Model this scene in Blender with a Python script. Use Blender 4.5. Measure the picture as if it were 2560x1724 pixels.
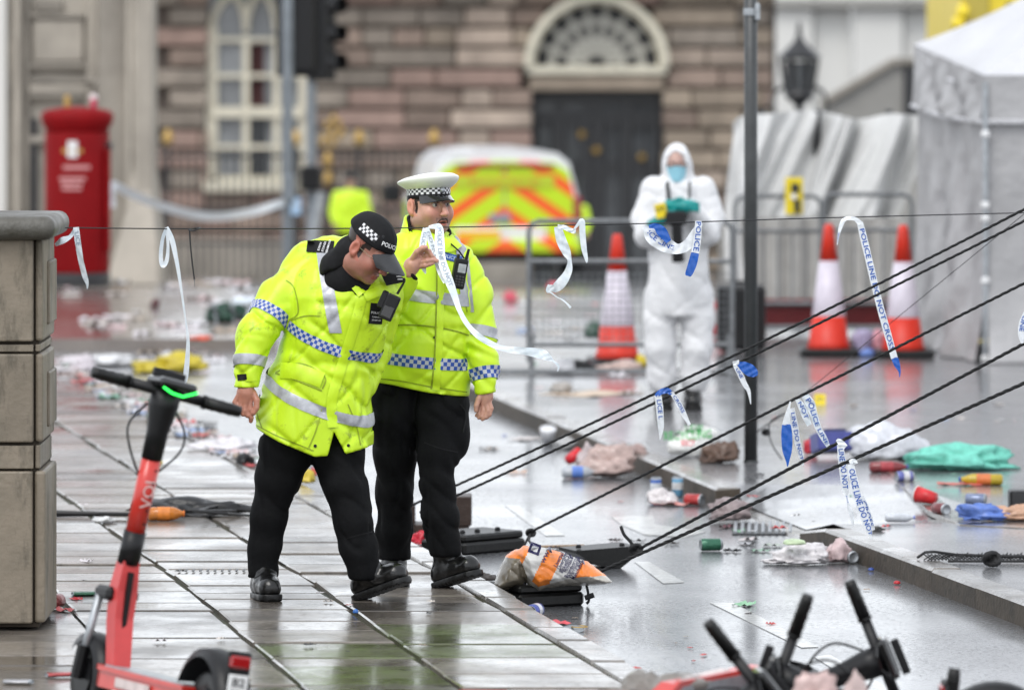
import bpy, bmesh, math, random
import numpy as np
from mathutils import Vector, Matrix, Euler
from mathutils.bvhtree import BVHTree

# ---------------------------------------------------------------- camera, sky, sun, exposure
for _o in list(bpy.data.objects):
    bpy.data.objects.remove(_o)
scene = bpy.context.scene
COL = scene.collection
R = math.radians
CAMH, HZ, FPX = 2.48, 80.0, 2560 * 200 / 36.0        # eye height (m), horizon row and focal length in photo pixels
cam_d = bpy.data.cameras.new('camera')
cam = bpy.data.objects.new('camera', cam_d)
COL.objects.link(cam)
cam.location = (0, 0, CAMH)
cam.rotation_euler = (R(90), 0, 0)
cam_d.lens = 200
cam_d.sensor_width = 36
cam_d.shift_y = -(862 - HZ) / 2560.0
cam_d.clip_start = 0.5
cam_d.clip_end = 3000
cam_d.dof.use_dof = True
cam_d.dof.focus_distance = 25.0
cam_d.dof.aperture_fstop = 2.8
scene.camera = cam

world = bpy.data.worlds.new('World')
scene.world = world
world.use_nodes = True
_nt = world.node_tree
_nt.nodes.clear()
_sky = _nt.nodes.new('ShaderNodeTexSky')
_sky.sky_type = 'NISHITA'
_sky.sun_disc = False
_sky.sun_elevation = R(52)
_sky.sun_rotation = R(205)
_sky.air_density = 1.0
_sky.dust_density = 0.5
_sky.ozone_density = 1.0
_hs = _nt.nodes.new('ShaderNodeHueSaturation')       # overcast: the blue is taken out of the sky
_hs.inputs['Saturation'].default_value = 0.14
_mx = _nt.nodes.new('ShaderNodeMix')                 # even cloud deck over the clear-sky gradient
_mx.data_type = 'RGBA'
_mx.inputs['Factor'].default_value = 0.55
_mx.inputs['B'].default_value = (5.75, 6.1, 6.6, 1)
_bg = _nt.nodes.new('ShaderNodeBackground')
_bg.inputs['Strength'].default_value = 0.15
_wo = _nt.nodes.new('ShaderNodeOutputWorld')
_nt.links.new(_sky.outputs[0], _hs.inputs['Color'])
_nt.links.new(_hs.outputs[0], _mx.inputs['A'])
_nt.links.new(_mx.outputs['Result'], _bg.inputs['Color'])
_nt.links.new(_bg.outputs[0], _wo.inputs['Surface'])

sun_d = bpy.data.lights.new('sun', 'SUN')
sun_d.energy = 0.9
sun_d.angle = R(25)
sun_d.color = (1.0, 0.97, 0.93)
sun = bpy.data.objects.new('sun', sun_d)
COL.objects.link(sun)
sun.rotation_euler = Euler((R(38), 0, R(-25)), 'XYZ')

scene.render.engine = 'CYCLES'
scene.cycles.use_denoising = True
scene.cycles.max_bounces = 6
scene.cycles.diffuse_bounces = 3
scene.cycles.glossy_bounces = 3
scene.cycles.transmission_bounces = 4
scene.cycles.transparent_max_bounces = 6
scene.cycles.caustics_reflective = False
scene.cycles.caustics_refractive = False
scene.cycles.sample_clamp_indirect = 6
vs = scene.view_settings
vs.view_transform = 'Standard'
vs.look = 'None'
vs.exposure = 0.75
vs.gamma = 1.0
vs.use_curve_mapping = False

# ---------------------------------------------------------------- helpers
rng = random.Random(7)
ORG = {}


def W(px, py, d):
    """world point seen at photo pixel (px, py) at distance d"""
    return Vector(((px - 1280) * d / FPX, d, CAMH - (py - HZ) * d / FPX))


def G(px, py, z=0.0):
    """point of the level plane z seen at photo pixel (px, py)"""
    return W(px, py, FPX * (CAMH - z) / (py - HZ))


def gz(d):
    """height of the far ground, which falls away beyond 55 m"""
    return 0.0 if d < 55 else -0.04 * (d - 55)


def props(o, label=None, cat=None, group=None, kind=None):
    if label: o['label'] = label
    if cat: o['category'] = cat
    if group: o['group'] = group
    if kind: o['kind'] = kind
    return o


def thing(name, loc, label, cat, group=None):
    o = bpy.data.objects.new(name, None)
    COL.objects.link(o)
    o.location = loc
    o.empty_display_size = 0.1
    ORG[o.name] = Vector(loc)
    return props(o, label, cat, group)


def mk(name, vf, mat, parent=None, smooth=False, label=None, cat=None, group=None, kind=None, at=None, T=None):
    """one mesh object from (verts, faces) in world coordinates; origin = parent's origin (or 'at')"""
    v, f = vf[0], vf[1]
    v = np.asarray(v, dtype=np.float64).reshape(-1, 3)
    if T is not None:
        m = np.array(T)
        v = v @ m[:3, :3].T + m[:3, 3]
    if parent is not None:
        org = ORG[parent.name]
    elif at is not None:
        org = Vector(at)
    else:
        org = Vector((float(v[:, 0].mean()), float(v[:, 1].mean()), float(v[:, 2].min())))
    me = bpy.data.meshes.new(name)
    me.from_pydata((v - np.array(org)).tolist(), [], [tuple(int(i) for i in q) for q in f])
    if len(vf) > 2 and vf[2] is not None:                    # uv per vertex
        uvl = me.uv_layers.new(name='UVMap')
        li = np.zeros(len(me.loops), dtype=np.int32)
        me.loops.foreach_get('vertex_index', li)
        uvl.data.foreach_set('uv', np.asarray(vf[2], dtype=np.float32)[li].ravel())
    if len(vf) > 3 and vf[3] is not None:                    # colour per vertex
        ca = me.color_attributes.new('tint', 'FLOAT_COLOR', 'POINT')
        c = np.ones((len(v), 4), dtype=np.float32)
        c[:, :3] = vf[3]
        ca.data.foreach_set('color', c.ravel())
    if isinstance(mat, (list, tuple)):
        for m_ in mat: me.materials.append(m_)
    elif mat is not None:
        me.materials.append(mat)
    if smooth:
        me.polygons.foreach_set('use_smooth', np.ones(len(me.polygons), dtype=bool))
    me.update()
    o = bpy.data.objects.new(name, me)
    COL.objects.link(o)
    if parent is not None:
        o.parent = parent
    else:
        o.location = org
    ORG[o.name] = org
    return props(o, label, cat, group, kind)


def dup(o, parent=None, delta=(0, 0, 0), label=None):
    """copy of a thing and everything under it"""
    c = o.copy()
    COL.objects.link(c)
    if parent is None:
        c.location = o.location + Vector(delta)
        ORG[c.name] = ORG[o.name] + Vector(delta)
    else:
        c.parent = parent
        ORG[c.name] = ORG[parent.name]
    if label: c['label'] = label
    for ch in o.children:
        dup(ch, c)
    return c


def join(*gs):
    V, F, n = [], [], 0
    for v, f in [(g[0], g[1]) for g in gs]:
        V += [tuple(p) for p in v]
        F += [tuple(i + n for i in q) for q in f]
        n += len(v)
    return V, F


def xf(g, M):
    m = np.array(M)
    v = np.asarray(g[0], dtype=float).reshape(-1, 3) @ m[:3, :3].T + m[:3, 3]
    return (v.tolist(), g[1]) + tuple(g[2:])


def loc(x, y, z): return Matrix.Translation((x, y, z))
def rz(a): return Matrix.Rotation(a, 4, 'Z')
def rx(a): return Matrix.Rotation(a, 4, 'X')
def ry(a): return Matrix.Rotation(a, 4, 'Y')


def box(c, s, M=None):
    x, y, z = c
    a, b, h = s[0] / 2, s[1] / 2, s[2] / 2
    v = [(x - a, y - b, z - h), (x + a, y - b, z - h), (x + a, y + b, z - h), (x - a, y + b, z - h),
         (x - a, y - b, z + h), (x + a, y - b, z + h), (x + a, y + b, z + h), (x - a, y + b, z + h)]
    f = [(3, 2, 1, 0), (4, 5, 6, 7), (0, 1, 5, 4), (1, 2, 6, 5), (2, 3, 7, 6), (3, 0, 4, 7)]
    return xf((v, f), M) if M is not None else (v, f)


def bbox(c, s, bev=0.01, M=None, seg=1):
    """box with bevelled edges"""
    bm = bmesh.new()
    bmesh.ops.create_cube(bm, size=1)
    for v in bm.verts:
        v.co = Vector((v.co.x * s[0], v.co.y * s[1], v.co.z * s[2]))
    bmesh.ops.bevel(bm, geom=bm.edges[:], offset=bev, segments=seg, affect='EDGES', profile=0.5)
    for v in bm.verts: v.co += Vector(c)
    g = bm_geo(bm)
    return xf(g, M) if M is not None else g


def bm_geo(bm):
    bm.verts.index_update()
    v = [tuple(p.co) for p in bm.verts]
    f = [tuple(q.index for q in p.verts) for p in bm.faces]
    bm.free()
    return v, f


def prism(poly, y0, y1):
    """polygon in (x, z), extruded along y"""
    n = len(poly)
    v = [(p[0], y0, p[1]) for p in poly] + [(p[0], y1, p[1]) for p in poly]
    f = [tuple(range(n)), tuple(range(2 * n - 1, n - 1, -1))]
    f += [(i, i + n, (i + 1) % n + n, (i + 1) % n) for i in range(n)]
    return v, f


def slab(poly, z0, z1):
    """polygon in (x, y), extruded along z"""
    n = len(poly)
    v = [(p[0], p[1], z0) for p in poly] + [(p[0], p[1], z1) for p in poly]
    f = [tuple(range(n - 1, -1, -1)), tuple(range(n, 2 * n))]
    f += [(i, (i + 1) % n, (i + 1) % n + n, i + n) for i in range(n)]
    return v, f


def tube(pts, r, n=8, cap=True, flat=None):
    """tube along pts; r a number or a list"""
    P = [Vector(p) for p in pts]
    m = len(P)
    rs = [r] * m if not isinstance(r, (list, tuple)) else list(r)
    V, F = [], []
    up = Vector((0.13, 0.21, 0.97)).normalized()
    for i in range(m):
        t = (P[min(i + 1, m - 1)] - P[max(i - 1, 0)])
        t = t.normalized() if t.length > 1e-9 else Vector((0, 0, 1))
        a = up - t * up.dot(t)
        if a.length < 1e-3: a = Vector((1, 0, 0)) - t * t.x
        a.normalize()
        up = a
        b = t.cross(a)
        for k in range(n):
            an = 2 * math.pi * k / n
            V.append(tuple(P[i] + (a * math.cos(an) + b * math.sin(an) * (flat or 1)) * rs[i]))
    for i in range(m - 1):
        for k in range(n):
            F.append((i * n + k, i * n + (k + 1) % n, (i + 1) * n + (k + 1) % n, (i + 1) * n + k))
    if cap:
        F.append(tuple(range(n - 1, -1, -1)))
        F.append(tuple((m - 1) * n + k for k in range(n)))
    return V, F


def lathe(prof, n=24, sy=1.0, cap=True):
    """profile [(r, z)] turned about z"""
    V, F = [], []
    for r_, z_ in prof:
        for k in range(n):
            a = 2 * math.pi * k / n
            V.append((r_ * math.cos(a), r_ * sy * math.sin(a), z_))
    for i in range(len(prof) - 1):
        for k in range(n):
            F.append((i * n + k, i * n + (k + 1) % n, (i + 1) * n + (k + 1) % n, (i + 1) * n + k))
    if cap:
        F.append(tuple(range(n - 1, -1, -1)))
        F.append(tuple((len(prof) - 1) * n + k for k in range(n)))
    return V, F


def grid(nu, nv, fn):
    V = [tuple(fn(i / (nu - 1), j / (nv - 1))) for j in range(nv) for i in range(nu)]
    F = [(j * nu + i, j * nu + i + 1, (j + 1) * nu + i + 1, (j + 1) * nu + i) for j in range(nv - 1) for i in range(nu - 1)]
    return V, F


def spline(pts, n=6):
    """Catmull-Rom through points of any dimension"""
    P = [np.array(p, dtype=float) for p in pts]
    out = []
    for i in range(len(P) - 1):
        p0, p1, p2, p3 = P[max(i - 1, 0)], P[i], P[i + 1], P[min(i + 2, len(P) - 1)]
        for k in range(n):
            t = k / n
            out.append(0.5 * ((2 * p1) + (-p0 + p2) * t + (2 * p0 - 5 * p1 + 4 * p2 - p3) * t * t + (-p0 + 3 * p1 - 3 * p2 + p3) * t ** 3))
    out.append(P[-1])
    return out


_rt = np.random.RandomState(3).rand(32, 32, 32).astype(np.float32)


def vnoise(P, s=1.0, o=0.0):
    """smooth value noise in -1..1 at points (N,3); s = frequency (number or 3-vector)"""
    Q = np.asarray(P, dtype=np.float32) * np.asarray(s, dtype=np.float32) + np.float32(o + 100.0)
    I = np.floor(Q).astype(np.int32)
    t = Q - I
    t = t * t * (3 - 2 * t)
    r = 0
    for dx in (0, 1):
        wx = t[:, 0] if dx else 1 - t[:, 0]
        for dy in (0, 1):
            wy = t[:, 1] if dy else 1 - t[:, 1]
            for dz in (0, 1):
                wz_ = t[:, 2] if dz else 1 - t[:, 2]
                r = r + _rt[(I[:, 0] + dx) & 31, (I[:, 1] + dy) & 31, (I[:, 2] + dz) & 31] * wx * wy * wz_
    return r * 2 - 1


def surfnet(f, lo, hi, h):
    """surface of the field f(P) = 0 inside a box, as a quad mesh (naive surface nets)"""
    lo, hi = np.array(lo, float), np.array(hi, float)
    n = np.maximum(np.ceil((hi - lo) / h).astype(int) + 1, 4)
    ax = [lo[i] + h * np.arange(n[i]) for i in range(3)]
    # coarse look first, then full evaluation only near the surface
    st_ = 4
    nc = (n - 1) // st_ + 2
    cx = np.meshgrid(*[lo[i] + h * st_ * np.arange(nc[i]) for i in range(3)], indexing='ij')
    Vc = f(np.stack([q.ravel() for q in cx], 1).astype(np.float32)).reshape(nc)
    near = np.abs(Vc) < h * st_ * 2.1
    act_c = np.zeros(nc - 1, bool)
    for a in (0, 1):
        for b in (0, 1):
            for d in (0, 1):
                act_c |= near[a:nc[0] - 1 + a, b:nc[1] - 1 + b, d:nc[2] - 1 + d]
                act_c |= (Vc[a:nc[0] - 1 + a, b:nc[1] - 1 + b, d:nc[2] - 1 + d] < 0) != (Vc[:-1, :-1, :-1] < 0)
    ic = [np.minimum(np.arange(n[i]) // st_, nc[i] - 2) for i in range(3)]
    m = act_c[np.ix_(*ic)]
    V = Vc[np.ix_(*ic)].astype(np.float32).copy()
    pid = np.argwhere(m)
    V[m] = f((lo + h * pid).astype(np.float32))
    S = V < 0
    c = np.zeros(n - 1, dtype=np.int8)
    offs = [(a, b, d) for a in (0, 1) for b in (0, 1) for d in (0, 1)]
    for a, b, d in offs:
        c += S[a:n[0] - 1 + a, b:n[1] - 1 + b, d:n[2] - 1 + d]
    act = np.argwhere((c > 0) & (c < 8))
    idx = -np.ones(n - 1, dtype=np.int64)
    idx[act[:, 0], act[:, 1], act[:, 2]] = np.arange(len(act))
    val = {o: V[act[:, 0] + o[0], act[:, 1] + o[1], act[:, 2] + o[2]] for o in offs}
    acc = np.zeros((len(act), 3))
    cnt = np.zeros(len(act))
    for o in offs:
        for k in range(3):
            if o[k] == 0:
                o2 = list(o); o2[k] = 1; o2 = tuple(o2)
                a, b = val[o], val[o2]
                m = (a < 0) != (b < 0)
                t = np.where(m, a / np.where(np.abs(a - b) < 1e-9, 1e-9, a - b), 0)
                p = np.tile(np.array(o, float), (len(act), 1))
                p[:, k] = t
                acc += p * m[:, None]
                cnt += m
    vert = lo + h * (act + acc / np.maximum(cnt, 1)[:, None])
    F = []
    for k in range(3):
        u, w = (k + 1) % 3, (k + 2) % 3
        sl0 = [slice(None)] * 3; sl1 = [slice(None)] * 3
        sl0[k] = slice(0, n[k] - 1); sl1[k] = slice(1, n[k])
        ch = np.argwhere(S[tuple(sl0)] != S[tuple(sl1)])
        ok = (ch[:, u] > 0) & (ch[:, w] > 0) & (ch[:, u] < n[u] - 1) & (ch[:, w] < n[w] - 1)
        ch = ch[ok]
        q = []
        for du, dw in ((0, 0), (-1, 0), (-1, -1), (0, -1)):
            e = ch.copy(); e[:, u] += du; e[:, w] += dw
            q.append(idx[e[:, 0], e[:, 1], e[:, 2]])
        q = np.stack(q, 1)
        ins = S[ch[:, 0], ch[:, 1], ch[:, 2]]
        q[~ins] = q[~ins][:, ::-1]
        F.append(q)
    F = np.concatenate(F)
    F = F[(F >= 0).all(1)]
    return vert, F


def smin(a, b, k):
    h = np.clip(0.5 + 0.5 * (b - a) / k, 0, 1)
    return b + (a - b) * h - k * h * (1 - h)


def smax(a, b, k): return -smin(-a, -b, k)


def rcone(P, a, b, r1, r2, sq=None):
    a, b = np.array(a, np.float32), np.array(b, np.float32)
    ab = b - a
    t = np.clip(((P - a) @ ab) / max(float(ab @ ab), 1e-9), 0, 1)
    q = P - (a + t[:, None] * ab)
    if sq is not None: q = q * np.array(sq, np.float32)
    return np.sqrt((q * q).sum(1)) - (r1 + (r2 - r1) * t)


def chain(P, pts, rs, k=0.02, sq=None):
    d = None
    for i in range(len(pts) - 1):
        e = rcone(P, pts[i], pts[i + 1], rs[i], rs[i + 1], sq)
        d = e if d is None else smin(d, e, k)
    return d


def ell(P, c, r, M=None):
    q = P - np.array(c, np.float32)
    if M is not None: q = q @ np.array(M, np.float32)[:3, :3]
    r = np.array(r, np.float32)
    k0 = np.sqrt(((q / r) ** 2).sum(1))
    k1 = np.sqrt(((q / (r * r)) ** 2).sum(1)) + 1e-9
    return k0 * (k0 - 1) / k1


def loft(P, rows):
    """rows: (z, cx, cy, a, b) - elliptic sections stacked along z, open at the ends"""
    r = np.array(sorted(rows), dtype=np.float32)
    z = P[:, 2]
    cx, cy, a, b = [np.interp(z, r[:, 0], r[:, k]) for k in (1, 2, 3, 4)]
    q = np.sqrt(((P[:, 0] - cx) / a) ** 2 + ((P[:, 1] - cy) / b) ** 2)
    d = (q - 1) * np.minimum(a, b)
    return smax(smax(d, z - r[-1, 0], 0.03), r[0, 0] - z, 0.01)


def clip_planes(vf, planes):
    """keep the part of a mesh in front of every (point, normal)"""
    bm = bmesh.new()
    vs_ = [bm.verts.new(p) for p in np.asarray(vf[0]).tolist()]
    for q in vf[1]:
        try: bm.faces.new([vs_[int(i)] for i in q])
        except ValueError: pass
    for p, n_ in planes:
        bmesh.ops.bisect_plane(bm, geom=bm.verts[:] + bm.edges[:] + bm.faces[:], plane_co=Vector(p), plane_no=Vector(n_), clear_inner=True)
    return bm_geo(bm)


_tc = {}


def text_geo(s, size=1.0, sx=1.0, bold=0.0):
    """flat lettering centred at the origin in the xy plane"""
    key = (s, bold)
    if key not in _tc:
        cu = bpy.data.curves.new('lettering', 'FONT')
        cu.body = s
        cu.align_x = 'CENTER'
        cu.align_y = 'CENTER'
        cu.offset = bold
        cu.resolution_u = 2
        ob = bpy.data.objects.new('lettering', cu)
        me = ob.to_mesh()
        _tc[key] = ([tuple(v.co) for v in me.vertices], [tuple(p.vertices) for p in me.polygons])
        ob.to_mesh_clear()
        bpy.data.objects.remove(ob)
        bpy.data.curves.remove(cu)
    v, f = _tc[key]
    return [(p[0] * size * sx, p[1] * size, 0) for p in v], f


def bvh_of(vf):
    return BVHTree.FromPolygons([tuple(p) for p in np.asarray(vf[0]).tolist()], [tuple(int(i) for i in q) for q in vf[1]])


def project(vf, O, Rv, Uv, bvh, eps=0.004, back=0.4):
    """lay a flat (x, y) shape at O with axes Rv, Uv onto the surface behind it"""
    O, Rv, Uv = Vector(O), Vector(Rv).normalized(), Vector(Uv).normalized()
    n_ = Rv.cross(Uv).normalized()
    out, last = [], 0.0
    for p in vf[0]:
        q = O + Rv * p[0] + Uv * p[1]
        h = bvh.ray_cast(q + n_ * back, -n_, 3 * back)
        if h[0] is not None:
            last = (h[0] - q).dot(n_)
        out.append(tuple(q + n_ * (last + eps + (p[2] if len(p) > 2 else 0))))
    return (out,) + tuple(vf[1:])


def patch_grid(w, h, nx, ny):
    return grid(nx, ny, lambda u, v: ((u - .5) * w, (v - .5) * h, 0))


def fit_mesh(vf, smooth_it=1):
    return vf
# ---------------------------------------------------------------- materials
def M(name, col, rough=0.6, metal=0.0, spec=0.5, noise=None, bump=None, rnd=0.0, coat=0.0, trans=0.0, emit=None,
      rvar=0.0, rrnd=0.0, grime=None, film=None, tint=False, sheen=0.0, stretch=(1, 1, 1), alpha=1.0, sss=0.0):
    """procedural surface: colour with noise, per-object variation, gloss variation and fine relief"""
    m = bpy.data.materials.new(name)
    m.use_nodes = True
    nt = m.node_tree
    N, L = nt.nodes, nt.links
    b = N['Principled BSDF']
    b.inputs['Base Color'].default_value = (*col, 1)
    b.inputs['Roughness'].default_value = rough
    b.inputs['Metallic'].default_value = metal
    b.inputs['Specular IOR Level'].default_value = spec
    b.inputs['Coat Weight'].default_value = coat
    b.inputs['Coat Roughness'].default_value = 0.08
    b.inputs['Transmission Weight'].default_value = trans
    b.inputs['Alpha'].default_value = alpha
    b.inputs['Sheen Weight'].default_value = sheen
    if sss:
        b.inputs['Subsurface Weight'].default_value = sss
        b.inputs['Subsurface Radius'].default_value = (0.01, 0.004, 0.002)
    if emit:
        b.inputs['Emission Color'].default_value = (*emit[0], 1)
        b.inputs['Emission Strength'].default_value = emit[1]
    tc = N.new('ShaderNodeTexCoord')
    mp = N.new('ShaderNodeMapping')
    mp.inputs['Scale'].default_value = stretch
    L.new(tc.outputs['Object'], mp.inputs['Vector'])
    out = None
    if tint:
        at = N.new('ShaderNodeVertexColor')
        at.layer_name = 'tint'
        out = at.outputs['Color']
    if noise or rvar:
        nz = N.new('ShaderNodeTexNoise')
        nz.inputs['Scale'].default_value = noise[0] if noise else 4
        nz.inputs['Detail'].default_value = 5
        nz.inputs['Roughness'].default_value = 0.65
        L.new(mp.outputs[0], nz.inputs['Vector'])
        cr = N.new('ShaderNodeMapRange')
        cr.inputs['From Min'].default_value = 0.3
        cr.inputs['From Max'].default_value = 0.7
        L.new(nz.outputs['Fac'], cr.inputs['Value'])
        if noise:
            mx = N.new('ShaderNodeMix')
            mx.data_type = 'RGBA'
            c2 = noise[2] if len(noise) > 2 else tuple(c * (1 - noise[1]) for c in col)
            L.new(cr.outputs[0], mx.inputs['Factor'])
            mx.inputs['A'].default_value = (*c2, 1)
            if out is not None:
                dk = N.new('ShaderNodeMix'); dk.data_type = 'RGBA'; dk.blend_type = 'MULTIPLY'
                dk.inputs['Factor'].default_value = 1
                L.new(out, dk.inputs['A'])
                dk.inputs['B'].default_value = (1 - noise[1],) * 3 + (1,)
                L.new(dk.outputs['Result'], mx.inputs['A'])
                L.new(out, mx.inputs['B'])
            else:
                mx.inputs['B'].default_value = (*[min(c * (1 + (noise[1] if len(noise) < 3 else 0)), 1) for c in col], 1)
            out = mx.outputs['Result']
        if rvar:
            mr = N.new('ShaderNodeMapRange')
            mr.inputs['To Min'].default_value = max(rough - rvar, 0.02)
            mr.inputs['To Max'].default_value = min(rough + rvar, 1)
            n2 = N.new('ShaderNodeTexNoise')
            n2.inputs['Scale'].default_value = (noise[0] if noise else 4) * 0.45
            n2.inputs['Detail'].default_value = 4
            mr.inputs['From Min'].default_value = 0.35
            mr.inputs['From Max'].default_value = 0.65
            L.new(mp.outputs[0], n2.inputs['Vector'])
            L.new(n2.outputs['Fac'], mr.inputs['Value'])
            L.new(mr.outputs[0], b.inputs['Roughness'])
    if film:                                                 # water film: (least, most, gloss roughness, patch scale, grain scale)
        def nmap(scale, lo_, hi_, a, c, det=3):
            q = N.new('ShaderNodeTexNoise')
            q.inputs['Scale'].default_value = scale
            q.inputs['Detail'].default_value = det
            L.new(tc.outputs['Object'], q.inputs['Vector'])
            k = N.new('ShaderNodeMapRange')
            k.inputs['From Min'].default_value = lo_
            k.inputs['From Max'].default_value = hi_
            k.inputs['To Min'].default_value = a
            k.inputs['To Max'].default_value = c
            L.new(q.outputs['Fac'], k.inputs['Value'])
            return k.outputs[0]
        w1 = nmap(film[3], .35, .65, film[0], film[1])
        w2 = nmap(film[4], .36, .5, film[5] if len(film) > 5 else .35, 1.0, 2)
        mw = N.new('ShaderNodeMath'); mw.operation = 'MULTIPLY'
        L.new(w1, mw.inputs[0]); L.new(w2, mw.inputs[1])
        last = mw.outputs[0]
        if len(film) > 6:
            oi = N.new('ShaderNodeObjectInfo')
            k = N.new('ShaderNodeMapRange')
            k.inputs['To Min'].default_value = film[6]
            L.new(oi.outputs['Random'], k.inputs['Value'])
            m2 = N.new('ShaderNodeMath'); m2.operation = 'MULTIPLY'
            L.new(last, m2.inputs[0]); L.new(k.outputs[0], m2.inputs[1])
            last = m2.outputs[0]
        L.new(last, b.inputs['Coat Weight'])
        L.new(nmap(film[3] * .7, .35, .65, film[2] * .7, film[2] * 1.25), b.inputs['Coat Roughness'])
        b.inputs['Coat IOR'].default_value = 1.65
    if rrnd:                                                 # gloss differs from stone to stone
        oi = N.new('ShaderNodeObjectInfo')
        ml = N.new('ShaderNodeMath'); ml.operation = 'MULTIPLY_ADD'
        L.new(oi.outputs['Random'], ml.inputs[0])
        ml.inputs[1].default_value = rrnd
        src = b.inputs['Roughness'].links[0].from_socket if b.inputs['Roughness'].is_linked else None
        if src is not None: L.new(src, ml.inputs[2])
        else: ml.inputs[2].default_value = rough
        L.new(ml.outputs[0], b.inputs['Roughness'])
    if grime:                                                # dirt with its own shape: (scale, threshold, colour, strength)
        ng = N.new('ShaderNodeTexNoise')
        ng.inputs['Scale'].default_value = grime[0]
        ng.inputs['Detail'].default_value = 8
        ng.inputs['Roughness'].default_value = 0.7
        mg = N.new('ShaderNodeMapping')
        mg.inputs['Rotation'].default_value = (0.3, 0.5, 0.4)
        mg.inputs['Scale'].default_value = grime[4] if len(grime) > 4 else (1, 1, 1)
        L.new(tc.outputs['Object'], mg.inputs['Vector'])
        L.new(mg.outputs[0], ng.inputs['Vector'])
        rg = N.new('ShaderNodeMapRange')
        rg.inputs['From Min'].default_value = grime[1]
        rg.inputs['From Max'].default_value = grime[1] + 0.1
        rg.inputs['To Max'].default_value = grime[3]
        L.new(ng.outputs['Fac'], rg.inputs['Value'])
        xg = N.new('ShaderNodeMix'); xg.data_type = 'RGBA'
        L.new(rg.outputs[0], xg.inputs['Factor'])
        if out is not None: L.new(out, xg.inputs['A'])
        else: xg.inputs['A'].default_value = (*col, 1)
        xg.inputs['B'].default_value = (*grime[2], 1)
        out = xg.outputs['Result']
    if rnd:
        oi = N.new('ShaderNodeObjectInfo')
        mr = N.new('ShaderNodeMapRange')
        mr.inputs['To Min'].default_value = 1 - rnd
        mr.inputs['To Max'].default_value = 1 + rnd
        L.new(oi.outputs['Random'], mr.inputs['Value'])
        hs = N.new('ShaderNodeHueSaturation')
        if out is not None: L.new(out, hs.inputs['Color'])
        else: hs.inputs['Color'].default_value = (*col, 1)
        L.new(mr.outputs[0], hs.inputs['Value'])
        out = hs.outputs[0]
    if out is not None:
        L.new(out, b.inputs['Base Color'])
    if bump:
        n3 = N.new('ShaderNodeTexNoise')
        n3.inputs['Scale'].default_value = bump[0]
        n3.inputs['Detail'].default_value = 4
        L.new(mp.outputs[0], n3.inputs['Vector'])
        bp = N.new('ShaderNodeBump')
        bp.inputs['Strength'].default_value = bump[1]
        bp.inputs['Distance'].default_value = bump[2] if len(bump) > 2 else 0.01
        L.new(n3.outputs['Fac'], bp.inputs['Height'])
        L.new(bp.outputs[0], b.inputs['Normal'])
    return m


def M_check(name, c1, c2, rough=0.35, metal=0.0):
    """two-colour squares on the uv map (one unit = one square)"""
    m = bpy.data.materials.new(name)
    m.use_nodes = True
    N, L = m.node_tree.nodes, m.node_tree.links
    b = N['Principled BSDF']
    uv = N.new('ShaderNodeUVMap')
    uv.uv_map = 'UVMap'
    mp = N.new('ShaderNodeMapping')
    mp.inputs['Location'].default_value = (0.001, 0.001, 0.5)
    ck = N.new('ShaderNodeTexChecker')
    ck.inputs['Scale'].default_value = 1
    ck.inputs['Color1'].default_value = (*c1, 1)
    ck.inputs['Color2'].default_value = (*c2, 1)
    L.new(uv.outputs[0], mp.inputs['Vector'])
    L.new(mp.outputs[0], ck.inputs['Vector'])
    L.new(ck.outputs['Color'], b.inputs['Base Color'])
    b.inputs['Roughness'].default_value = rough
    b.inputs['Metallic'].default_value = metal
    return m


mt = {}
# wet ground
mt['asphalt'] = M('wet_asphalt', (0.1, 0.103, 0.11), rough=0.4, rvar=0.13, noise=(2.2, 0.3), bump=(120, 0.12, 0.005), spec=0.6, film=(.92, 1, .15, 1.1, 48, .45), grime=(26, .56, (.03, .03, .032), .7))
mt['flag'] = M('wet_flagstone', (0.13, 0.112, 0.095), rough=0.22, rvar=0.2, rrnd=0.18, noise=(5, 0.35), bump=(38, 0.15, 0.005), rnd=0.5, spec=0.5, film=(.5, 1, .17, 2.6, 30, .5, .5), grime=(7, .55, (.04, .034, .026), .7))
mt['flag_moss'] = M('mossy_flagstone', (0.095, 0.13, 0.03), rough=0.2, rvar=0.16, noise=(6, 0.3, (0.1, 0.09, 0.07)), bump=(38, 0.15, 0.005), rrnd=0.2, rnd=0.3, spec=0.5, film=(.25, 1, .12, 2.6, 30, .45, .35), grime=(7, .56, (.03, .032, .015), .7))
mt['joint'] = M('joint_grit', (0.035, 0.033, 0.025), rough=0.7, noise=(30, 0.4, (0.05, 0.055, 0.02)), bump=(60, 0.5))
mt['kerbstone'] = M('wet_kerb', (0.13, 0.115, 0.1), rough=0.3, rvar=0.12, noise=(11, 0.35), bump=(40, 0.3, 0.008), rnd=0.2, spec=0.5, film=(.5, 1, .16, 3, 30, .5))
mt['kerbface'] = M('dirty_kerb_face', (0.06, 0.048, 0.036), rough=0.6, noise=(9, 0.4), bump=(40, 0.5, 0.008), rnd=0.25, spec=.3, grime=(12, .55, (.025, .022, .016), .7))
mt['island'] = M('island_paving', (0.13, 0.13, 0.134), rough=0.4, rvar=0.12, noise=(2.6, 0.3), bump=(110, 0.12, 0.005), spec=0.6, film=(.92, 1, .15, 1.2, 48, .5), grime=(22, .58, (.04, .04, .04), .6))
mt['paint'] = M('road_paint', (0.6, 0.6, 0.57), rough=0.4, rvar=0.1, film=(.7, 1, .15, 2, 40, .6), noise=(14, 0.25, (0.22, 0.22, 0.22)), bump=(70, 0.4, 0.004), grime=(30, .56, (.12, .12, .12), .7))
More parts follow.
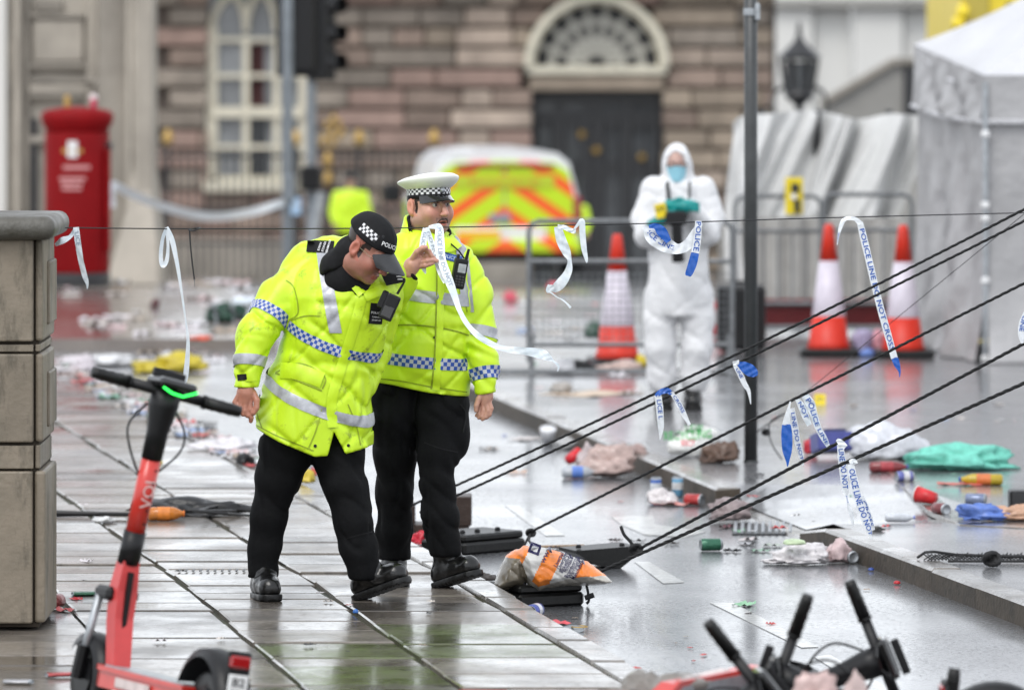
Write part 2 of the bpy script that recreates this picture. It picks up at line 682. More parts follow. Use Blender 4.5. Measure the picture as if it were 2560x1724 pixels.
mt['farpave'] = M('far_paving', (0.2, 0.17, 0.15), rough=0.22, rvar=0.1, noise=(1.5, 0.3), bump=(12, 0.1, 0.006), spec=0.5, film=(.6, 1, .12, .8, 20, .6))
# stone
mt['sand_a'] = M('brown_sandstone', (0.24, 0.18, 0.145), rough=0.8, noise=(1.6, 0.3), bump=(9, 0.6, 0.03), rnd=0.22)
mt['sand_b'] = M('pink_sandstone', (0.29, 0.2, 0.165), rough=0.8, noise=(1.6, 0.25), bump=(9, 0.6, 0.03), rnd=0.12)
mt['sand_c'] = M('buff_sandstone', (0.29, 0.235, 0.18), rough=0.8, noise=(1.6, 0.25), bump=(9, 0.6, 0.03), rnd=0.2)
mt['sand_d'] = M('grey_sandstone', (0.235, 0.2, 0.165), rough=0.8, noise=(1.6, 0.3), bump=(9, 0.6, 0.03), rnd=0.2)
mt['sand_pale'] = M('pale_weathered_sandstone', (0.36, 0.29, 0.235), rough=0.8, noise=(1.2, 0.35), bump=(9, 0.6, 0.03), rnd=0.2)
mt['mortar'] = M('dark_mortar', (0.09, 0.072, 0.06), rough=0.9, noise=(4, 0.3))
mt['portland'] = M('pale_limestone', (0.37, 0.335, 0.285), rough=0.75, noise=(1.1, 0.25), bump=(7, 0.3, 0.02), rnd=0.08)
mt['portland_grey'] = M('stained_limestone', (0.26, 0.235, 0.2), rough=0.75, noise=(1.3, 0.35), bump=(7, 0.3, 0.02))
mt['pier'] = M('pier_sandstone', (0.235, 0.195, 0.148), rough=0.6, rvar=0.15, noise=(5, 0.42, (0.16, 0.135, 0.1)), bump=(45, 0.5, 0.006), rnd=0.12, grime=(6, .5, (.06, .052, .037), .6, (1.4, 1.4, .35)))
mt['pier_cap'] = M('weathered_cap_stone', (0.11, 0.105, 0.092), rough=0.5, rvar=0.15, noise=(9, 0.5, (0.045, 0.04, 0.028)), bump=(70, 0.5, 0.006))
mt['pier_joint'] = M('pier_joint', (0.045, 0.035, 0.025), rough=0.9)
mt['white_render'] = M('white_painted_wall', (0.66, 0.65, 0.62), rough=0.8, noise=(0.25, 0.06))
mt['grey_render'] = M('grey_stone_parapet', (0.3, 0.29, 0.27), rough=0.8, noise=(0.5, 0.25))
mt['cream'] = M('cream_joinery', (0.6, 0.56, 0.45), rough=0.5, noise=(5, 0.15))
mt['glass_dark'] = M('window_glass', (0.05, 0.055, 0.06), rough=0.1, spec=0.8, noise=(0.9, 0.5))
mt['glass_pale'] = M('netted_window_glass', (0.22, 0.23, 0.24), rough=0.15, spec=0.7, noise=(1.3, 0.4))
mt['curtain'] = M('maroon_curtain', (0.05, 0.016, 0.016), rough=0.9, noise=(4, 0.4))
# metals, plastics
mt['iron'] = M('black_iron', (0.018, 0.018, 0.02), rough=0.4, noise=(6, 0.3))
mt['gold'] = M('gilding', (0.42, 0.27, 0.08), rough=0.35, metal=0.5, noise=(6, 0.2))
mt['galv'] = M('galvanised_steel', (0.35, 0.37, 0.39), rough=0.4, metal=0.6, noise=(12, 0.25))
mt['barsteel'] = M('barrier_steel', (0.17, 0.178, 0.185), rough=0.45, metal=0.4, noise=(12, 0.3))
mt['postgrey'] = M('grey_painted_post', (0.04, 0.043, 0.044), rough=0.4, noise=(9, 0.25), bump=(40, 0.1))
mt['polegrey'] = M('blue_grey_pole', (0.2, 0.225, 0.25), rough=0.45, noise=(5, 0.2))
mt['blk'] = M('black_plastic', (0.006, 0.006, 0.007), rough=0.42, spec=.35, noise=(14, 0.3), bump=(90, 0.15, 0.003))
mt['pane_dark'] = M('dark_fan_pane', (0.03, 0.03, 0.032), rough=0.5, spec=.3)
mt['fanbar'] = M('grey_white_glazing_bar', (0.36, 0.35, 0.31), rough=0.6)
mt['blkgloss'] = M('black_gloss', (0.008, 0.008, 0.009), rough=0.12, coat=0.5)
mt['rubber'] = M('wet_black_rubber', (0.006, 0.006, 0.006), rough=0.38, spec=.35, noise=(16, 0.4), bump=(60, 0.4, 0.005))
mt['rope'] = M('black_rope', (0.012, 0.012, 0.013), rough=0.7, bump=(160, 0.6, 0.004), stretch=(1, 1, 1))
mt['cord'] = M('thin_cord', (0.012, 0.012, 0.014), rough=0.6)
mt['scred'] = M('coral_red_paint', (0.56, 0.032, 0.022), rough=0.32, noise=(9, 0.12), bump=(120, 0.08, 0.002), coat=0.3)
mt['scpink'] = M('coral_plastic', (0.55, 0.05, 0.05), rough=0.4, noise=(9, 0.12))
mt['postred'] = M('pillar_box_red', (0.2, 0.002, 0.004), rough=0.6, noise=(3, 0.15), spec=.15)
mt['conered'] = M('cone_red', (0.62, 0.028, 0.01), rough=0.45, noise=(7, 0.12))
mt['conewhite'] = M('cone_sleeve', (0.6, 0.55, 0.62), rough=0.35, noise=(12, 0.1))
mt['taillight'] = M('red_lens', (0.3, 0.004, 0.006), rough=0.15, coat=0.5)
mt['green_led'] = M('green_led_strip', (0.02, 0.5, 0.05), rough=0.3, emit=((0.03, 1.0, 0.1), 1.6))
mt['white'] = M('white_plastic', (0.75, 0.75, 0.75), rough=0.45, noise=(9, 0.08))
mt['ink_blue'] = M('blue_print', (0.012, 0.09, 0.42), rough=0.4)
mt['ink_pale'] = M('faded_print', (0.3, 0.36, 0.44), rough=0.4)
mt['ink_navy'] = M('navy_print', (0.02, 0.018, 0.08), rough=0.4)
mt['ink_white'] = M('white_print', (0.8, 0.8, 0.8), rough=0.5)
mt['ink_black'] = M('black_print', (0.01, 0.01, 0.01), rough=0.5)
mt['tape'] = M('white_tape', (0.72, 0.75, 0.78), rough=0.28, noise=(30, 0.12), bump=(25, 0.5, 0.01))
mt['tape_pale'] = M('pale_blue_tape', (0.6, 0.68, 0.74), rough=0.25, noise=(18, 0.2, (0.75, 0.78, 0.8)), bump=(22, 0.6, 0.01))
mt['tape_blue'] = M('blue_tape', (0.012, 0.1, 0.45), rough=0.25, noise=(20, 0.2), bump=(22, 0.5, 0.01))
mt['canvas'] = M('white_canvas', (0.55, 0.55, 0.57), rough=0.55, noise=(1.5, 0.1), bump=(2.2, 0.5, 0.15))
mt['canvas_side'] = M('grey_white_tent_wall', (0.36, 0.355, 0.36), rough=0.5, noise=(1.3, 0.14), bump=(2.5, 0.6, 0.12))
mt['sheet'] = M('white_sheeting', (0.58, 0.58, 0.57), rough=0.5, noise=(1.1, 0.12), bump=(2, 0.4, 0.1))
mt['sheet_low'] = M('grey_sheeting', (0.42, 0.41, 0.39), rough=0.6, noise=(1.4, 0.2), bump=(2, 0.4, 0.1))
mt['vwhite'] = M('van_white', (0.75, 0.76, 0.78), rough=0.25, coat=0.4, noise=(2, 0.05))
mt['lime'] = M('van_lime', (0.5, 0.72, 0.02), rough=0.4)
mt['yellow'] = M('yellow_paint', (0.78, 0.6, 0.03), rough=0.4, noise=(3, 0.1))
mt['plate_yellow'] = M('yellow_plate', (0.85, 0.5, 0.02), rough=0.4)
mt['evidence'] = M('yellow_marker', (0.8, 0.62, 0.01), rough=0.45, noise=(9, 0.1))
mt['vblue'] = M('van_blue', (0.02, 0.08, 0.4), rough=0.3)
# cloth
mt['hiviz'] = M('fluorescent_cloth', (0.62, 0.88, 0.025), rough=0.4, noise=(5, 0.06), bump=(46, 0.12, 0.008), spec=0.45, stretch=(1, 1, .5))
mt['hiviz_worn'] = M('soiled_fluorescent_cloth', (0.57, 0.82, 0.02), rough=0.4, noise=(5, 0.1), bump=(46, 0.12, 0.008), spec=0.45, stretch=(1, 1, .5), grime=(13, .57, (.2, .26, .015), .7))
mt['silver'] = M('silver_tape', (0.42, 0.43, 0.46), rough=0.35, metal=0.15, noise=(22, 0.25), bump=(30, 0.25, 0.006))
mt['check'] = M_check('blue_silver_squares', (0.02, 0.075, 0.36), (0.5, 0.51, 0.54))
mt['check_bw'] = M_check('black_white_squares', (0.012, 0.012, 0.014), (0.7, 0.7, 0.72), rough=0.5)
mt['trouser'] = M('black_trouser_cloth', (0.0038, 0.004, 0.0047), rough=0.75, noise=(16, 0.3), bump=(55, 0.35, 0.006), spec=0.16)
mt['blackcloth'] = M('black_cloth', (0.007, 0.007, 0.008), rough=0.75, spec=.25, noise=(20, 0.3), bump=(60, 0.25, 0.006))
mt['bootleather'] = M('wet_black_leather', (0.005, 0.005, 0.005), spec=.35, rough=0.3, noise=(14, 0.3), bump=(40, 0.3, 0.006), coat=0.3)
mt['skin'] = M('skin', (0.6, 0.35, 0.26), rough=0.42, tint=True, noise=(40, 0.12), bump=(120, 0.12, 0.002), sss=0.08)
mt['eye'] = M('eye', (0.5, 0.48, 0.46), rough=0.1)
mt['iris'] = M('dark_iris', (0.02, 0.015, 0.012), rough=0.1)
mt['hair'] = M('short_dark_hair', (0.03, 0.021, 0.017), rough=0.55, noise=(60, 0.5), bump=(150, 0.8, 0.004))
mt['greyhair'] = M('short_grey_brown_hair', (0.06, 0.042, 0.034), rough=0.6, noise=(60, 0.5), bump=(150, 0.8, 0.004))
mt['capwhite'] = M('white_cap_cover', (0.78, 0.79, 0.74), rough=0.3, noise=(3, 0.05))
mt['suit'] = M('white_forensic_suit', (0.7, 0.7, 0.71), rough=0.6, noise=(2.5, 0.06), bump=(24, 0.5, 0.02))
mt['mask'] = M('pale_blue_mask', (0.3, 0.6, 0.72), rough=0.6, noise=(20, 0.1))
mt['glove'] = M('teal_glove', (0.0, 0.25, 0.24), rough=0.35, noise=(12, 0.15))
mt['wire'] = M('spectacle_wire', (0.3, 0.26, 0.2), rough=0.25, metal=0.9)
# sandbag
mt['clearbag'] = M('sand_in_clear_film', (0.2, 0.17, 0.125), rough=0.18, noise=(13, 0.3, (0.12, 0.105, 0.08)), bump=(16, 0.5, 0.02), coat=0.5)
mt['film'] = M('milky_film', (0.55, 0.52, 0.47), rough=0.15, noise=(10, 0.25, (0.3, 0.27, 0.22)), bump=(18, 0.6, 0.02), coat=0.5)
mt['bagorange'] = M('orange_print', (0.82, 0.22, 0.025), rough=0.2, noise=(8, 0.12), bump=(18, 0.45, 0.02), coat=0.4)
mt['bagwhite'] = M('grey_white_film', (0.6, 0.59, 0.57), rough=0.2, noise=(8, 0.15), bump=(18, 0.45, 0.02), coat=0.4)


_lc = {}


def lm(col, rough=0.4, metal=0.0, bump=0.5, trans=0.0):
    """litter material of one colour"""
    k = (tuple(col), rough, metal, bump, trans)
    if k not in _lc:
        _lc[k] = M('litter_%d' % len(_lc), col, rough=rough, metal=metal, noise=(25, 0.22), bump=(30, bump, 0.008), trans=trans)
    return _lc[k]
# ---------------------------------------------------------------- the ground
ROADZ = -0.10
XS = (-90, 90)
rv = []
for d_ in (6, 55, 140, 900):
    z_ = ROADZ + (gz(d_) if d_ < 141 else gz(140))
    rv += [(XS[0] * (1 if d_ < 200 else 6), d_, z_), (XS[1] * (1 if d_ < 200 else 6), d_, z_)]
mk('road', (rv, [(0, 1, 3, 2), (2, 3, 5, 4), (4, 5, 7, 6)]), mt['asphalt'], kind='structure', at=(0, 0, 0))


def kerb_x(d):
    return -0.2457 - (0.17 if d < 25.69 else 0.19) * (d - 25.69)


PAVE = mk('pavement', slab([(-9, 15), (kerb_x(15) + .1, 15), (kerb_x(25.69) + .1, 25.69), (kerb_x(43.5) + .1, 43.5), (-9, 43.5)], -0.3, -0.022),
          mt['joint'], kind='structure', at=(0, 0, 0))


def flat_stone(name, q, z0, z1, bev, mat, parent, tilt=0.0):
    """paving stone with a chamfered top from 4 ground corners (counter-clockwise)"""
    c = [sum(p[0] for p in q) / 4, sum(p[1] for p in q) / 4]
    v = []
    for z_, ins in ((z0, 0.0), (z1 - bev, 0.0), (z1, bev * 1.6)):
        for p in q:
            dx, dy = p[0] - c[0], p[1] - c[1]
            l_ = math.hypot(dx, dy)
            k = 1 - ins * 1.3 / l_
            zt = z_ + (tilt * dy if z_ > z0 else 0)
            v.append((c[0] + dx * k, c[1] + dy * k, zt))
    f = [(8, 9, 10, 11)]
    for r_ in (0, 4):
        f += [(r_ + i, r_ + (i + 1) % 4, r_ + 4 + (i + 1) % 4, r_ + 4 + i) for i in range(4)]
    return mk(name, (v, f), mat, parent)


cols = [0.0, -0.656, -1.25, -1.86, -2.5, -3.15, -3.8, -4.45]
far_slabs = []
for c in range(len(cols) - 1):
    d_ = 19.6 + rng.random() * 0.4
    while d_ < 43.2:
        dep = rng.choice((0.3, 0.36, 0.42, 0.5, 0.56, 0.62)) * (1 if d_ < 34 else 1.3)
        d2 = min(d_ + dep, 43.3)
        g_ = 0.005 + rng.random() * 0.007
        x0, x1 = cols[c + 1] + g_ + rng.uniform(-.002, .012), cols[c] - g_ - (0.008 if c == 0 else 0) - rng.uniform(-.002, .012)
        q = [(kerb_x(d_) + x0, d_ + g_), (kerb_x(d_) + x1, d_ + g_), (kerb_x(d2) + x1, d2 - g_), (kerb_x(d2) + x0, d2 - g_)]
        pxr = 1280 + q[1][0] * FPX / q[1][1]
        if pxr > -60:
            cx = 1280 + (q[0][0] + q[1][0]) / 2 * FPX / d_
            moss = d_ < 23.6 and 640 < cx < 1330 and rng.random() < 0.6
            flat_stone('flagstone', q, -0.05, rng.uniform(-0.004, 0.003), 0.005, mt['flag_moss' if moss else 'flag'], PAVE, tilt=rng.uniform(-0.014, 0.014))
        d_ = d2
# kerb of the left-hand pavement
d_ = 19.5
while d_ < 43.0:
    d2 = d_ + rng.uniform(0.5, 0.95)
    w_ = 0.145
    j = rng.uniform(-0.008, 0.008)
    q = [(kerb_x(d_) + 0.006, d_ + .006), (kerb_x(d_) + w_ + j, d_ + .006), (kerb_x(d2) + w_ + j, d2 - .006), (kerb_x(d2) + 0.006, d2 - .006)]
    flat_stone('kerb_stone', q, -0.2, rng.uniform(-0.004, 0.002), 0.014, mt['kerbstone'], PAVE)
    d_ = d2

# traffic island with granite kerb, dropped at a gully
ISL = [(16.0, 3.75), (24.66, 2.22), (28.87, 1.46), (30.9, 1.107), (37.9, 0.0), (46.0, -1.25)]


def isl_x(d):
    return float(np.interp(d, [p[0] for p in ISL], [p[1] for p in ISL]))


def isl_z(d, off):
    """island top; dips to the road at the dropped kerb"""
    t = 1 - min(abs(d - 29.95) / 1.15, 1.0)
    t = min(t * 3.0, 1.0)
    return -0.092 * t * max(0.0, 1 - off / 1.1)


ds = [16, 20, 24, 26, 27.5, 28.3, 28.7, 29.0, 29.3, 29.6, 30.0, 30.4, 30.8, 31.2, 31.8, 33, 35, 38, 42, 46]
offs_ = [0.13, 0.35, 0.6, 0.85, 1.1, 1.5, 2.2, 3.2, 4.5]
iv, jf = [], []
for d_ in ds:
    for o_ in offs_:
        w_ = o_ if d_ < 40 else o_ * 1.4
        iv.append((isl_x(d_) + w_, d_, isl_z(d_, o_)))
no = len(offs_)
for i in range(len(ds) - 1):
    for k in range(no - 1):
        jf.append((i * no + k, i * no + k + 1, (i + 1) * no + k + 1, (i + 1) * no + k))
ISLAND = mk('traffic_island', (iv, jf), mt['island'], kind='structure', at=(0, 0, 0))
d_ = 16.0
while d_ < 45.5:
    L_ = rng.uniform(0.55, 0.95)
    d2 = d_ + L_
    if d_ < 28.87 < d2: d2 = 28.87
    if 28.87 <= d_ < 30.89:
        d2 = min(d_ + 0.7, 30.9)
        h0 = h1 = -0.086
    else:
        h0 = h1 = 0.006 + rng.uniform(-0.003, 0.003)
    if d_ < 30.9 < d2: d2 = 30.9
    a0, a1 = isl_x(d_), isl_x(d2)
    slope = abs(d2 - 28.87) < 1e-6
    w_ = 0.135
    z1a, z1b = h0, (-0.05 if slope else h1)
    bv = 0.014
    v = [(a0, d_ + .005, -0.2), (a0 + w_, d_ + .005, -0.2), (a1 + w_, d2 - .005, -0.2), (a1, d2 - .005, -0.2),
         (a0, d_ + .005, z1a - bv), (a0 + w_, d_ + .005, z1a - .003), (a1 + w_, d2 - .005, z1b - .003), (a1, d2 - .005, z1b - bv),
         (a0 + bv, d_ + .012, z1a), (a0 + w_ - .006, d_ + .012, z1a), (a1 + w_ - .006, d2 - .012, z1b), (a1 + bv, d2 - .012, z1b)]
    f = [(8, 9, 10, 11)]
    for r_ in (0, 4):
        f += [(r_ + i, r_ + (i + 1) % 4, r_ + 4 + (i + 1) % 4, r_ + 4 + i) for i in range(4)]
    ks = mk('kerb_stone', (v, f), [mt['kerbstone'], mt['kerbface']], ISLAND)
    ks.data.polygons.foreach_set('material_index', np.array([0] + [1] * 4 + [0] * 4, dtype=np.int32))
    d_ = d2
# flush stone strip on the island's far side
sp = [(1880, 1050), (2060, 1085), (2190, 1150), (2245, 1205), (2320, 1275), (2400, 1310), (2580, 1320)]
for i in range(len(sp) - 1):
    for k in range(2):
        pa = [sp[i][j] + (sp[i + 1][j] - sp[i][j]) * k / 2 for j in (0, 1)]
        pb = [sp[i][j] + (sp[i + 1][j] - sp[i][j]) * (k + 1) / 2 for j in (0, 1)]
        A, B = G(pa[0], pa[1], 0.006), G(pb[0], pb[1], 0.006)
        t = (B - A).normalized()
        n_ = Vector((-t.y, t.x, 0)) * 0.13
        A, B = A + t * .004, B - t * .004
        q = [(A.x, A.y), (B.x, B.y), (B.x + n_.x, B.y + n_.y), (A.x + n_.x, A.y + n_.y)]
        flat_stone('kerb_stone', q, -0.02, 0.006, 0.003, mt['kerbstone'], ISLAND)

# gully grate in the dropped kerb
gq = [G(1830, 1335, -.096), G(1985, 1335, -.096), G(1985, 1308, -.096), G(1830, 1308, -.096)]
gt = thing('gully_grate', gq[0], 'rectangular iron gully grate in the road by the dropped kerb', 'grate')
mk('frame', slab([(p.x, p.y) for p in gq], -.12, -.094), mt['blk'], gt)
for i in range(9):
    u = (i + .5) / 9
    a, b = gq[0].lerp(gq[1], u), gq[3].lerp(gq[2], u)
    mk('bar', tube([a + Vector((0, 0.02, .008)), b + Vector((0, -0.02, .008))], 0.009, 5), mt['galv'], gt)

# road markings
MARKS = [[(1775, 1505), (1832, 1505), (2046, 1615), (2004, 1617)], [(1586, 1403), (1622, 1403), (1710, 1454), (1658, 1457)],
         [(1262, 1262), (1300, 1264), (1412, 1337), (1364, 1338)], [(2035, 1640), (2075, 1635), (2330, 1780), (2260, 1780)],
         [(1527, 1290), (1632, 1287), (1638, 1310), (1765, 1328), (1712, 1341), (1612, 1335), (1553, 1310)],
         [(1000, 1130), (1040, 1130), (1110, 1165), (1070, 1165)]]
for k, q in enumerate(MARKS):
    p = [G(x, y, ROADZ + .004) for x, y in q][::-1]
    mk('lane_marking', slab([(a.x, a.y) for a in p], ROADZ + .001, ROADZ + .004), mt['paint'], kind='structure')

# pavement on the far side of the cross street, running back to the town hall railings
fp = [(-60, 46), (-1.9, 46), (-2.6, 55), (-4.5, 90), (-4.5, 130), (-60, 130)]
fv = []
for x, y in fp: fv.append((x, y, gz(y)))
for x, y in fp: fv.append((x, y, gz(y) - 0.3))
xr = lambda d: float(np.interp(d, [46, 55, 90, 130], [-1.9, -2.6, -4.5, -4.5]))
dd = [46, 50, 55, 70, 90, 130]
fv = [(-60, d_, gz(d_)) for d_ in dd] + [(xr(d_), d_, gz(d_)) for d_ in dd] + [(xr(d_), d_, gz(d_) - .2) for d_ in dd] + [(-60, 46, -.2)]
n_ = len(dd)
ff = [(i, i + n_, i + n_ + 1, i + 1) for i in range(n_ - 1)] + [(i + n_, i + 2 * n_, i + 2 * n_ + 1, i + n_ + 1) for i in range(n_ - 1)] + [(0, 3 * n_, 2 * n_, n_)]
mk('far_pavement', (fv, ff), mt['farpave'], kind='structure', at=(0, 0, 0))
# ---------------------------------------------------------------- town hall across the street
DT = 100.0
ST = FPX / DT


def tx(px): return (px - 1280) / ST
def tz(py): return CAMH - (py - HZ) / ST


TH = thing('town_hall', (tx(1100), DT, gz(DT)), 'brown banded sandstone public building with arched window and fan-lit gateway', 'building')
wz0, wz1 = gz(DT) - 0.3, 3.3
openings = []          # (x0, x1, z0, z1)
win = (tx(528), tx(760), tz(452), tz(-40))
fan_c, fan_r = (tx(1492), tz(166)), 172 / ST
door = (tx(1332), tx(1654), gz(DT) - 0.3, tz(228))
mk('wall_core', join(box((tx(440), DT + 0.6, .6), (tx(520) - tx(360), 0.8, 5.6)), box((tx(1046), DT + 0.6, .6), (tx(1326) - tx(766), 0.8, 5.6)),
                     box((tx(1800), DT + 0.6, .6), (tx(1940) - tx(1660), 0.8, 5.6)),
                     box(((win[0] + win[1]) / 2, DT + 0.6, (wz0 + win[2]) / 2), (win[1] - win[0] + .1, 0.8, win[2] - wz0)),
                     box(((win[0] + win[1]) / 2, DT + 0.6, 3.38), (win[1] - win[0] + .1, 0.8, .1)),
                     box((fan_c[0], DT + 0.6, 3.25), (2.5, 0.8, .3))), mt['mortar'], TH)
H_ = 51 / ST
z_ = wz0
row = 0
brng = random.Random(11)
while z_ < wz1:
    x = tx(372) + (row % 2) * 0.35
    while x < tx(1930):
        L_ = brng.choice((0.55, 0.8, 1.0, 1.25, 1.5))
        x2 = min(x + L_, tx(1930))
        a, b = x + 0.012, x2 - 0.012
        zc = z_ + H_ / 2
        segs = [(a, b)]
        if win[2] - 0.1 < zc < win[3] + 0.5:
            segs = [s for s0 in segs for s in ((s0[0], min(s0[1], win[0] - .06)), (max(s0[0], win[1] + .06), s0[1])) if s[1] - s[0] > 0.08]
        if zc < door[3]:
            segs = [s for s0 in segs for s in ((s0[0], min(s0[1], door[0] - .02)), (max(s0[0], door[1] + .02), s0[1])) if s[1] - s[0] > 0.08]
        elif zc < fan_c[1] + fan_r + 0.1:
            hh = max(zc - fan_c[1], 0)
            hw = math.sqrt(max((fan_r + 0.04) ** 2 - hh ** 2, 0.0)) if hh < fan_r + .04 else 0
            if hw > 0.1:
                segs = [s for s0 in segs for s in ((s0[0], min(s0[1], fan_c[0] - hw)), (max(s0[0], fan_c[0] + hw), s0[1])) if s[1] - s[0] > 0.08]
        for s in segs:
            px = 1280 + (s[0] + s[1]) / 2 * ST
            pale = 1130 < px < 1260
            mname = 'sand_pale' if pale and brng.random() < 0.6 else brng.choices(('sand_a', 'sand_b', 'sand_c', 'sand_d'), (5, 2.4, 1.6, 3))[0]
            if px > 1650: mname = brng.choices(('sand_c', 'sand_pale', 'sand_d', 'sand_a'), (4, 1, 2, 2))[0]
            if px < 520: mname = brng.choices(('sand_a', 'sand_d', 'sand_b'), (5, 2, 1))[0]
            pr = 0.12 if 1130 < px < 1320 else 0.04
            g = bbox(((s[0] + s[1]) / 2, DT + 0.2 - pr - brng.random() * .03, z_ + H_ / 2), (s[1] - s[0], 0.3, H_ - 0.06), 0.03)
            mk('stone_block', g, mt[mname], TH)
        x = x2
    z_ += H_
    row += 1
mk('wall_core', box((fan_c[0], DT + 1.1, (door[3] + 3.4) / 2), (3.0, .2, 3.4 - door[3])), mt['mortar'], TH)
# arched window with interlaced glazing bars
wn = mk('window', box(((win[0] + win[1]) / 2, DT + 0.32, (win[2] + win[3]) / 2), (win[1] - win[0] + .1, 0.03, win[3] - win[2] + .3)), mt['glass_pale'], TH)
wy = DT + 0.2
fx0, fx1 = win[0], win[1]
fw = 22 / ST


def bar(x0, z0, x1, z1, w, y=None, th=0.06):
    y = y or wy
    a, b = Vector((x0, y, z0)), Vector((x1, y, z1))
    t = (b - a).normalized()
    n2 = Vector((-t.z, 0, t.x)) * w / 2
    q = [a - n2, b - n2, b + n2, a + n2]
    return prism([(p.x, p.z) for p in q], y - th / 2, y + th / 2)


mk('frame', join(bar(fx0, win[2], fx0, tz(70), fw * 1.3), bar(fx1, win[2], fx1, tz(70), fw * 1.3), bar(fx0, tz(452), fx1, tz(452), fw)), mt['cream'], wn)
mk('meeting_rail', bar(fx0, tz(281), fx1, tz(281), fw * 1.2, wy - .03, .1), mt['cream'], wn)
for f_ in (0.37, 0.7):
    xx = fx0 + (fx1 - fx0) * f_
    mk('glazing_bar', bar(xx, win[2], xx, tz(90), fw * 0.75, wy - .004), mt['cream'], wn)
for py in (368, 190, 100):
    mk('glazing_bar', bar(fx0, tz(py), fx1, tz(py), fw * 0.5, wy + .003), mt['cream'], wn)
arc = []
for a_, b_, c_ in ((fx0, 1, 1), (fx0 + (fx1 - fx0) * .37, -1, .62), (fx0 + (fx1 - fx0) * .37, 1, .62), (fx0 + (fx1 - fx0) * .7, -1, .62)):
    pts = []
    for k in range(9):
        t = k / 8
        pts.append((a_ + b_ * (fx1 - fx0) * .5 * c_ * (1 - math.cos(t * 1.35)), wy, tz(80) + (tz(-30) - tz(80)) * math.sin(t * 1.45)))
    mk('glazing_bar', tube(pts, fw * .42, 6), mt['cream'], wn)
mk('curtain', grid(9, 2, lambda u, v: (tx(622) + u * tx(660) - u * tx(622), DT + .29 + .01 * math.sin(u * 20), tz(268) + v * (tz(110) - tz(268)))), mt['curtain'], wn)
mk('dark_pane', box((tx(640), DT + .285, tz(370)), (50 / ST, .02, 150 / ST)), mt['glass_dark'], wn)
mk('sill', bbox(((win[0] + win[1]) / 2, DT + 0.02, tz(466)), (win[1] - win[0] + .25, 0.5, 28 / ST), .02), mt['cream'], wn)
# fan light over the gateway
fl = mk('fanlight', (lambda P: (P[0], P[1]))(prism([(fan_c[0] + fan_r * math.cos(R(k * 10)), fan_c[1] + fan_r * math.sin(R(k * 10))) for k in range(19)], DT + .22, DT + .26)), mt['pane_dark'], TH)


def arcbar(r_, w, y, th=.08, a0=0, a1=180, n=24):
    V, F = [], []
    for k in range(n + 1):
        a = R(a0 + (a1 - a0) * k / n)
        for rr in (r_ - w / 2, r_ + w / 2):
            for yy in (y - th / 2, y + th / 2):
                V.append((fan_c[0] + rr * math.cos(a), yy, fan_c[1] + rr * math.sin(a)))
    for k in range(n):
        a = k * 4
        F += [(a, a + 2, a + 6, a + 4), (a + 1, a + 5, a + 7, a + 3), (a, a + 4, a + 5, a + 1), (a + 2, a + 3, a + 7, a + 6)]
    return V, F


mk('surround', arcbar(fan_r + .0, .14, DT + .0, .4), mt['cream'], fl)
mk('arch_frame', arcbar(fan_r * .93, .1, DT + .12, .1), mt['cream'], fl)
for rr, ww in ((.66, .13), (.36, .14), (.18, .05)):
    mk('ring_bar', arcbar(fan_r * rr, ww, DT + .17, .05), mt['fanbar'], fl)
for k in range(1, 9):
    a = R(k * 20)
    mk('radial_bar', bar(fan_c[0] + fan_r * .15 * math.cos(a), fan_c[1] + fan_r * .15 * math.sin(a), fan_c[0] + fan_r * .92 * math.cos(a), fan_c[1] + fan_r * .92 * math.sin(a), .1, DT + .19, .05), mt['fanbar'], fl)
mk('base_rail', bbox((fan_c[0], DT + .02, tz(176)), (fan_r * 2.05, .3, 22 / ST), .02), mt['cream'], fl)
mk('lintel', bbox((fan_c[0], DT + .08, tz(209)), (door[1] - door[0] + .1, .3, 38 / ST), .03), mt['sand_c'], TH)
# dark doors with iron gate leaves in front
dr = mk('door', box((fan_c[0], DT + .55, (door[2] + door[3]) / 2), (door[1] - door[0] + .1, .1, door[3] - door[2])), mt['glass_dark'], TH)
for px in (1336, 1400, 1470, 1496, 1570, 1648):
    mk('stile', box((tx(px), DT + .42, (door[2] + door[3]) / 2), (.16, .1, door[3] - door[2])), mt['iron'], dr)
for py in (243, 300, 420):
    mk('rail', box((fan_c[0], DT + .425, tz(py)), (door[1] - door[0], .08, .22 if py != 300 else .3)), mt['iron'], dr)
for px, py in ((1492, 378), (1606, 395), (1455, 338), (1760, 425)):
    mk('gilt_boss', xf(lathe([(.02, -.03), (.07, 0), (.075, .02), (.03, .07)], 10), loc(tx(px), DT + .36, tz(py)) @ rx(R(90))), mt['gold'], dr)
for k in range(10):
    mk('gate_bar', tube([(tx(1345) + k * .235, DT + .36, tz(690)), (tx(1345) + k * .235, DT + .36, tz(300))], .02, 5), mt['iron'], dr)
# carved pale quoin strip and low plinth
mk('plinth', bbox((tx(850), DT - .3, gz(DT) + .2), (tx(1330) - tx(372), .5, .9), .04), mt['portland_grey'], TH)
mk('cut_wall_top', bbox((tx(1150), DT - .1, 3.62), (tx(1960) - tx(360), 1.0, .4), .05), mt['sand_c'], TH)  # added unseen capping; walls cut low so wet ground mirrors the sky

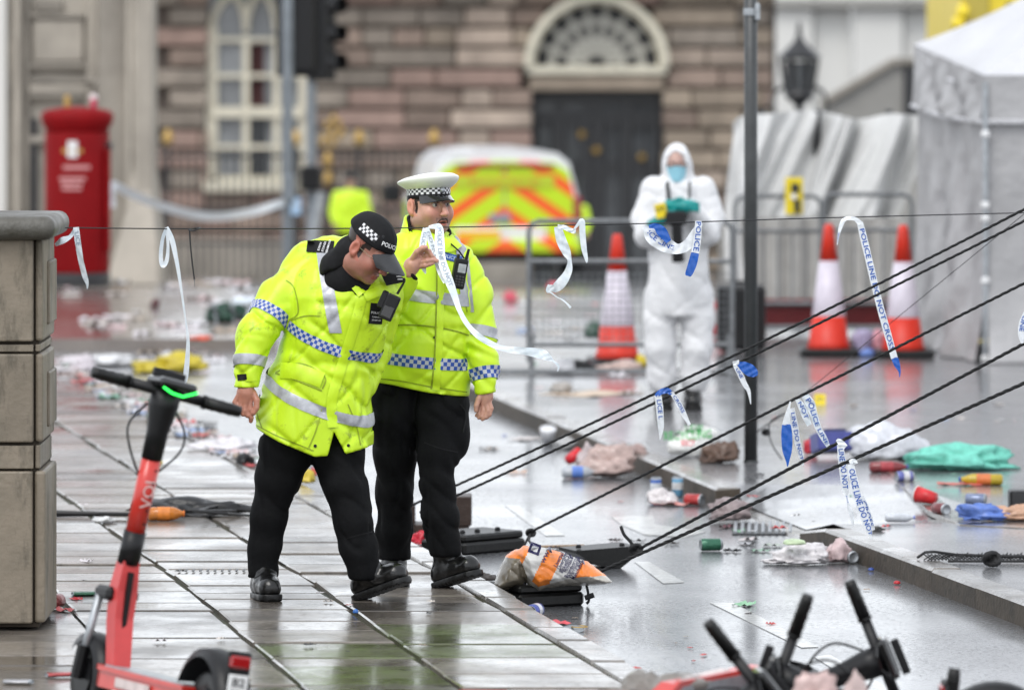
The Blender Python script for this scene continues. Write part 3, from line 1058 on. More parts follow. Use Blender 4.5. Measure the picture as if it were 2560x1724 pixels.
# railing in front of it
DR = 93.0
SR = FPX / DR
rl = thing('iron_railing', ((700 - 1280) / SR, DR, gz(DR)), 'black iron railing with gilded ball finials below the arched window', 'railing')
rx0, rx1 = (385 - 1280) / SR, (1090 - 1280) / SR
rzb, rzt = gz(DR), CAMH - (372 - HZ) / SR
k = 0
x = rx0
while x < rx1:
    mk('railing_bar', tube([(x, DR, rzb), (x, DR, rzt)], .016, 5), mt['iron'], rl)
    x += .125
for zz in (rzb + .55, rzb + 1.1, rzt - .12):
    mk('cross_rail', box(((rx0 + rx1) / 2, DR, zz), (rx1 - rx0, .05, .05)), mt['iron'], rl)
for px, py, r_ in ((420, 349, .1), (738, 352, .1), (898, 351, .1), (820, 405, .085), (820, 450, .085), (1085, 350, .1)):
    X_, Z_ = (px - 1280) / SR, CAMH - (py - HZ) / SR
    mk('post', tube([(X_, DR - .05, rzb), (X_, DR - .05, Z_ - .05)], .04, 6), mt['iron'], rl)
    mk('gilt_finial', xf(lathe([(.03, -.1), (.07, -.06), (r_, .02), (r_ * .7, .1), (.02, .18)], 10), loc(X_, DR - .05, Z_)), mt['gold'], rl)
# crest of gilded scrolls
cx_, cz_ = (832 - 1280) / SR, CAMH - (345 - HZ) / SR
crest = mk('gilt_crest', join(*[xf(lathe([(.015, -.06), (.055, -.02), (.05, .03), (.015, .07)], 8), loc(cx_ + dx, DR - .1, cz_ + dz)) for dx, dz in
                                ((-.12, 0), (.1, .02), (0, .12), (-.08, .22), (.1, .24), (0, -.1), (.15, .1), (-.16, -.08), (.02, .32), (-.03, .02))]), mt['gold'], rl)

# ---------------------------------------------------------------- pale stone building on the corner, left
DL = 62.0
SL = FPX / DL


def lx(px): return (px - 1280) / SL
def lz(py): return CAMH - (py - HZ) / SL


PB = thing('corner_building', (lx(200), DL, gz(DL)), 'pale limestone corner building with moulded pilasters behind the red post box', 'building')
zb = gz(DL) - .1
zt = 3.5
mk('wall', box((lx(-45), DL + .5, (zb + zt) / 2), (lx(330) - lx(-420), .5, zt - zb)), mt['portland'], PB)
for a, b, pr, m_ in ((-400, 14, .12, 'white_render'), (16, 34, .1, 'portland_grey'), (35, 50, .2, 'portland'), (51, 70, .1, 'portland_grey'),
                     (214, 244, .12, 'portland'), (246, 318, .35, 'portland_grey'), (318, 334, .5, 'portland'), (346, 386, .55, 'portland')):
    mk('pilaster', bbox((lx((a + b) / 2), DL + .25 - pr / 2, (zb + zt) / 2), (lx(b) - lx(a), pr, zt - zb), .015), mt[m_], PB)
for py, h_, m_ in ((40, 12, 'portland_grey'), (165, 14, 'portland_grey'), (205, 10, 'portland_grey'), (240, 16, 'portland_grey'), (222, 16, 'portland'), (350, 18, 'portland_grey')):
    mk('string_course', bbox((lx(142), DL + .2, lz(py)), (lx(214) - lx(72), .12, h_ / SL), .01), mt[m_], PB)
mk('panel', bbox((lx(118), DL + .22, lz(14)), (lx(150) - lx(80), .08, 28 / SL), .01), mt['portland_grey'], PB)
mk('panel', bbox((lx(142), DL + .22, lz(102)), (lx(208) - lx(80), .08, 108 / SL), .02), mt['portland'], PB)
mk('hood_mould', tube([(lx(214), DL + .1, lz(198)), (lx(240), DL + .05, lz(205)), (lx(258), DL, lz(225)), (lx(275), DL, lz(262)), (lx(278), DL, lz(330))], .045, 6), mt['portland_grey'], PB)
mk('drainpipe', tube([(lx(339), DL - .1, zb), (lx(339), DL - .1, zt)], .03, 6), mt['iron'], PB)
for py in (36, 186):
    mk('pipe_bracket', bbox((lx(338), DL - .12, lz(py)), (.09, .1, .09), .01), mt['iron'], PB)
# battered buttress at the corner
bt = []
for py, a, b in ((-60, 322, 386), (420, 326, 388), (520, 310, 398), (600, 290, 408), (705, 262, 414)):
    bt.append((lz(py), lx(a), lx(b)))
V, F = [], []
for zz, a, b in bt:
    yo = DL - .1 - (b - a) * .6
    V += [(a, DL + .4, zz), (a + .05, yo, zz), (b - .05, yo, zz), (b, DL + .4, zz)]
for i in range(len(bt) - 1):
    for k in range(4):
        F.append((i * 4 + k, i * 4 + (k + 1) % 4, i * 4 + 4 + (k + 1) % 4, i * 4 + 4 + k)[::-1])
mk('buttress', (V, F + [(0, 1, 2, 3)]), mt['portland'], PB)
mk('door_slot', box((lx(82), DL + .2, lz(480)), (.06, .1, 1.6)), mt['iron'], PB)

# ---------------------------------------------------------------- buildings beyond on the right
wb = thing('white_building', ((2300 - 1280) * 125 / FPX, 125, gz(125)), 'plain white rendered building far behind the forensic tents', 'building')
D_ = 125.0
S_ = FPX / D_
for i, (a, b, m_) in enumerate(((1925, 2030, 'white_render'), (2034, 2128, 'white_render'), (2132, 2255, 'white_render'), (2259, 2420, 'white_render'), (2424, 2700, 'white_render'))):
    mk('wall_panel', bbox((((a + b) / 2 - 1280) / S_, D_ + (i % 2) * .25, .6), ((b - a) / S_, .6, 7.6), .02), mt[m_], wb)
mk('wall_ledge', bbox(((2200 - 1280) / S_, D_ - .1, CAMH + 72 / S_), (5, .9, .2), .02), mt['grey_render'], wb)
D_ = 92.0
S_ = FPX / D_
sw = thing('stone_parapet', ((2200 - 1280) / S_, D_, gz(D_)), 'grey stone stair parapet sloping up beside the white tent', 'parapet')
poly = [((px - 1280) / S_, CAMH - (py - HZ) / S_) for px, py in ((2060, 700), (2060, 262), (2235, 158), (2310, 158), (2310, 700))]
mk('wall', prism(poly[::-1], D_, D_ + .6), mt['grey_render'], sw)
mk('coping', prism([((px - 1280) / S_, CAMH - (py - HZ) / S_) for px, py in ((2055, 268), (2055, 252), (2235, 146), (2312, 146), (2312, 160), (2235, 160))], D_ - .12, D_ + .7), mt['portland_grey'], sw)
mk('dark_recess', box(((2280 - 1280) / S_, D_ - .02, CAMH - (230 - HZ) / S_), (44 / S_, .06, 130 / S_)), mt['iron'], sw)
# lantern on a scrolled bracket
D_ = 72.0
S_ = FPX / D_


def LP(px, py): return ((px - 1280) / S_, CAMH - (py - HZ) / S_)


lt = thing('street_lantern', (LP(1998, 0)[0], D_, gz(D_)), 'black Victorian style street lantern above the white screens', 'lantern')
X_ = LP(1998, 0)[0]
k_ = 1.15 / S_
mk('glass', xf(lathe([(28 * k_, -44 * k_), (38 * k_, 30 * k_)], 6), loc(X_, D_, LP(0, 188)[1]) @ rz(R(30))), mt['glass_dark'], lt)
mk('frame', join(*[tube([(X_ + 29 * k_ * math.cos(R(60 * i)), D_ + 29 * k_ * math.sin(R(60 * i)), LP(0, 228)[1]), (X_ + 40 * k_ * math.cos(R(60 * i)), D_ + 40 * k_ * math.sin(R(60 * i)), LP(0, 150)[1])], 5 * k_, 5) for i in range(6)]), mt['iron'], lt)
mk('cap', xf(lathe([(44 * k_, 0), (46 * k_, 8 * k_), (30 * k_, 22 * k_), (12 * k_, 40 * k_), (5 * k_, 58 * k_), (6 * k_, 70 * k_), (1 * k_, 84 * k_)], 12), loc(X_, D_, LP(0, 150)[1])), mt['iron'], lt)
mk('base', xf(lathe([(8 * k_, -30 * k_), (34 * k_, -6 * k_), (30 * k_, 4 * k_)], 12), loc(X_, D_, LP(0, 232)[1])), mt['iron'], lt)
for s in (-1, 1):
    mk('scroll', tube([(X_ + s * 30 * k_, D_, LP(0, 215)[1]), (X_ + s * 52 * k_, D_, LP(0, 230)[1]), (X_ + s * 62 * k_, D_, LP(0, 262)[1]), (X_ + s * 46 * k_, D_, LP(0, 300)[1])], 5 * k_, 5), mt['iron'], lt)
mk('column', tube([(X_, D_, gz(D_)), (X_, D_, LP(0, 258)[1])], [.09, .05], 8), mt['iron'], lt)
# yellow ambulance behind the tent
D_ = 62.0
S_ = FPX / D_
am = thing('ambulance', ((2520 - 1280) / S_, D_, gz(D_)), 'yellow emergency vehicle showing over the roof of the white gazebo', 'ambulance')
ax0, ax1 = (2402 - 1280) / S_, (2402 - 1280) / S_ + 2.2
azt = CAMH + 110 / S_
mk('body', bbox(((ax0 + ax1) / 2, D_ + 2.6, (gz(D_) + .4 + azt) / 2), (ax1 - ax0, 5.2, azt - gz(D_) - .4), .06), mt['yellow'], am)
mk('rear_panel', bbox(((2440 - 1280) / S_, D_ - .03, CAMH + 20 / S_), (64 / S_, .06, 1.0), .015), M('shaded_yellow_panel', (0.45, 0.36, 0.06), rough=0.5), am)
mk('roof_strip', bbox((ax0 + .2, D_ - .05, azt - 90 / S_), (64 / S_, .06, 9 / S_), .01), mt['portland'], am)
mk('window', bbox(((2545 - 1280) / S_, D_ - .02, CAMH + 66 / S_), (60 / S_, .05, 14 / S_), .01), mt['glass_dark'], am)
for px, py in ((2405, 32), (2394, 60), (2400, 84)):
    mk('beacon', xf(lathe([(.02, -.07), (.075, -.06), (.085, 0), (.06, .06), (.01, .08)], 12), loc((px - 1280) / S_, D_ - .06, CAMH - (py - HZ) / S_) @ ry(R(-90))), mt['yellow'], am)
for sx in (0.25, 1.95):
    for yy in (.9, 4.2):
        mk('wheel', xf(lathe([(.34, -.11), (.36, -.05), (.36, .05), (.34, .11)], 18), loc(ax0 + sx, D_ + yy, gz(D_) + .26) @ ry(R(90))), mt['rubber'], am)

# ---------------------------------------------------------------- traffic signals
def sig_head(name_t, cx, d, ztop, w, h, board, parent, yaw, lens=3):
    T = loc(cx, d, ztop - h / 2) @ rz(yaw)
    if board:
        mk('backing_board', xf(bbox((0, 0, 0), (board, .02, h + .12), .004), T), mt['blk'], parent)
    hb = mk('signal_head', xf(bbox((0, -.08 if not board else .1, 0), (w, .2, h), .02), T), mt['blk'], parent)
    for i in range(lens):
        zc = h / 2 - h / lens * (i + .5)
        g = lathe([(.1, 0), (.115, .02), (.11, .2)], 12, cap=False)
        mk('visor', xf(g, T @ loc(0, -.18, zc) @ rx(R(90))), mt['blk'], hb)
        mk('lens', xf(lathe([(.02, .01), (.095, 0)], 12), T @ loc(0, -.185, zc) @ rx(R(90))), mt['glass_pale'], hb)


d_ = 65.0
s_ = FPX / d_
z0 = gz(d_)
tl = thing('traffic_signal', ((720 - 1280) / s_, d_, z0), 'grey pole carrying a black traffic signal seen from behind', 'traffic light', 'traffic signals')
px_ = (719 - 1280) / s_
mk('pole', tube([(px_, d_, z0), (px_, d_, 4.2)], .062, 12), mt['polegrey'], tl)
sig_head('a', (752 - 1280) / s_, d_ + .25, CAMH - (190 - HZ) / s_ + 1.15, .32, 1.1, .58, tl, R(180))
mk('push_button_unit', bbox((px_ + .02, d_ - .1, CAMH - (470 - HZ) / s_), (.13, .12, .3), .015), mt['polegrey'], tl)
mk('blue_notice', bbox((px_ + .1, d_ - .12, CAMH - (515 - HZ) / s_), (.12, .02, .2), .005), M('blue_white_notice', (0.2, 0.45, 0.75), rough=.4, noise=(9, .4, (.7, .75, .8))), tl)
d_ = 70.0
s_ = FPX / d_
z0 = gz(d_)
t2 = thing('traffic_signal', ((778 - 1280) / s_, d_, z0), 'second traffic signal with hooded lamps turned to the right, leaning strut below', 'traffic light', 'traffic signals')
px_ = (778 - 1280) / s_
mk('pole', tube([(px_, d_, z0), (px_, d_, 4.2)], .06, 12), mt['polegrey'], t2)
sig_head('b', (806 - 1280) / s_, d_ - .1, CAMH - (200 - HZ) / s_ + 1.1, .34, 1.05, .42, t2, R(40))
mk('control_box', bbox((px_, d_ - .08, CAMH - (445 - HZ) / s_), (.24, .2, .3), .02), mt['blk'], t2)
mk('strut', tube([((805 - 1280) / s_, d_ - .15, CAMH - (480 - HZ) / s_), ((768 - 1280) / s_, d_ - .25, z0)], .06, 8), mt['galv'], t2)

# ---------------------------------------------------------------- red pillar box
d_ = 55.5
s_ = FPX / d_
c = Vector(((193 - 1280) / s_, d_, 0))
pb = thing('post_box', c, 'tall red oval pillar post box on the far pavement', 'post box')
rr = 81 / s_
hh = (715 - 268) / s_
body = mk('body', xf(lathe([(rr * .98, .13), (rr, .16), (rr, hh - .26), (rr * .97, hh - .24)], 28, .8), loc(*c)), mt['postred'], pb, True)
mk('base', xf(lathe([(rr * 1.03, 0), (rr * 1.03, .1), (rr, .135)], 28, .8), loc(*c)), mt['iron'], pb)
mk('cap', xf(lathe([(rr * .97, hh - .245), (rr * .99, hh - .2), (rr * 1.1, hh - .15), (rr * 1.13, hh - .07), (rr * 1.0, hh - .03), (rr * .5, hh), (0.01, hh + .012)], 28, .8), loc(*c)), mt['postred'], pb, True)
slot = mk('aperture', bbox((c.x + rr * .93, c.y - .02, hh - .38), (.1, .2, .07), .01), mt['blk'], body)
mk('door_edge', bbox((c.x + rr * .97, c.y - .1, .85), (.05, .12, 1.0), .01), mt['postred'], body)
bv = bvh_of(lathe([(rr, .1), (rr, hh - .25)], 40, .8))
for (px, py, w, h, m_, nm) in ((186, 372, 30, 52, 'white', 'crest'), (186, 376, 62, 14, 'gold', 'crest_scroll'), (196, 417, 82, 16, 'ink_white', 'print_line'), (186, 445, 80, 14, 'ink_white', 'print_line'), (184, 457, 66, 12, 'ink_white', 'print_line'), (184, 470, 60, 12, 'ink_white', 'print_line')):
    o_ = W(px, py, d_) - c
    g = patch_grid(w / s_ * .82, h / s_ * (.62 if 'print' in nm else .8), 8, 2)
    g = project(g, (o_.x, -.1, o_.z), (1, 0, 0), (0, 0, 1), bv, .004)
    mk(nm, xf(g, loc(*c)), mt[m_] if 'print' not in nm else lm((.55, .25, .25)), body)
# bottle and cup left standing on the box
ct = thing('drinks_can', W(168, 268, d_), 'small gold drinks can standing on top of the red post box', 'can')
mk('body', xf(lathe([(.025, 0), (.033, .01), (.033, .1), (.026, .12)], 12), loc(*W(168, 269, d_))), mt['gold'], ct)
ct = thing('plastic_cup', W(237, 270, d_), 'crumpled pink and white cup on top of the red post box', 'cup')
mk('cup', xf(lathe([(.025, 0), (.035, .09)], 12), loc(*W(234, 271, d_))), lm((.6, .03, .1)), ct)
mk('lid', xf(lathe([(.04, .09), (.03, .14)], 12), loc(*W(234, 271, d_))), lm((.7, .6, .6)), ct)
# ---------------------------------------------------------------- police van
d_ = 79.0
s_ = FPX / d_
zg = gz(d_)
vc = Vector(((1262 - 1280) / s_, d_, zg))
van = thing('police_van', vc, 'white police van with lime and orange chevron rear, parked before the gateway', 'van')
VT = loc(*vc) @ rz(R(5.5))
VW, VH, VL = 1.93, 1.95, 4.8
VT = VT @ Matrix.Diagonal((1.15, 1, .92, 1))
# local: x across, y from the rear (0) forward, z up
sec = [(-.82, .42), (-.93, .55), (-.95, .95), (-.93, 1.1), (-.8, 1.75), (-.66, 1.9), (-.3, VH), (.3, VH), (.66, 1.9), (.8, 1.75), (.93, 1.1), (.95, .95), (.93, .55), (.82, .42)]
st = [(0.06, .97, 0), (.16, 1, 0), (3.4, 1, 0), (3.9, .98, -.12), (4.3, .95, -.55)]
V, F = [], []
for y_, k_, dz in st:
    for (x, z) in sec:
        zz = z + (dz * max(0, (z - .9)) / 1.05)
        V.append((x * k_, y_, zz))
n_ = len(sec)
for i in range(len(st) - 1):
    for k in range(n_):
        F.append((i * n_ + k, i * n_ + (k + 1) % n_, (i + 1) * n_ + (k + 1) % n_, (i + 1) * n_ + k))
F.append(tuple(range(n_))); F.append(tuple(range(len(V) - 1, len(V) - n_ - 1, -1)))
vb = mk('body', xf((V, F), VT), mt['vwhite'], van, False)
mk('bonnet', xf(bbox((0, 4.5, .85), (1.8, .8, .7), .12, seg=2), VT), mt['vwhite'], van)


def chevron_mat():
    m = bpy.data.materials.new('chevron_print')
    m.use_nodes = True
    N, L = m.node_tree.nodes, m.node_tree.links
    b = N['Principled BSDF']
    uv = N.new('ShaderNodeUVMap'); uv.uv_map = 'UVMap'
    sx = N.new('ShaderNodeSeparateXYZ')
    L.new(uv.outputs[0], sx.inputs[0])

    def mth(op, a, b_=None):
        n = N.new('ShaderNodeMath'); n.operation = op
        for i, q in enumerate((a, b_)):
            if q is None: continue
            if isinstance(q, (int, float)): n.inputs[i].default_value = q
            else: L.new(q, n.inputs[i])
        return n.outputs[0]
    ab = mth('ABSOLUTE', sx.outputs['X'])
    t = mth('ADD', mth('MULTIPLY', ab, .85), sx.outputs['Y'])
    fr = mth('FRACT', mth('ADD', mth('DIVIDE', t, .5), .15))
    fac = mth('LESS_THAN', fr, .42)
    mx = N.new('ShaderNodeMix'); mx.data_type = 'RGBA'
    L.new(fac, mx.inputs['Factor'])
    mx.inputs['A'].default_value = (0.55, 0.75, 0.015, 1)
    mx.inputs['B'].default_value = (0.9, 0.13, 0.02, 1)
    L.new(mx.outputs['Result'], b.inputs['Base Color'])
    b.inputs['Roughness'].default_value = 0.35
    return m


mt['chevron'] = chevron_mat()
# printed rear doors, following the tapered shell
out = [(-.86, .6), (-.9, .95), (-.88, 1.1), (-.77, 1.64), (-.6, 1.76), (0, 1.79), (.6, 1.76), (.77, 1.64), (.88, 1.1), (.9, .95), (.86, .6)]
for sgn in (-1, 1):
    pl = [(x, z) for x, z in out if x * sgn > 0.01] + ([(.012, 1.79), (.012, .6)] if sgn < 0 else [(.012, .6), (.012, 1.79)])
    pl = [(sgn * abs(x), z) for x, z in pl]
    g = prism(pl, 0.02, .07)
    vv = np.array(g[0])
    mk('rear_door', xf((g[0], g[1]), VT)[:2] + (np.stack([vv[:, 0], vv[:, 2]], 1),), mt['chevron'], van)
wnd = mk('rear_window', xf(bbox((0, .012, 1.48), (1.2, .02, .2), .01), VT)[:2] + (None,), lm((.5, .6, .03), .2), van)
tg = text_geo('POLICE', .24, 1.1, .01)
mk('lettering', xf(([(p[0], 0, p[1]) for p in tg[0]], [q[::-1] for q in tg[1]]), VT @ loc(0, -.004, 1.46)), lm((.55, .35, .02), .3), wnd)
mk('top_edge_print', xf(bbox((0, .0, 1.72), (1.2, .05, .05), .01), VT), lm((.25, .08, .04)), van)
mk('badge', xf(bbox((-.06, .0, .93), (.26, .03, .12), .01), VT), lm((.25, .28, .35), .3), van)
_b = xf(bbox((0, -.02, .5), (1.84, .2, .2), .03), VT)
_bl = np.array(bbox((0, -.02, .5), (1.84, .2, .2), .03)[0])
mk('bumper', (_b[0], _b[1], _bl[:, [0, 2]]), mt['chevron'], van)
mk('number_plate', xf(bbox((-.32, -.04, .68), (.52, .03, .13), .005), VT), mt['plate_yellow'], van)
mk('plate_panel', xf(bbox((-.05, -.005, .7), (1.1, .03, .2), .005), VT), mt['white'], van)
for sgn in (-1, 1):
    tlp = mk('tail_light', xf(bbox((sgn * .88, .03, 1.0), (.1, .1, .5), .02), VT), mt['taillight'], van)
    mk('mirror', xf(bbox((sgn * 1.12, 3.6, 1.2), (.22, .12, .3), .04), VT), mt['blk'], van)
    for yy in (.85, 3.9):
        wh = mk('wheel', xf(lathe([(.3, -.1), (.34, -.07), (.34, .07), (.3, .1)], 20), VT @ loc(sgn * .82, yy, .34) @ ry(R(90))), mt['rubber'], van)
        mk('rim', xf(lathe([(.2, -.112), (.2, .112)], 14), VT @ loc(sgn * .82, yy, .34) @ ry(R(90))), mt['galv'], wh)
    for i in range(5):
        mk('side_block', xf(bbox((sgn * .955, .5 + i * .75, .93), (.012, .72, .3), .004), VT), mt['vblue'] if i % 2 else mt['lime'], van)
        mk('side_block', xf(bbox((sgn * .945, .5 + i * .75, .63), (.02, .72, .3), .004), VT), mt['lime'] if i % 2 else mt['vblue'], van)
mk('underside', xf(bbox((0, 2.2, .38), (1.6, 4.2, .22), .02), VT), mt['blk'], van)
mk('rear_beacon', xf(bbox((-.5, .3, 1.95), (.3, .2, .05), .02), VT), mt['white'], van)


# ---------------------------------------------------------------- people: shared field builders
def person_mesh(name, field, lo, hi, h, mat, parent, tint=None, label=None):
    v, f = surfnet(field, lo, hi, h)
    col = tint(v) if tint is not None else None
    return mk(name, (v, f, None, col), mat, parent, True, label=label), (v, f)


def simple_officer(px, d, z, top_py, label, turn=0.0, cap='blk'):
    """distant standing figure in a fluorescent jacket"""
    s = FPX / d
    c = Vector(((px - 1280) / s, d, z))
    h = (CAMH - (top_py - HZ) / s) - z
    k = h / 1.78
    t = thing('person', c, label, 'person')

    def pt(x, y, zz): return (c.x + x * k, c.y + y * k, c.z + zz * k)

    def jack(P):
        dd_ = loft(P, [(pt(0, 0, z_)[2], c.x, c.y, a * k, b * k) for z_, a, b in ((.78, .25, .16), (1.0, .24, .15), (1.25, .25, .15), (1.42, .23, .13), (1.5, .12, .09))])
        for sg in (-1, 1):
            dd_ = smin(dd_, chain(P, [pt(sg * .22, 0, 1.4), pt(sg * .29, -.02, 1.13), pt(sg * .25, -.12, .92)], [.085 * k, .075 * k, .055 * k], .02), .04)
        return dd_ + .008 * vnoise(P, (7, 7, 12))
    person_mesh('jacket', jack, pt(-.5, -.35, .7), pt(.5, .35, 1.6), .02, mt['hiviz'], t)

    def legs(P):
        dd_ = None
        for sg in (-1, 1):
            e = chain(P, [pt(sg * .1, 0, .85), pt(sg * .11, -.01, .47), pt(sg * .11, 0, .06)], [.11 * k, .085 * k, .065 * k], .02)
            dd_ = e if dd_ is None else smin(dd_, e, .02)
        return dd_
    person_mesh('trousers', legs, pt(-.35, -.25, .02), pt(.35, .25, 1.0), .022, mt['trouser'], t)

    def head(P):
        e = ell(P, pt(0, 0, 1.63), (.075 * k, .09 * k, .115 * k))
        return smin(e, rcone(P, pt(0, .01, 1.45), pt(0, 0, 1.58), .06 * k, .055 * k), .02)
    person_mesh('head', head, pt(-.15, -.15, 1.4), pt(.15, .15, 1.8), .014, mt['skin'], t, tint=lambda v: np.tile((.5, .3, .23), (len(v), 1)))
    mk('cap', xf(lathe([(.09 * k, 0), (.098 * k, .03 * k), (.085 * k, .085 * k), (.03 * k, .1 * k)], 16), loc(*pt(0, 0, 1.685))), mt[cap], t)
    mk('cap_peak', xf(bbox((0, -.1 * k, 0), (.15 * k, .1 * k, .012), .004), loc(*pt(0, 0, 1.69))), mt['blk'], t)
    for sg in (-1, 1):
        mk('boot', xf(bbox((sg * .11 * k, -.05 * k, .05 * k), (.1 * k, .26 * k, .1 * k), .03), loc(*c)), mt['blk'], t)
        mk('hand', xf(lathe([(.02, -.04), (.038, 0), (.03, .05)], 8), loc(*pt(sg * .26, -.16, .86))), lm((.5, .3, .22)), t)
    return t


simple_officer(876, 84, gz(84), 432, 'police officer in lime jacket standing left of the parked van')
simple_officer(1434, 88, gz(88), 476, 'officer in lime jacket and white cap half hidden right of the van', cap='capwhite')

# ---------------------------------------------------------------- background tape by the traffic signal
def ribbon_pts(pts, n=8):
    """pts: (px, py, d, width_px, twist_deg) -> list of (left, right) world points"""
    out = []
    sp_ = spline(pts, n)
    C = [W(p[0], p[1], p[2]) for p in sp_]
    for i, p in enumerate(sp_):
        t = (C[min(i + 1, len(C) - 1)] - C[max(i - 1, 0)]).normalized()
        side = t.cross(Vector((0, -1, 0)))
        if side.length < 1e-4: side = Vector((1, 0, 0))
        side.normalize()
        nrm = side.cross(t)
        a = R(p[4])
        sv = (side * math.cos(a) + nrm * math.sin(a)) * (max(p[3], .5) * p[2] / FPX / 2)
        out.append((C[i] - sv, C[i] + sv))
    return out


def ribbon_geo(lr, nv=4, crumple=0.0, seed=0):
    V, F = [], []
    rr_ = random.Random(seed)
    for i, (a, b) in enumerate(lr):
        w_ = (b - a).length
        for k in range(nv):
            p = a.lerp(b, k / (nv - 1))
            p = p + Vector((0, 1, 0)) * (math.sin(i * .9 + k * 1.7 + seed) * crumple * w_ + rr_.uniform(-1, 1) * crumple * w_ * .3)
            V.append(tuple(p))
    for i in range(len(lr) - 1):
        for k in range(nv - 1):
            F.append((i * nv + k, i * nv + k + 1, (i + 1) * nv + k + 1, (i + 1) * nv + k))
    return V, F


bt_ = thing('barrier_tape', W(300, 470, 60), 'blurred white police tape sagging from the corner building to the signal pole', 'barrier tape')
mk('tape', ribbon_geo(ribbon_pts([(278, 458, 56.5, 18, 10), (340, 490, 57, 22, 5), (420, 520, 58.5, 23, 0), (520, 541, 60, 23, -5), (620, 532, 62.5, 21, 0), (712, 504, 64.8, 18, 10)], 8), 3, .1), mt['tape'], bt_, True)
mk('tape_end', ribbon_geo(ribbon_pts([(279, 455, 56.4, 24, 10), (277, 490, 56.4, 24, 30), (280, 520, 56.4, 16, 10)], 5), 3, .1), mt['tape_pale'], bt_, True)

# ---------------------------------------------------------------- gazebo tent
zf = 0.0
sN = 333.0; dN = FPX / sN
xN = (2468 - 1280) / sN
dF = dN + 3.0; xF = (2294 - 1280) * dF / FPX
tent = thing('gazebo_tent', (xN, dN, 0), 'white pop-up forensic tent with grey legs at the edge of the road', 'tent')
eN = CAMH - (188 - HZ) / sN
eF = CAMH - (112 - HZ) * dF / FPX
tr = random.Random(5)


def wallsheet(A, B, z0A, z0B, z1A, z1B, nu, nv, amp, flare=0.0, seed=0.0):
    """hanging cloth between two uprights, with folds running down from the eaves"""
    A, B = Vector(A), Vector(B)
    t = (B - A).normalized()
    n_ = Vector((t.y, -t.x, 0))
    L_ = (B - A).length

    def fn(u, v):
        p = A.lerp(B, u)
        z = (z0A + (z0B - z0A) * u) * (1 - v) + (z1A + (z1B - z1A) * u) * v
        w_ = math.sin(math.pi * min(max(u, 0), 1)) ** .5 if 0 < u < 1 else 0
        o = amp * w_ * (math.sin(u * L_ * 6 + v * 5 + seed) + .6 * math.sin(u * L_ * 13 - v * 7 + seed * 2) + .4 * math.sin((u * L_ - v * 2.3) * 9 + seed)) * (1.15 - v)
        o += flare * (1 - v) ** 4 * (1 + .4 * math.sin(u * 9 + seed))
        return (p.x + n_.x * o, p.y + n_.y * o, z)
    return grid(nu, nv, fn)


FR = (xN + 3.0, dN, 0)
BL = (xF, dF, 0)
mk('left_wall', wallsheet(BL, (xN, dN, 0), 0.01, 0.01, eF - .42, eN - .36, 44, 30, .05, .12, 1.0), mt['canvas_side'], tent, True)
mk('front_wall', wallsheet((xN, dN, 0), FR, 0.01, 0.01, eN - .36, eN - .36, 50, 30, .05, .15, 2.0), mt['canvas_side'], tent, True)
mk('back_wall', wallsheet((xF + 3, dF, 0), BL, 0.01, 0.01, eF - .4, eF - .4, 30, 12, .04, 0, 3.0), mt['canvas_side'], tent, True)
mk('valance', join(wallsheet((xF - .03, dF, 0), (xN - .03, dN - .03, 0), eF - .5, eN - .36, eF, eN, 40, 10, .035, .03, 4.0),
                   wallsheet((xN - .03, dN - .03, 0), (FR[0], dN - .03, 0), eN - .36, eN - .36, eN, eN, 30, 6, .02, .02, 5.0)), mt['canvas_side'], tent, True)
mk('hem_tape', join(tube([(xF - .05, dF, eF - .49), ((xF + xN) / 2 - .06, (dF + dN) / 2, (eF + eN) / 2 - .45), (xN - .05, dN - .05, eN - .35)], .018, 5),
                    tube([(xN - .05, dN - .05, eN - .35), (FR[0], dN - .05, eN - .35)], .018, 5)), mt['canvas'], tent)
pk = Vector(((xF + xN) / 2 + 1.5, (dN + dF) / 2, 3.35))
rfv = [(xF - .03, dF, eF), (xN - .03, dN - .03, eN), (FR[0], dN - .03, eN), (xF + 3, dF, eF)]


def roof_side(a, b):
    a, b = Vector(a), Vector(b)
    return grid(16, 16, lambda u, v: a.lerp(b, u).lerp(pk, v) + Vector((0, 0, -.16 * math.sin(math.pi * u) * (1 - v) - .16 * math.sin(math.pi * v) * .6)))


mk('roof', join(roof_side(rfv[0], rfv[1]), roof_side(rfv[1], rfv[2]), roof_side(rfv[2], rfv[3]), roof_side(rfv[3], rfv[0])), mt['canvas'], tent, True)
for (x, y) in ((xN - .02, dN - .06), (xF + .05, dF - .05), (FR[0], dN + .05), (xF + 3, dF - .05)):
    lg = mk('leg', bbox((x, y, 1.05), (.035, .035, 2.1), .004), mt['galv'], tent)
    if x == xN - .02:
        for py in (335, 512, 545, 700, 895):
            mk('strap', bbox((x, y - .004, CAMH - (py - HZ) / sN), (.06, .055, .05), .01), mt['white'], lg)

# ---------------------------------------------------------------- white sheeting screen behind the barriers
dS = 49.0
sS = FPX / dS
scr = thing('sheeting_screen', ((2060 - 1280) / sS, dS, 0), 'long draped white sheeting screen behind the crowd barriers', 'screen')
tops = [(1828, 310), (1850, 292), (1905, 285), (1960, 280), (2045, 275), (2080, 284), (2150, 300), (2225, 283), (2290, 288), (2330, 286)]
tpx = [t_[0] for t_ in tops]; tpy = [t_[1] for t_ in tops]


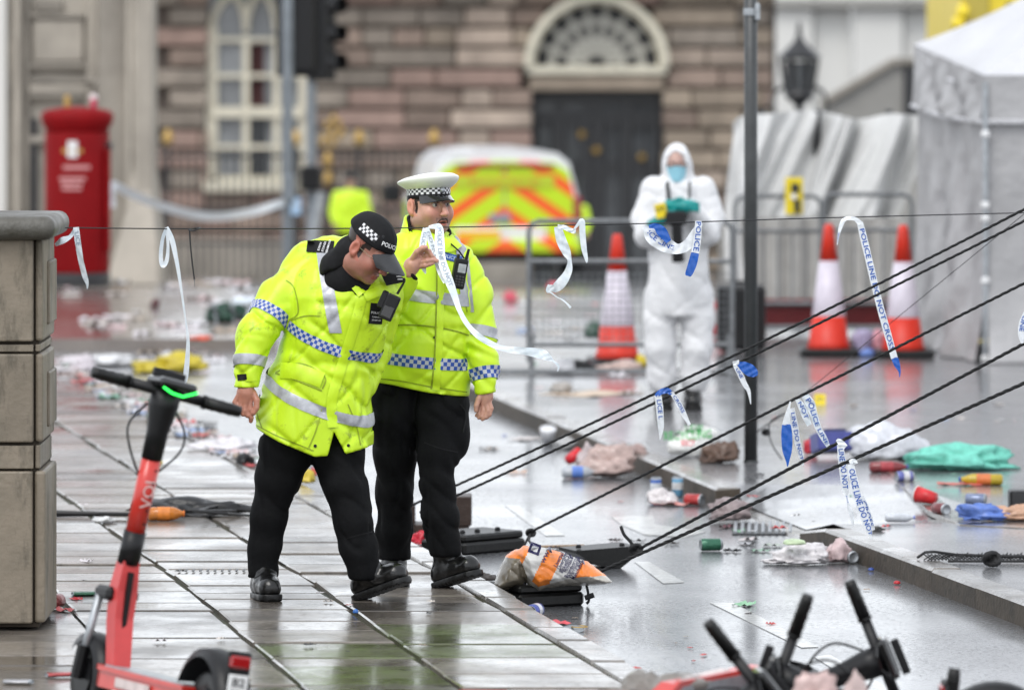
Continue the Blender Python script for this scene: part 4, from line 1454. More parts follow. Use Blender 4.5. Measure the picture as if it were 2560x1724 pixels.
def scr_f(u, v):
    px = 1828 + u * (2340 - 1828)
    zt_ = CAMH - (np.interp(px, tpx, tpy) - HZ) / sS
    sh = (1 - v) * -190
    x = (max(px + sh, 1834) - 1280) / sS
    w_ = u * 21 + 1.6 * math.sin(u * 8 + 1) + 1.1 * math.sin(u * 17 + 2 + v) + .6 * math.sin(v * 3 + u * 11)
    o = .15 * math.sin(w_) + .06 * math.sin(2.3 * w_ + v * 2) + .03 * math.sin(u * 60 - v * 9)
    return (x, dS + o - .35 * (1 - v), zt_ * v + .03 * (1 - v))


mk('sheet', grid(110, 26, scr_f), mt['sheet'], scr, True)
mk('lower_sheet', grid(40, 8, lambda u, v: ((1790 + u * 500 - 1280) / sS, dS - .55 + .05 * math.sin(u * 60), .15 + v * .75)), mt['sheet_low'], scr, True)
for px in (1905, 2045, 2225):
    mk('upright', tube([((px - 1280) / sS, dS + .2, 0), ((px - 1280) / sS, dS + .1, CAMH - (275 - HZ) / sS)], .03, 6), mt['iron'], scr)
mk('left_edge_fold', ribbon_geo(ribbon_pts([(1852, 320, 48.5, 26, 0), (1838, 420, 48.4, 34, 20), (1830, 560, 48.3, 40, 0), (1838, 700, 48.2, 46, 10)], 6), 4, .15), mt['sheet'], scr, True)
rb = thing('red_board', ((2070 - 1280) / 298, FPX / 298, 0), 'dark red low board lying along the foot of the screen', 'board')
dB = FPX / 298
mk('board', bbox(((2070 - 1280) / 298, dB, .12), (1.55, .06, .2), .01), lm((.12, .008, .01)), rb)
mk('board_edge', bbox(((2070 - 1280) / 298, dB - .04, .23), (1.56, .1, .03), .006), lm((.16, .012, .014)), rb)

# ---------------------------------------------------------------- crowd barriers
def barrier(px0, px1, y_top, y_base, label, d, mesh=True, bars=9):
    s = FPX / d
    x0, x1 = (px0 - 1280) / s, (px1 - 1280) / s
    zb_ = CAMH - (y_base - HZ) / s
    zt_ = CAMH - (y_top - HZ) / s
    b = thing('crowd_barrier', ((x0 + x1) / 2, d, zb_), label, 'barrier', 'steel crowd barriers')
    r_ = .02
    k = .07
    fr = [(x0, d, zb_ + .1), (x0, d, zt_ - k), (x0 + k * .3, d, zt_ - k * .3), (x0 + k, d, zt_), (x1 - k, d, zt_), (x1 - k * .3, d, zt_ - k * .3), (x1, d, zt_ - k), (x1, d, zb_ + .1)]
    mk('frame', tube(fr, r_, 8), mt['barsteel'], b)
    h_ = zt_ - zb_
    for f_ in (.74, .2):
        mk('rail', tube([(x0, d, zb_ + h_ * f_), (x1, d, zb_ + h_ * f_)], r_ * .9, 8), mt['barsteel'], b)
    for xx in (x0 + .02, x1 - .02):
        mk('leg', tube([(xx, d, zb_ + .3), (xx, d, zb_ + .02)], r_, 6), mt['barsteel'], b)
        mk('foot', tube([(xx, d - .3, zb_ + .02), (xx, d + .3, zb_ + .02)], r_, 6), mt['barsteel'], b)
    mk('foot_bar', tube([(x0 - .3, d - .05, zb_ + .03), (x1, d - .05, zb_ + .03)], r_, 6), mt['barsteel'], b)
    if mesh:
        n1 = int((x1 - x0) / .05)
        g = [tube([(x0 + (x1 - x0) * i / n1, d, zb_ + h_ * .2), (x0 + (x1 - x0) * i / n1, d, zb_ + h_ * .66)], .003, 4) for i in range(1, n1)]
        g += [tube([(x0, d, zb_ + h_ * (.2 + .46 * i / 10)), (x1, d, zb_ + h_ * (.2 + .46 * i / 10))], .003, 4) for i in range(0, 11)]
        props(mk('wire_mesh', join(*g), mt['barsteel'], b), kind='stuff')
    else:
        for i in range(1, bars):
            mk('upright_bar', tube([(x0 + (x1 - x0) * i / bars, d, zb_ + h_ * .2), (x0 + (x1 - x0) * i / bars, d, zb_ + h_ * .74)], .008, 5), mt['barsteel'], b)
    return b


barrier(1322, 1830, 553, 938, 'steel mesh crowd barrier standing behind the middle traffic cone', 41.2)
barrier(1838, 2052, 490, 826, 'steel crowd barrier behind the post with a yellow sign on it', 47.4, False, 6)
barrier(2060, 2280, 486, 826, 'steel crowd barrier between the right cone and the gazebo tent', 47.2, False, 6)
ys = thing('warning_sign', W(1985, 490, 47.2), 'small yellow sign hung on the crowd barrier left of the right cones', 'sign')
mk('plate', bbox(tuple(W(1985, 490, 47.2)), (44 / 301, .02, 92 / 301), .005), mt['evidence'], ys)
mk('symbol', join(bbox(tuple(W(1988, 470, 47.17)), (20 / 301, .01, 22 / 301), .004), bbox(tuple(W(1993, 515, 47.17)), (14 / 301, .01, 34 / 301), .004)), mt['iron'], ys)
mk('cable_tie', bbox(tuple(W(1984, 492, 47.15)), (14 / 301, .02, 14 / 301), .004), mt['white'], ys)


# ---------------------------------------------------------------- traffic cones
def cone(px, y_base, y_top, label, d=None):
    p = G(px, y_base, 0.0 if d is None else 0.0)
    s = FPX / p.y
    h = (y_base - y_top) / s
    t = thing('traffic_cone', p, label, 'traffic cone', 'red and white traffic cones')
    rb_, rt = .165, .035
    rad = lambda z: rb_ + (rt - rb_) * z / h
    T = loc(*p)
    mk('base', xf(bbox((0, 0, .03), (.46, .46, .06), .02), T), mt['rubber'], t)
    c1, c2 = h * .30, h * .72
    mk('lower_band', xf(lathe([(rad(.05) + .02, .05), (rad(.09), .1), (rad(c1), c1)], 24), T), mt['conered'], t, True)
    mk('reflective_sleeve', xf(lathe([(rad(c1), c1), (rad(c1) + .002, c1 + .005), (rad(c2) + .002, c2)], 24), T), mt['conewhite'], t, True)
    mk('top_band', xf(lathe([(rad(c2), c2), (rad(h * .97), h * .97), (rt * .8, h), (.02, h)], 24), T), mt['conered'], t, True)
    return t


cone(1543, 913, 585, 'red and white traffic cone behind the mesh crowd barrier')
cone(2072, 888, 560, 'red and white traffic cone nearest the grey post on the right')
cone(2258, 892, 562, 'red and white traffic cone standing against the gazebo tent')

# ---------------------------------------------------------------- black case and red bag beside the forensic officer
p = G(1852, 880, 0)
s_ = FPX / p.y
sc_ = thing('wheeled_case', p, 'black wheeled equipment case behind the grey post', 'case')
mk('shell', bbox((p.x, p.y, .27), (.38, .24, .5), .03, seg=2), mt['blk'], sc_)
mk('rib', join(*[bbox((p.x - .12 + .06 * i, p.y - .125, .27), (.02, .02, .4), .004) for i in range(5)]), mt['rubber'], sc_)
mk('handle', tube([(p.x - .08, p.y + .05, .48), (p.x - .08, p.y + .05, .54), (p.x + .08, p.y + .05, .54), (p.x + .08, p.y + .05, .48)], .012, 6), mt['blk'], sc_)
for dx in (-.12, .12):
    mk('wheel', xf(lathe([(.03, -.02), (.035, 0), (.03, .02)], 12), loc(p.x + dx, p.y - .06, .035) @ ry(R(90))), mt['rubber'], sc_)
p = G(1786, 838, 0)
rbg = thing('plastic_bag', p, 'red and white bag standing beside the black wheeled case', 'bag')
mk('bag', bbox((p.x, p.y, .14), (.14, .1, .28), .03, seg=2), lm((.55, .02, .03)), rbg)
mk('label_patch', bbox((p.x - .01, p.y - .052, .15), (.08, .008, .12), .003), lm((.6, .55, .55)), rbg)

# ---------------------------------------------------------------- grey post
p = G(1877, 1155, 0.0)
s_ = FPX / p.y
post = thing('street_post', p, 'dark grey steel post rising from the island pavement', 'post')
mk('shaft', tube([(p.x, p.y, 0), (p.x, p.y, 3.4)], .0385, 20), mt['postgrey'], post, True)
mk('base_collar', xf(lathe([(.044, 0), (.042, .012)], 20), loc(*p)), mt['postgrey'], post)
br = W(1893, 30, p.y)
mk('bracket', join(bbox((br.x, br.y - .02, br.z), (.03, .05, .1), .006), xf(lathe([(.043, -.02), (.043, .02)], 20), loc(p.x, p.y, br.z))), mt['galv'], post)

# ---------------------------------------------------------------- stone gate pier, left edge
dP = 23.6
sP = FPX / dP


def pxx(px): return (px - 1280) / sP
def pzz(py): return CAMH - (py - HZ) / sP


pier = thing('gate_pier', (pxx(60), dP, 0), 'weathered sandstone gate pier with rounded cap stone beside the scooter', 'pier')
XL = pxx(-170)


def pier_block(nm, y0, y1, r0, pr, m_, rad=0.02, xs=206):
    z1, z0 = pzz(y0), pzz(y1)
    xr_ = pxx(r0)
    xj = pxx(xs)
    mk(nm, bbox(((XL + xj) / 2, dP + .45, (z0 + z1) / 2), (xj - XL, .9 + pr, z1 - z0), rad, seg=2), mt[m_], pier)


mk('core', box(((XL + pxx(96)) / 2, dP + .33, .84), (pxx(96) - XL, .58, 1.66)), mt['pier_joint'], pier)
blocks = [(598, 854, 84, 106), (860, 880, 84, 99), (883, 1106, 84, 106), (1112, 1172, 84, 99), (1176, 1558, 82, 112)]
for y0, y1, xa, xb in blocks:
    z1, z0 = pzz(y0) - .001, pzz(y1)
    thick = y1 - y0 > 100
    pr = .012 if thick else 0
    mk('front_block', bbox(((XL + pxx(xa)) / 2, dP + .31, (z0 + z1) / 2), (pxx(xa) - XL - .004, .62 + pr * 2, z1 - z0 - .003), .007 if thick else .003, seg=2), mt['pier'], pier)
    mk('corner_block', bbox(((pxx(xa + 3) + pxx(xb)) / 2, dP + .32, (z0 + z1) / 2), (pxx(xb) - pxx(xa + 3), .6, z1 - z0 - .003), .012 if thick else .004, seg=2), mt['pier'], pier)
    if thick and y1 < 1500:
        zc, hh_ = (z0 + z1) / 2, (z1 - z0)
        mk('raised_face', bbox((pxx(xb) + .002, dP + .42, zc - .02), (.02, .36, hh_ * .62), .006), mt['pier'], pier)
mk('neck_moulding', bbox(((XL + pxx(112)) / 2, dP + .31, pzz(588)), (pxx(112) - XL, .68, 24 / sP), .012, seg=2), mt['pier_cap'], pier)
mk('cap_stone', bbox(((XL + pxx(142)) / 2, dP + .31, pzz(569)), (pxx(142) - XL, .8, 60 / sP), .045, seg=4), mt['pier_cap'], pier, True)
# ---------------------------------------------------------------- ropes and cords
def rope_geo(pts, r, strands=3, pitch=0.05, n=6):
    """laid rope: strands wound about a straight or gently bent line"""
    P = [Vector(p) for p in pts]
    L_ = sum((P[i + 1] - P[i]).length for i in range(len(P) - 1))
    m = max(int(L_ / pitch * 5), 4)
    cum = [0]
    for i in range(len(P) - 1): cum.append(cum[-1] + (P[i + 1] - P[i]).length)

    def at(s):
        for i in range(len(P) - 1):
            if s <= cum[i + 1] or i == len(P) - 2:
                return P[i].lerp(P[i + 1], (s - cum[i]) / max(cum[i + 1] - cum[i], 1e-9))
    gs = []
    t = (P[-1] - P[0]).normalized()
    a = t.cross(Vector((0, 1, 0))).normalized()
    b = t.cross(a)
    for k in range(strands):
        q = []
        for i in range(m + 1):
            s = L_ * i / m
            an = 2 * math.pi * (s / (pitch * 3) + k / strands)
            q.append(at(s) + (a * math.cos(an) + b * math.sin(an)) * r * .5)
        gs.append(tube(q, r * .62, n))
    return join(*gs)


def rope(name, p0, p1, r, label, sag=0.0, cat='rope', group=None, laid=True):
    A, B = W(*p0), W(*p1)
    t = thing(name, A, label, cat, group)
    pts = [A.lerp(B, k / 8) + Vector((0, 0, -sag * 4 * (k / 8) * (1 - k / 8))) for k in range(9)]
    mk(name + '_line', rope_geo(pts, r) if laid else tube(pts, r, 6), mt['rope' if laid else 'cord'], t, True)
    return t, A, B


gr_ = 'taut black guy ropes'
ropes = {
    'A': rope('guy_rope', (1030, 1262, 27.5), (2640, 482, 25.0), .0062, 'topmost of the taut black guy ropes, running behind the white-capped officer', .03, group=gr_),
    'B': rope('guy_rope', (1050, 1280, 27.5), (2640, 512, 25.2), .0062, 'second taut black guy rope, just below the topmost one', .02, group=gr_),
    'C': rope('guy_rope', (1328, 1328, 27.3), (2640, 668, 25.0), .0066, 'black guy rope knotted to the block behind the orange sandbag', .0, group=gr_),
    'D': rope('guy_rope', (1600, 1370, 26.5), (2640, 816, 24.6), .0075, 'black guy rope knotted to the flat black weight right of the sandbag', .0, group=gr_),
    'E': rope('guy_rope', (1500, 1428, 26.2), (2640, 922, 24.3), .0078, 'lowest black guy rope, ending at the tip of the sandbag', .0, group=gr_),
}
rope('thin_cord', (1990, 1000, 29), (2640, 470, 27), .0018, 'faint thin cord slanting across in front of the gazebo tent', 0, 'cord', laid=False)
# near-level cord from the pier across the whole scene, tied between the two officers
hc_px = [(120, 569, 24.0), (480, 572, 24.6), (880, 571, 25.16), (1008, 570, 25.2), (1280, 565, 25.3), (1605, 559, 25.6), (2045, 545, 26.2), (2640, 530, 27.0)]
hc = thing('tape_cord', W(*hc_px[0]), 'thin black cord stretched level from the stone pier across the street', 'cord')
mk('cord_line', tube([W(*p) for p in spline(hc_px, 6)], .0026, 6), mt['cord'], hc, True)
mk('knot', join(tube([W(*p) for p in spline([(472, 574, 24.55), (482, 577, 24.5), (497, 572, 24.5), (500, 569, 24.55), (488, 571, 24.6), (474, 573, 24.55)], 4)], .003, 6)), mt['cord'], hc)
mk('loose_end', tube([W(*p) for p in spline([(474, 575, 24.55), (476, 610, 24.55), (481, 660, 24.55), (486, 698, 24.55)], 5)], [.0035] * 15 + [.0045], 6), mt['cord'], hc)
mk('drip', tube([W(486, 698, 24.55), W(487, 718, 24.55)], [.002, .0008], 5), mt['glass_pale'], hc)


# ---------------------------------------------------------------- police tape
def lay_text(lr, s, h_frac, m_, parent, start=0.0, flip=False, sx=.62, v_off=0.0, name='lettering', both=True):
    """lettering set along a ribbon; letters run down the tape"""
    C = [(a + b) / 2 for a, b in lr]
    cum = [0]
    for i in range(len(C) - 1): cum.append(cum[-1] + (C[i + 1] - C[i]).length)
    wmean = sum((b - a).length for a, b in lr) / len(lr)
    size = wmean * h_frac / .72
    tv, tf = text_geo(s, size, 1.0, .012)
    x0, x1 = min(p[0] for p in tv), max(p[0] for p in tv)
    k_ = min(max((cum[-1] * .94 - start) / (x1 - x0), .45), 1.6)
    tv = [(p[0] * k_, p[1], 0) for p in tv]
    x0 *= k_
    out, keep = [], []
    for p in tv:
        u = (p[0] - x0) + start
        v = p[1] / wmean + v_off
        i = int(np.searchsorted(cum, u)) - 1
        ok = 0 <= i < len(C) - 1
        i = min(max(i, 0), len(C) - 2)
        f_ = min(max((u - cum[i]) / max(cum[i + 1] - cum[i], 1e-9), 0), 1)
        a, b = lr[i][0].lerp(lr[i + 1][0], f_), lr[i][1].lerp(lr[i + 1][1], f_)
        q = a.lerp(b, .5 + (v if flip else -v))
        t = (C[i + 1] - C[i]).normalized()
        nn = (b - a).cross(t)
        if nn.length < 1e-9: nn = Vector((0, -1, 0))
        nn.normalize()
        if nn.y > 0: nn = -nn
        out.append(tuple(q + nn * .0025))
        keep.append(ok)
    F = [q for q in tf if all(keep[i] for i in q)]
    if F:
        mk(name, (out, F), m_, parent)


def tape(label, strands, at_, mat='tape', group='strips of police tape'):
    """strands: list of dict(pts, mat, text, ...)"""
    t = thing('police_tape', at_, label, 'police tape', group)
    for k, s in enumerate(strands):
        lr = ribbon_pts(s['p'], s.get('n', 7))
        o = mk(s.get('name', 'strand'), ribbon_geo(lr, 5, s.get('c', .12) * .45, k + len(label)), mt[s.get('m', mat)], t, True)
        if 't' in s:
            lay_text(lr, s['t'], s.get('h', .62), mt[s.get('ink', 'ink_blue')], o, s.get('st', .02), s.get('flip', False), s.get('sx', .62))
    return t


dH = 24.5
tape('short crumpled tape end hanging by the cap of the stone pier',
     [dict(p=[(138, 612, 24.0, 10, 40), (158, 600, 24.0, 18, 20), (178, 588, 24.1, 14, 50), (190, 572, 24.1, 14, 10)], m='tape_pale', c=.3),
      dict(p=[(190, 568, 24.1, 15, 0), (194, 600, 24.1, 15, 10), (202, 650, 24.1, 14, -10), (212, 690, 24.1, 13, 0), (218, 708, 24.1, 8, 0), (218, 722, 24.1, 2, 0)], m='tape_pale', t='LICE', ink='ink_pale', st=.02, h=.7)], W(190, 570, 24.1))
tape('long thin twisted tape with a loop hanging above the standing scooter',
     [dict(p=[(416, 570, dH, 8, 0), (406, 600, dH, 9, 20), (402, 640, dH, 10, 0), (407, 664, dH, 12, 30), (417, 650, dH, 10, 0), (420, 615, dH, 8, 20), (417, 574, dH, 8, 0)], m='tape_pale', c=.05),
      dict(p=[(416, 568, dH, 10, 0), (430, 600, dH, 13, 10), (443, 660, dH, 10, 20), (454, 730, dH, 6, 0), (464, 800, dH, 5, 40), (470, 850, dH, 8, 0), (468, 900, dH, 12, 10), (464, 940, dH, 13, 0), (458, 966, dH, 10, 10)], m='tape_pale', c=.08)], W(416, 570, dH))
dT = 25.2
tape('pale tape hung over the cord by the pointing hand, its tail blowing right',
     [dict(p=[(1064, 571, dT - .02, 14, 10), (1058, 605, dT - .06, 17, 0), (1055, 640, dT - .1, 16, 10), (1059, 668, dT - .12, 13, 0), (1064, 684, dT - .12, 3, 0)], m='tape_pale', t='GLIC', ink='ink_pale', h=.6),
      dict(p=[(1066, 569, dT - .02, 12, 0), (1076, 600, dT - .04, 16, 20), (1090, 640, dT - .08, 18, 0), (1104, 680, dT - .12, 20, 10), (1116, 705, dT - .14, 16, 0)], m='tape_pale', t='DO NOT', ink='ink_pale', h=.55),
      dict(p=[(1072, 568, dT - .02, 8, 30), (1090, 566, dT - .02, 14, 10), (1098, 572, dT - .03, 20, 0), (1099, 610, dT - .08, 25, 0), (1104, 650, dT - .12, 22, 10), (1120, 695, dT - .17, 22, 0), (1135, 735, dT - .2, 18, 20),
              (1150, 778, dT - .24, 12, 0), (1172, 815, dT - .27, 14, 30), (1205, 846, dT - .3, 15, 0), (1255, 870, dT - .32, 15, 20), (1310, 877, dT - .34, 19, 0), (1352, 884, dT - .35, 25, 10),
              (1370, 893, dT - .36, 18, 0), (1383, 902, dT - .36, 5, 20), (1396, 914, dT - .36, 6, 0), (1394, 928, dT - .36, 2, 0)], m='tape_pale', t='POLICE LINE DO NOT', ink='ink_pale', h=.5, st=.05)], W(1075, 570, dT))
dU = 25.3
tape('plain pale tape knotted on the cord in front of the mesh barrier',
     [dict(p=[(1394, 566, dU, 18, 0), (1403, 600, dU, 25, 0), (1416, 630, dU, 22, 10), (1424, 652, dU, 12, 30), (1420, 680, dU, 20, -20), (1402, 708, dU, 26, 0), (1386, 720, dU, 22, 10), (1374, 716, dU, 10, 0)], m='tape_pale', c=.2),
      dict(p=[(1394, 566, dU, 10, 0), (1412, 569, dU, 13, 30), (1430, 577, dU, 12, 10), (1440, 577, dU, 12, 0)], m='tape_pale', c=.4, name='knot'),
      dict(p=[(1436, 572, dU, 5, 0), (1446, 560, dU, 8, 0), (1455, 553, dU, 14, 10), (1456, 580, dU, 15, 0), (1460, 620, dU, 14, 5), (1466, 648, dU, 8, 0), (1467, 657, dU, 2, 0)], m='tape_pale', c=.1),
      dict(p=[(1375, 712, dU, 11, 0), (1371, 726, dU, 13, 20), (1376, 730, dU, 5, 0), (1392, 742, dU, 3, 0), (1410, 752, dU, 4, 20), (1427, 769, dU, 6, 0)], m='tape_pale', c=.2)], W(1420, 566, dU))
dV = 25.5
tape('blue and white POLICE tape sagging in front of the forensic officer',
     [dict(p=[(1610, 566, dV, 12, 0), (1632, 590, dV, 40, 10), (1665, 612, dV, 38, 0), (1694, 622, dV, 26, 10), (1718, 612, dV, 26, 0), (1740, 578, dV, 20, 0), (1752, 556, dV, 12, 0)], m='tape', c=.15, t='ICE LINE', h=.35, st=.03),
      dict(p=[(1622, 566, dV - .02, 8, 0), (1640, 566, dV - .02, 16, 0), (1655, 580, dV - .02, 26, 0), (1672, 604, dV - .02, 14, 0)], m='tape_blue', c=.1, name='blue_strip'),
      dict(p=[(1746, 552, dV - .01, 16, 0), (1744, 590, dV - .01, 19, 0), (1738, 632, dV - .01, 20, 5)], m='tape', t='POLICE', h=.7, st=.004, sx=.5, n=9),
      dict(p=[(1738, 632, dV - .01, 20, 0), (1731, 660, dV - .01, 22, 0), (1722, 684, dV - .01, 18, 0), (1720, 690, dV - .01, 12, 0)], m='tape_blue', name='blue_end')], W(1690, 560, dV))
dX = 26.2
tape('long POLICE LINE DO NOT CROSS tape hanging between the two right-hand cones',
     [dict(p=[(2093, 612, dX, 2, 0), (2097, 585, dX, 6, 20), (2104, 560, dX, 11, 0), (2114, 547, dX, 10, 30), (2136, 547, dX, 10, 0), (2152, 560, dX, 14, 10)], m='tape', t='LINE', h=.6, st=.015),
      dict(p=[(2150, 556, dX, 15, 0), (2158, 590, dX, 18, 0), (2170, 640, dX, 18, 5), (2184, 700, dX, 18, 0), (2200, 765, dX, 18, -5), (2218, 830, dX, 18, 0), (2236, 895, dX, 17, 0)], m='tape', t='POLICE LINE DO NOT CROSS', h=.68, st=.03, sx=.56, n=10, c=.05),
      dict(p=[(2236, 894, dX, 17, 0), (2243, 912, dX, 15, 0), (2249, 928, dX, 6, 0), (2249, 942, dX, 2, 0)], m='tape_blue', name='blue_end')], W(2110, 546, dX))
tape('tape end knotted on the upper pair of ropes below the forensic officer',
     [dict(p=[(1640, 990, 26.3, 10, 0), (1652, 979, 26.3, 14, 20), (1668, 976, 26.3, 14, 0), (1680, 984, 26.3, 10, 0)], m='tape_blue', c=.3, name='knot'),
      dict(p=[(1645, 988, 26.3, 17, 0), (1649, 1020, 26.3, 18, 0), (1652, 1060, 26.3, 16, 10), (1652, 1080, 26.3, 10, 0), (1650, 1098, 26.3, 2, 0)], m='tape', t='LICE L', h=.62, sx=.5),
      dict(p=[(1678, 980, 26.3, 9, 0), (1695, 1005, 26.3, 14, 0), (1710, 1035, 26.3, 13, 10), (1724, 1062, 26.3, 7, 0)], m='tape', t='CROSS', h=.62, sx=.6)], W(1660, 980, 26.3))
tape('short tape with a blue leaf-shaped end in front of the grey post',
     [dict(p=[(1836, 912, 26.0, 8, 0), (1850, 935, 26.0, 14, 0), (1862, 960, 26.0, 13, 5), (1872, 978, 26.0, 9, 0), (1877, 1010, 26.0, 2, 0)], m='tape', t='LINE', h=.6),
      dict(p=[(1832, 908, 26.0, 10, 0), (1848, 906, 26.0, 14, 0)], m='tape', c=.3),
      dict(p=[(1846, 908, 26.0, 10, 0), (1860, 916, 26.0, 26, 0), (1876, 926, 26.0, 30, 0), (1888, 934, 26.0, 20, 0), (1893, 938, 26.0, 5, 0)], m='tape_blue', name='blue_end')], W(1840, 910, 26.0))
tape('bunch of tape strips hanging from the middle rope beside the grey post',
     [dict(p=[(1976, 1003, 26.1, 4, 0), (1972, 1020, 26.1, 7, 0), (1968, 1040, 26.1, 14, 0), (1966, 1062, 26.1, 22, 0)], m='tape', c=.1),
      dict(p=[(1966, 1060, 26.1, 22, 0), (1967, 1090, 26.1, 28, 0), (1968, 1125, 26.1, 24, 0), (1969, 1150, 26.1, 10, 0), (1969, 1166, 26.1, 2, 0)], m='tape_blue', name='blue_end'),
      dict(p=[(1980, 1020, 26.2, 12, 0), (1986, 1060, 26.2, 17, 0), (1994, 1105, 26.2, 16, 10), (2003, 1140, 26.2, 12, 0), (2008, 1163, 26.2, 5, 0)], m='tape', t='LINE DO NOT', h=.65, sx=.5),
      dict(p=[(1992, 996, 26.2, 10, 0), (2004, 1015, 26.2, 18, 10), (2014, 1040, 26.2, 18, 0), (2024, 1062, 26.2, 12, 0)], m='tape_pale', t='NOT', h=.6),
      dict(p=[(2012, 988, 26.2, 18, 0), (2026, 1010, 26.2, 24, 0), (2034, 1035, 26.2, 20, 10), (2046, 1070, 26.2, 16, 0), (2060, 1095, 26.2, 16, 0), (2072, 1118, 26.2, 8, 0)], m='tape_pale', t='POLICE LINE', h=.62, sx=.55)], W(1980, 1003, 26.1))
tape('tape reading DO NOT hanging from the second lowest rope',
     [dict(p=[(2092, 1098, 25.4, 8, 0), (2102, 1106, 25.4, 16, 20), (2114, 1118, 25.4, 14, 0)], m='tape', c=.3, name='knot'),
      dict(p=[(2100, 1110, 25.4, 15, 0), (2105, 1150, 25.4, 20, 0), (2110, 1190, 25.4, 20, 0), (2114, 1228, 25.4, 18, 0)], m='tape', t='LINE DO NOT', h=.72, sx=.5, n=9, c=.05),
      dict(p=[(2114, 1228, 25.4, 18, 0), (2117, 1245, 25.4, 4, 40), (2123, 1268, 25.4, 10, 0), (2130, 1290, 25.4, 11, 0), (2133, 1314, 25.4, 2, 0)], m='tape', t='  NO', h=.6)], W(2100, 1105, 25.4))
tape('tape reading POLICE LINE DO NOT tied to the lowest rope',
     [dict(p=[(2124, 1156, 25.0, 12, 0), (2134, 1152, 25.0, 14, 20), (2138, 1160, 25.0, 14, 0)], m='tape', c=.3, name='knot'),
      dict(p=[(2126, 1160, 25.0, 18, 0), (2134, 1200, 25.0, 22, 0), (2145, 1245, 25.0, 22, 0), (2160, 1290, 25.0, 20, 0), (2172, 1322, 25.0, 16, 0), (2179, 1348, 25.0, 2, 0)], m='tape', t='OLICE LINE DO NOT', h=.72, sx=.52, n=9, c=.05),
      dict(p=[(2154, 1240, 25.1, 12, 0), (2164, 1270, 25.1, 18, 0), (2174, 1300, 25.1, 18, 0), (2183, 1325, 25.1, 10, 0)], m='tape', t='CROSS', h=.65)], W(2130, 1155, 25.0))
tape('scrap of tape hanging from the second lowest rope at the picture edge',
     [dict(p=[(2566, 780, 24.7, 12, 0), (2556, 805, 24.7, 16, 0), (2553, 835, 24.7, 16, 0), (2556, 858, 24.7, 6, 0)], m='tape', t='LINE', h=.65)], W(2560, 860, 24.7))

# ---------------------------------------------------------------- rope anchors on the road
def knot(p, r, parent, m='rope', n=3):
    g = []
    for k in range(n):
        c = [p + Vector((r * math.cos(a + k) * (1 - .2 * k), r * .5 * math.sin(a * 2 + k), r * .75 * math.sin(a) * (1 - .15 * k))) for a in [2 * math.pi * i / 12 for i in range(13)]]
        g.append(tube(c, r * .38, 6))
    return mk('knot', join(*g), mt[m], parent, True)


def weight(c0, c1, depth, h, tilt, label, wedge=False):
    """moulded rubber weight between two image points of its front bottom edge"""
    A, B = c0, c1
    L_ = (B - A).length
    t = (B - A).normalized()
    yaw = math.atan2(t.y, t.x)
    T = loc(*A) @ rz(yaw) @ ry(-tilt)
    o = thing('rubber_weight', A, label, 'weight', 'black rubber anchor weights')
    if wedge:
        g = prism([(0.0, h * .78), (0.02, h * .7), (.1, .02), (L_ - .1, 0.0), (L_ - .03, h * .5), (L_, h), (L_ - .01, h * 1.05), (.0, h * .92)][::-1], 0, depth)
    else:
        g = bbox((L_ / 2, depth / 2, h * .3), (L_, depth, h * .6), .012)
    mk('block', xf(g, T), mt['rubber'], o)
    if not wedge:
        mk('upper_block', xf(bbox((L_ / 2, depth / 2, h * .8), (L_ * .97, depth * .94, h * .36), .01), T), mt['rubber'], o)
    for fx in (.18, .42, .75) if not wedge else (.12, .8):
        mk('bolt', xf(lathe([(.014, 0), (.014, .012), (.008, .018)], 8), T @ loc(L_ * fx, depth * .3, h * .98)), mt['blk'], o)
    return o


w1 = weight(G(1162, 1388, ROADZ), G(1316, 1374, ROADZ), .32, .1, 0.0, 'black rubber weight behind the orange sandbag, rope knotted on its end')
knot(W(1327, 1331, 27.3), .02, w1)
mk('rope_tail', join(tube([W(*p) for p in ((1326, 1333, 27.3), (1318, 1348, 27.25), (1312, 1360, 27.2))], .006, 6), tube([W(*p) for p in ((1326, 1333, 27.3), (1322, 1350, 27.2), (1332, 1364, 27.1))], .006, 6)), mt['rope'], w1)
w2 = weight(G(1440, 1424, ROADZ), G(1600, 1418, ROADZ), .22, .1, 0.0, 'dish-shaped black weight between the sandbag and the green can', True)
knot(W(1590, 1372, 26.5), .026, w2)
mk('rope_tail', tube([W(*p) for p in spline([(1588, 1370, 26.5), (1575, 1352, 26.5), (1560, 1335, 26.5), (1552, 1314, 26.5)], 4)], [.008] * 12 + [.006], 6), mt['rope'], w2)
w3 = weight(G(1298, 1520, ROADZ), G(1462, 1512, ROADZ), .26, .1, 0.0, 'black rubber weight under the orange sandbag')
mk('rope_loop', join(tube([W(*p) for p in spline([(1466, 1462, 25.6), (1470, 1480, 25.6), (1472, 1500, 25.6), (1466, 1508, 25.6)], 4)], .007, 6), tube([W(*p) for p in ((1462, 1494, 25.6), (1485, 1486, 25.6))], .012, 6)), mt['rope'], w3)
# brown steel anchor plate behind the standing leg
ap = thing('anchor_box', G(1100, 1330, ROADZ), 'dark brown steel box behind the legs of the white-capped officer', 'box')
d_ = G(1100, 1330, ROADZ).y
for a, b, y0, y1 in ((1022, 1037, 1262, 1330), (1139, 1179, 1240, 1314)):
    pa, pb_ = W(a, y1, d_), W(b, y0, d_)
    mk('plate', bbox(((pa.x + pb_.x) / 2, d_ + .1, (pa.z + pb_.z) / 2), (pb_.x - pa.x, .24, pb_.z - pa.z), .006), lm((.03, .016, .011), .45), ap)
mk('bed', bbox((W(1100, 1320, d_).x, d_ + .1, ROADZ + .02), (.3, .22, .04), .005), lm((.03, .016, .011), .45), ap)

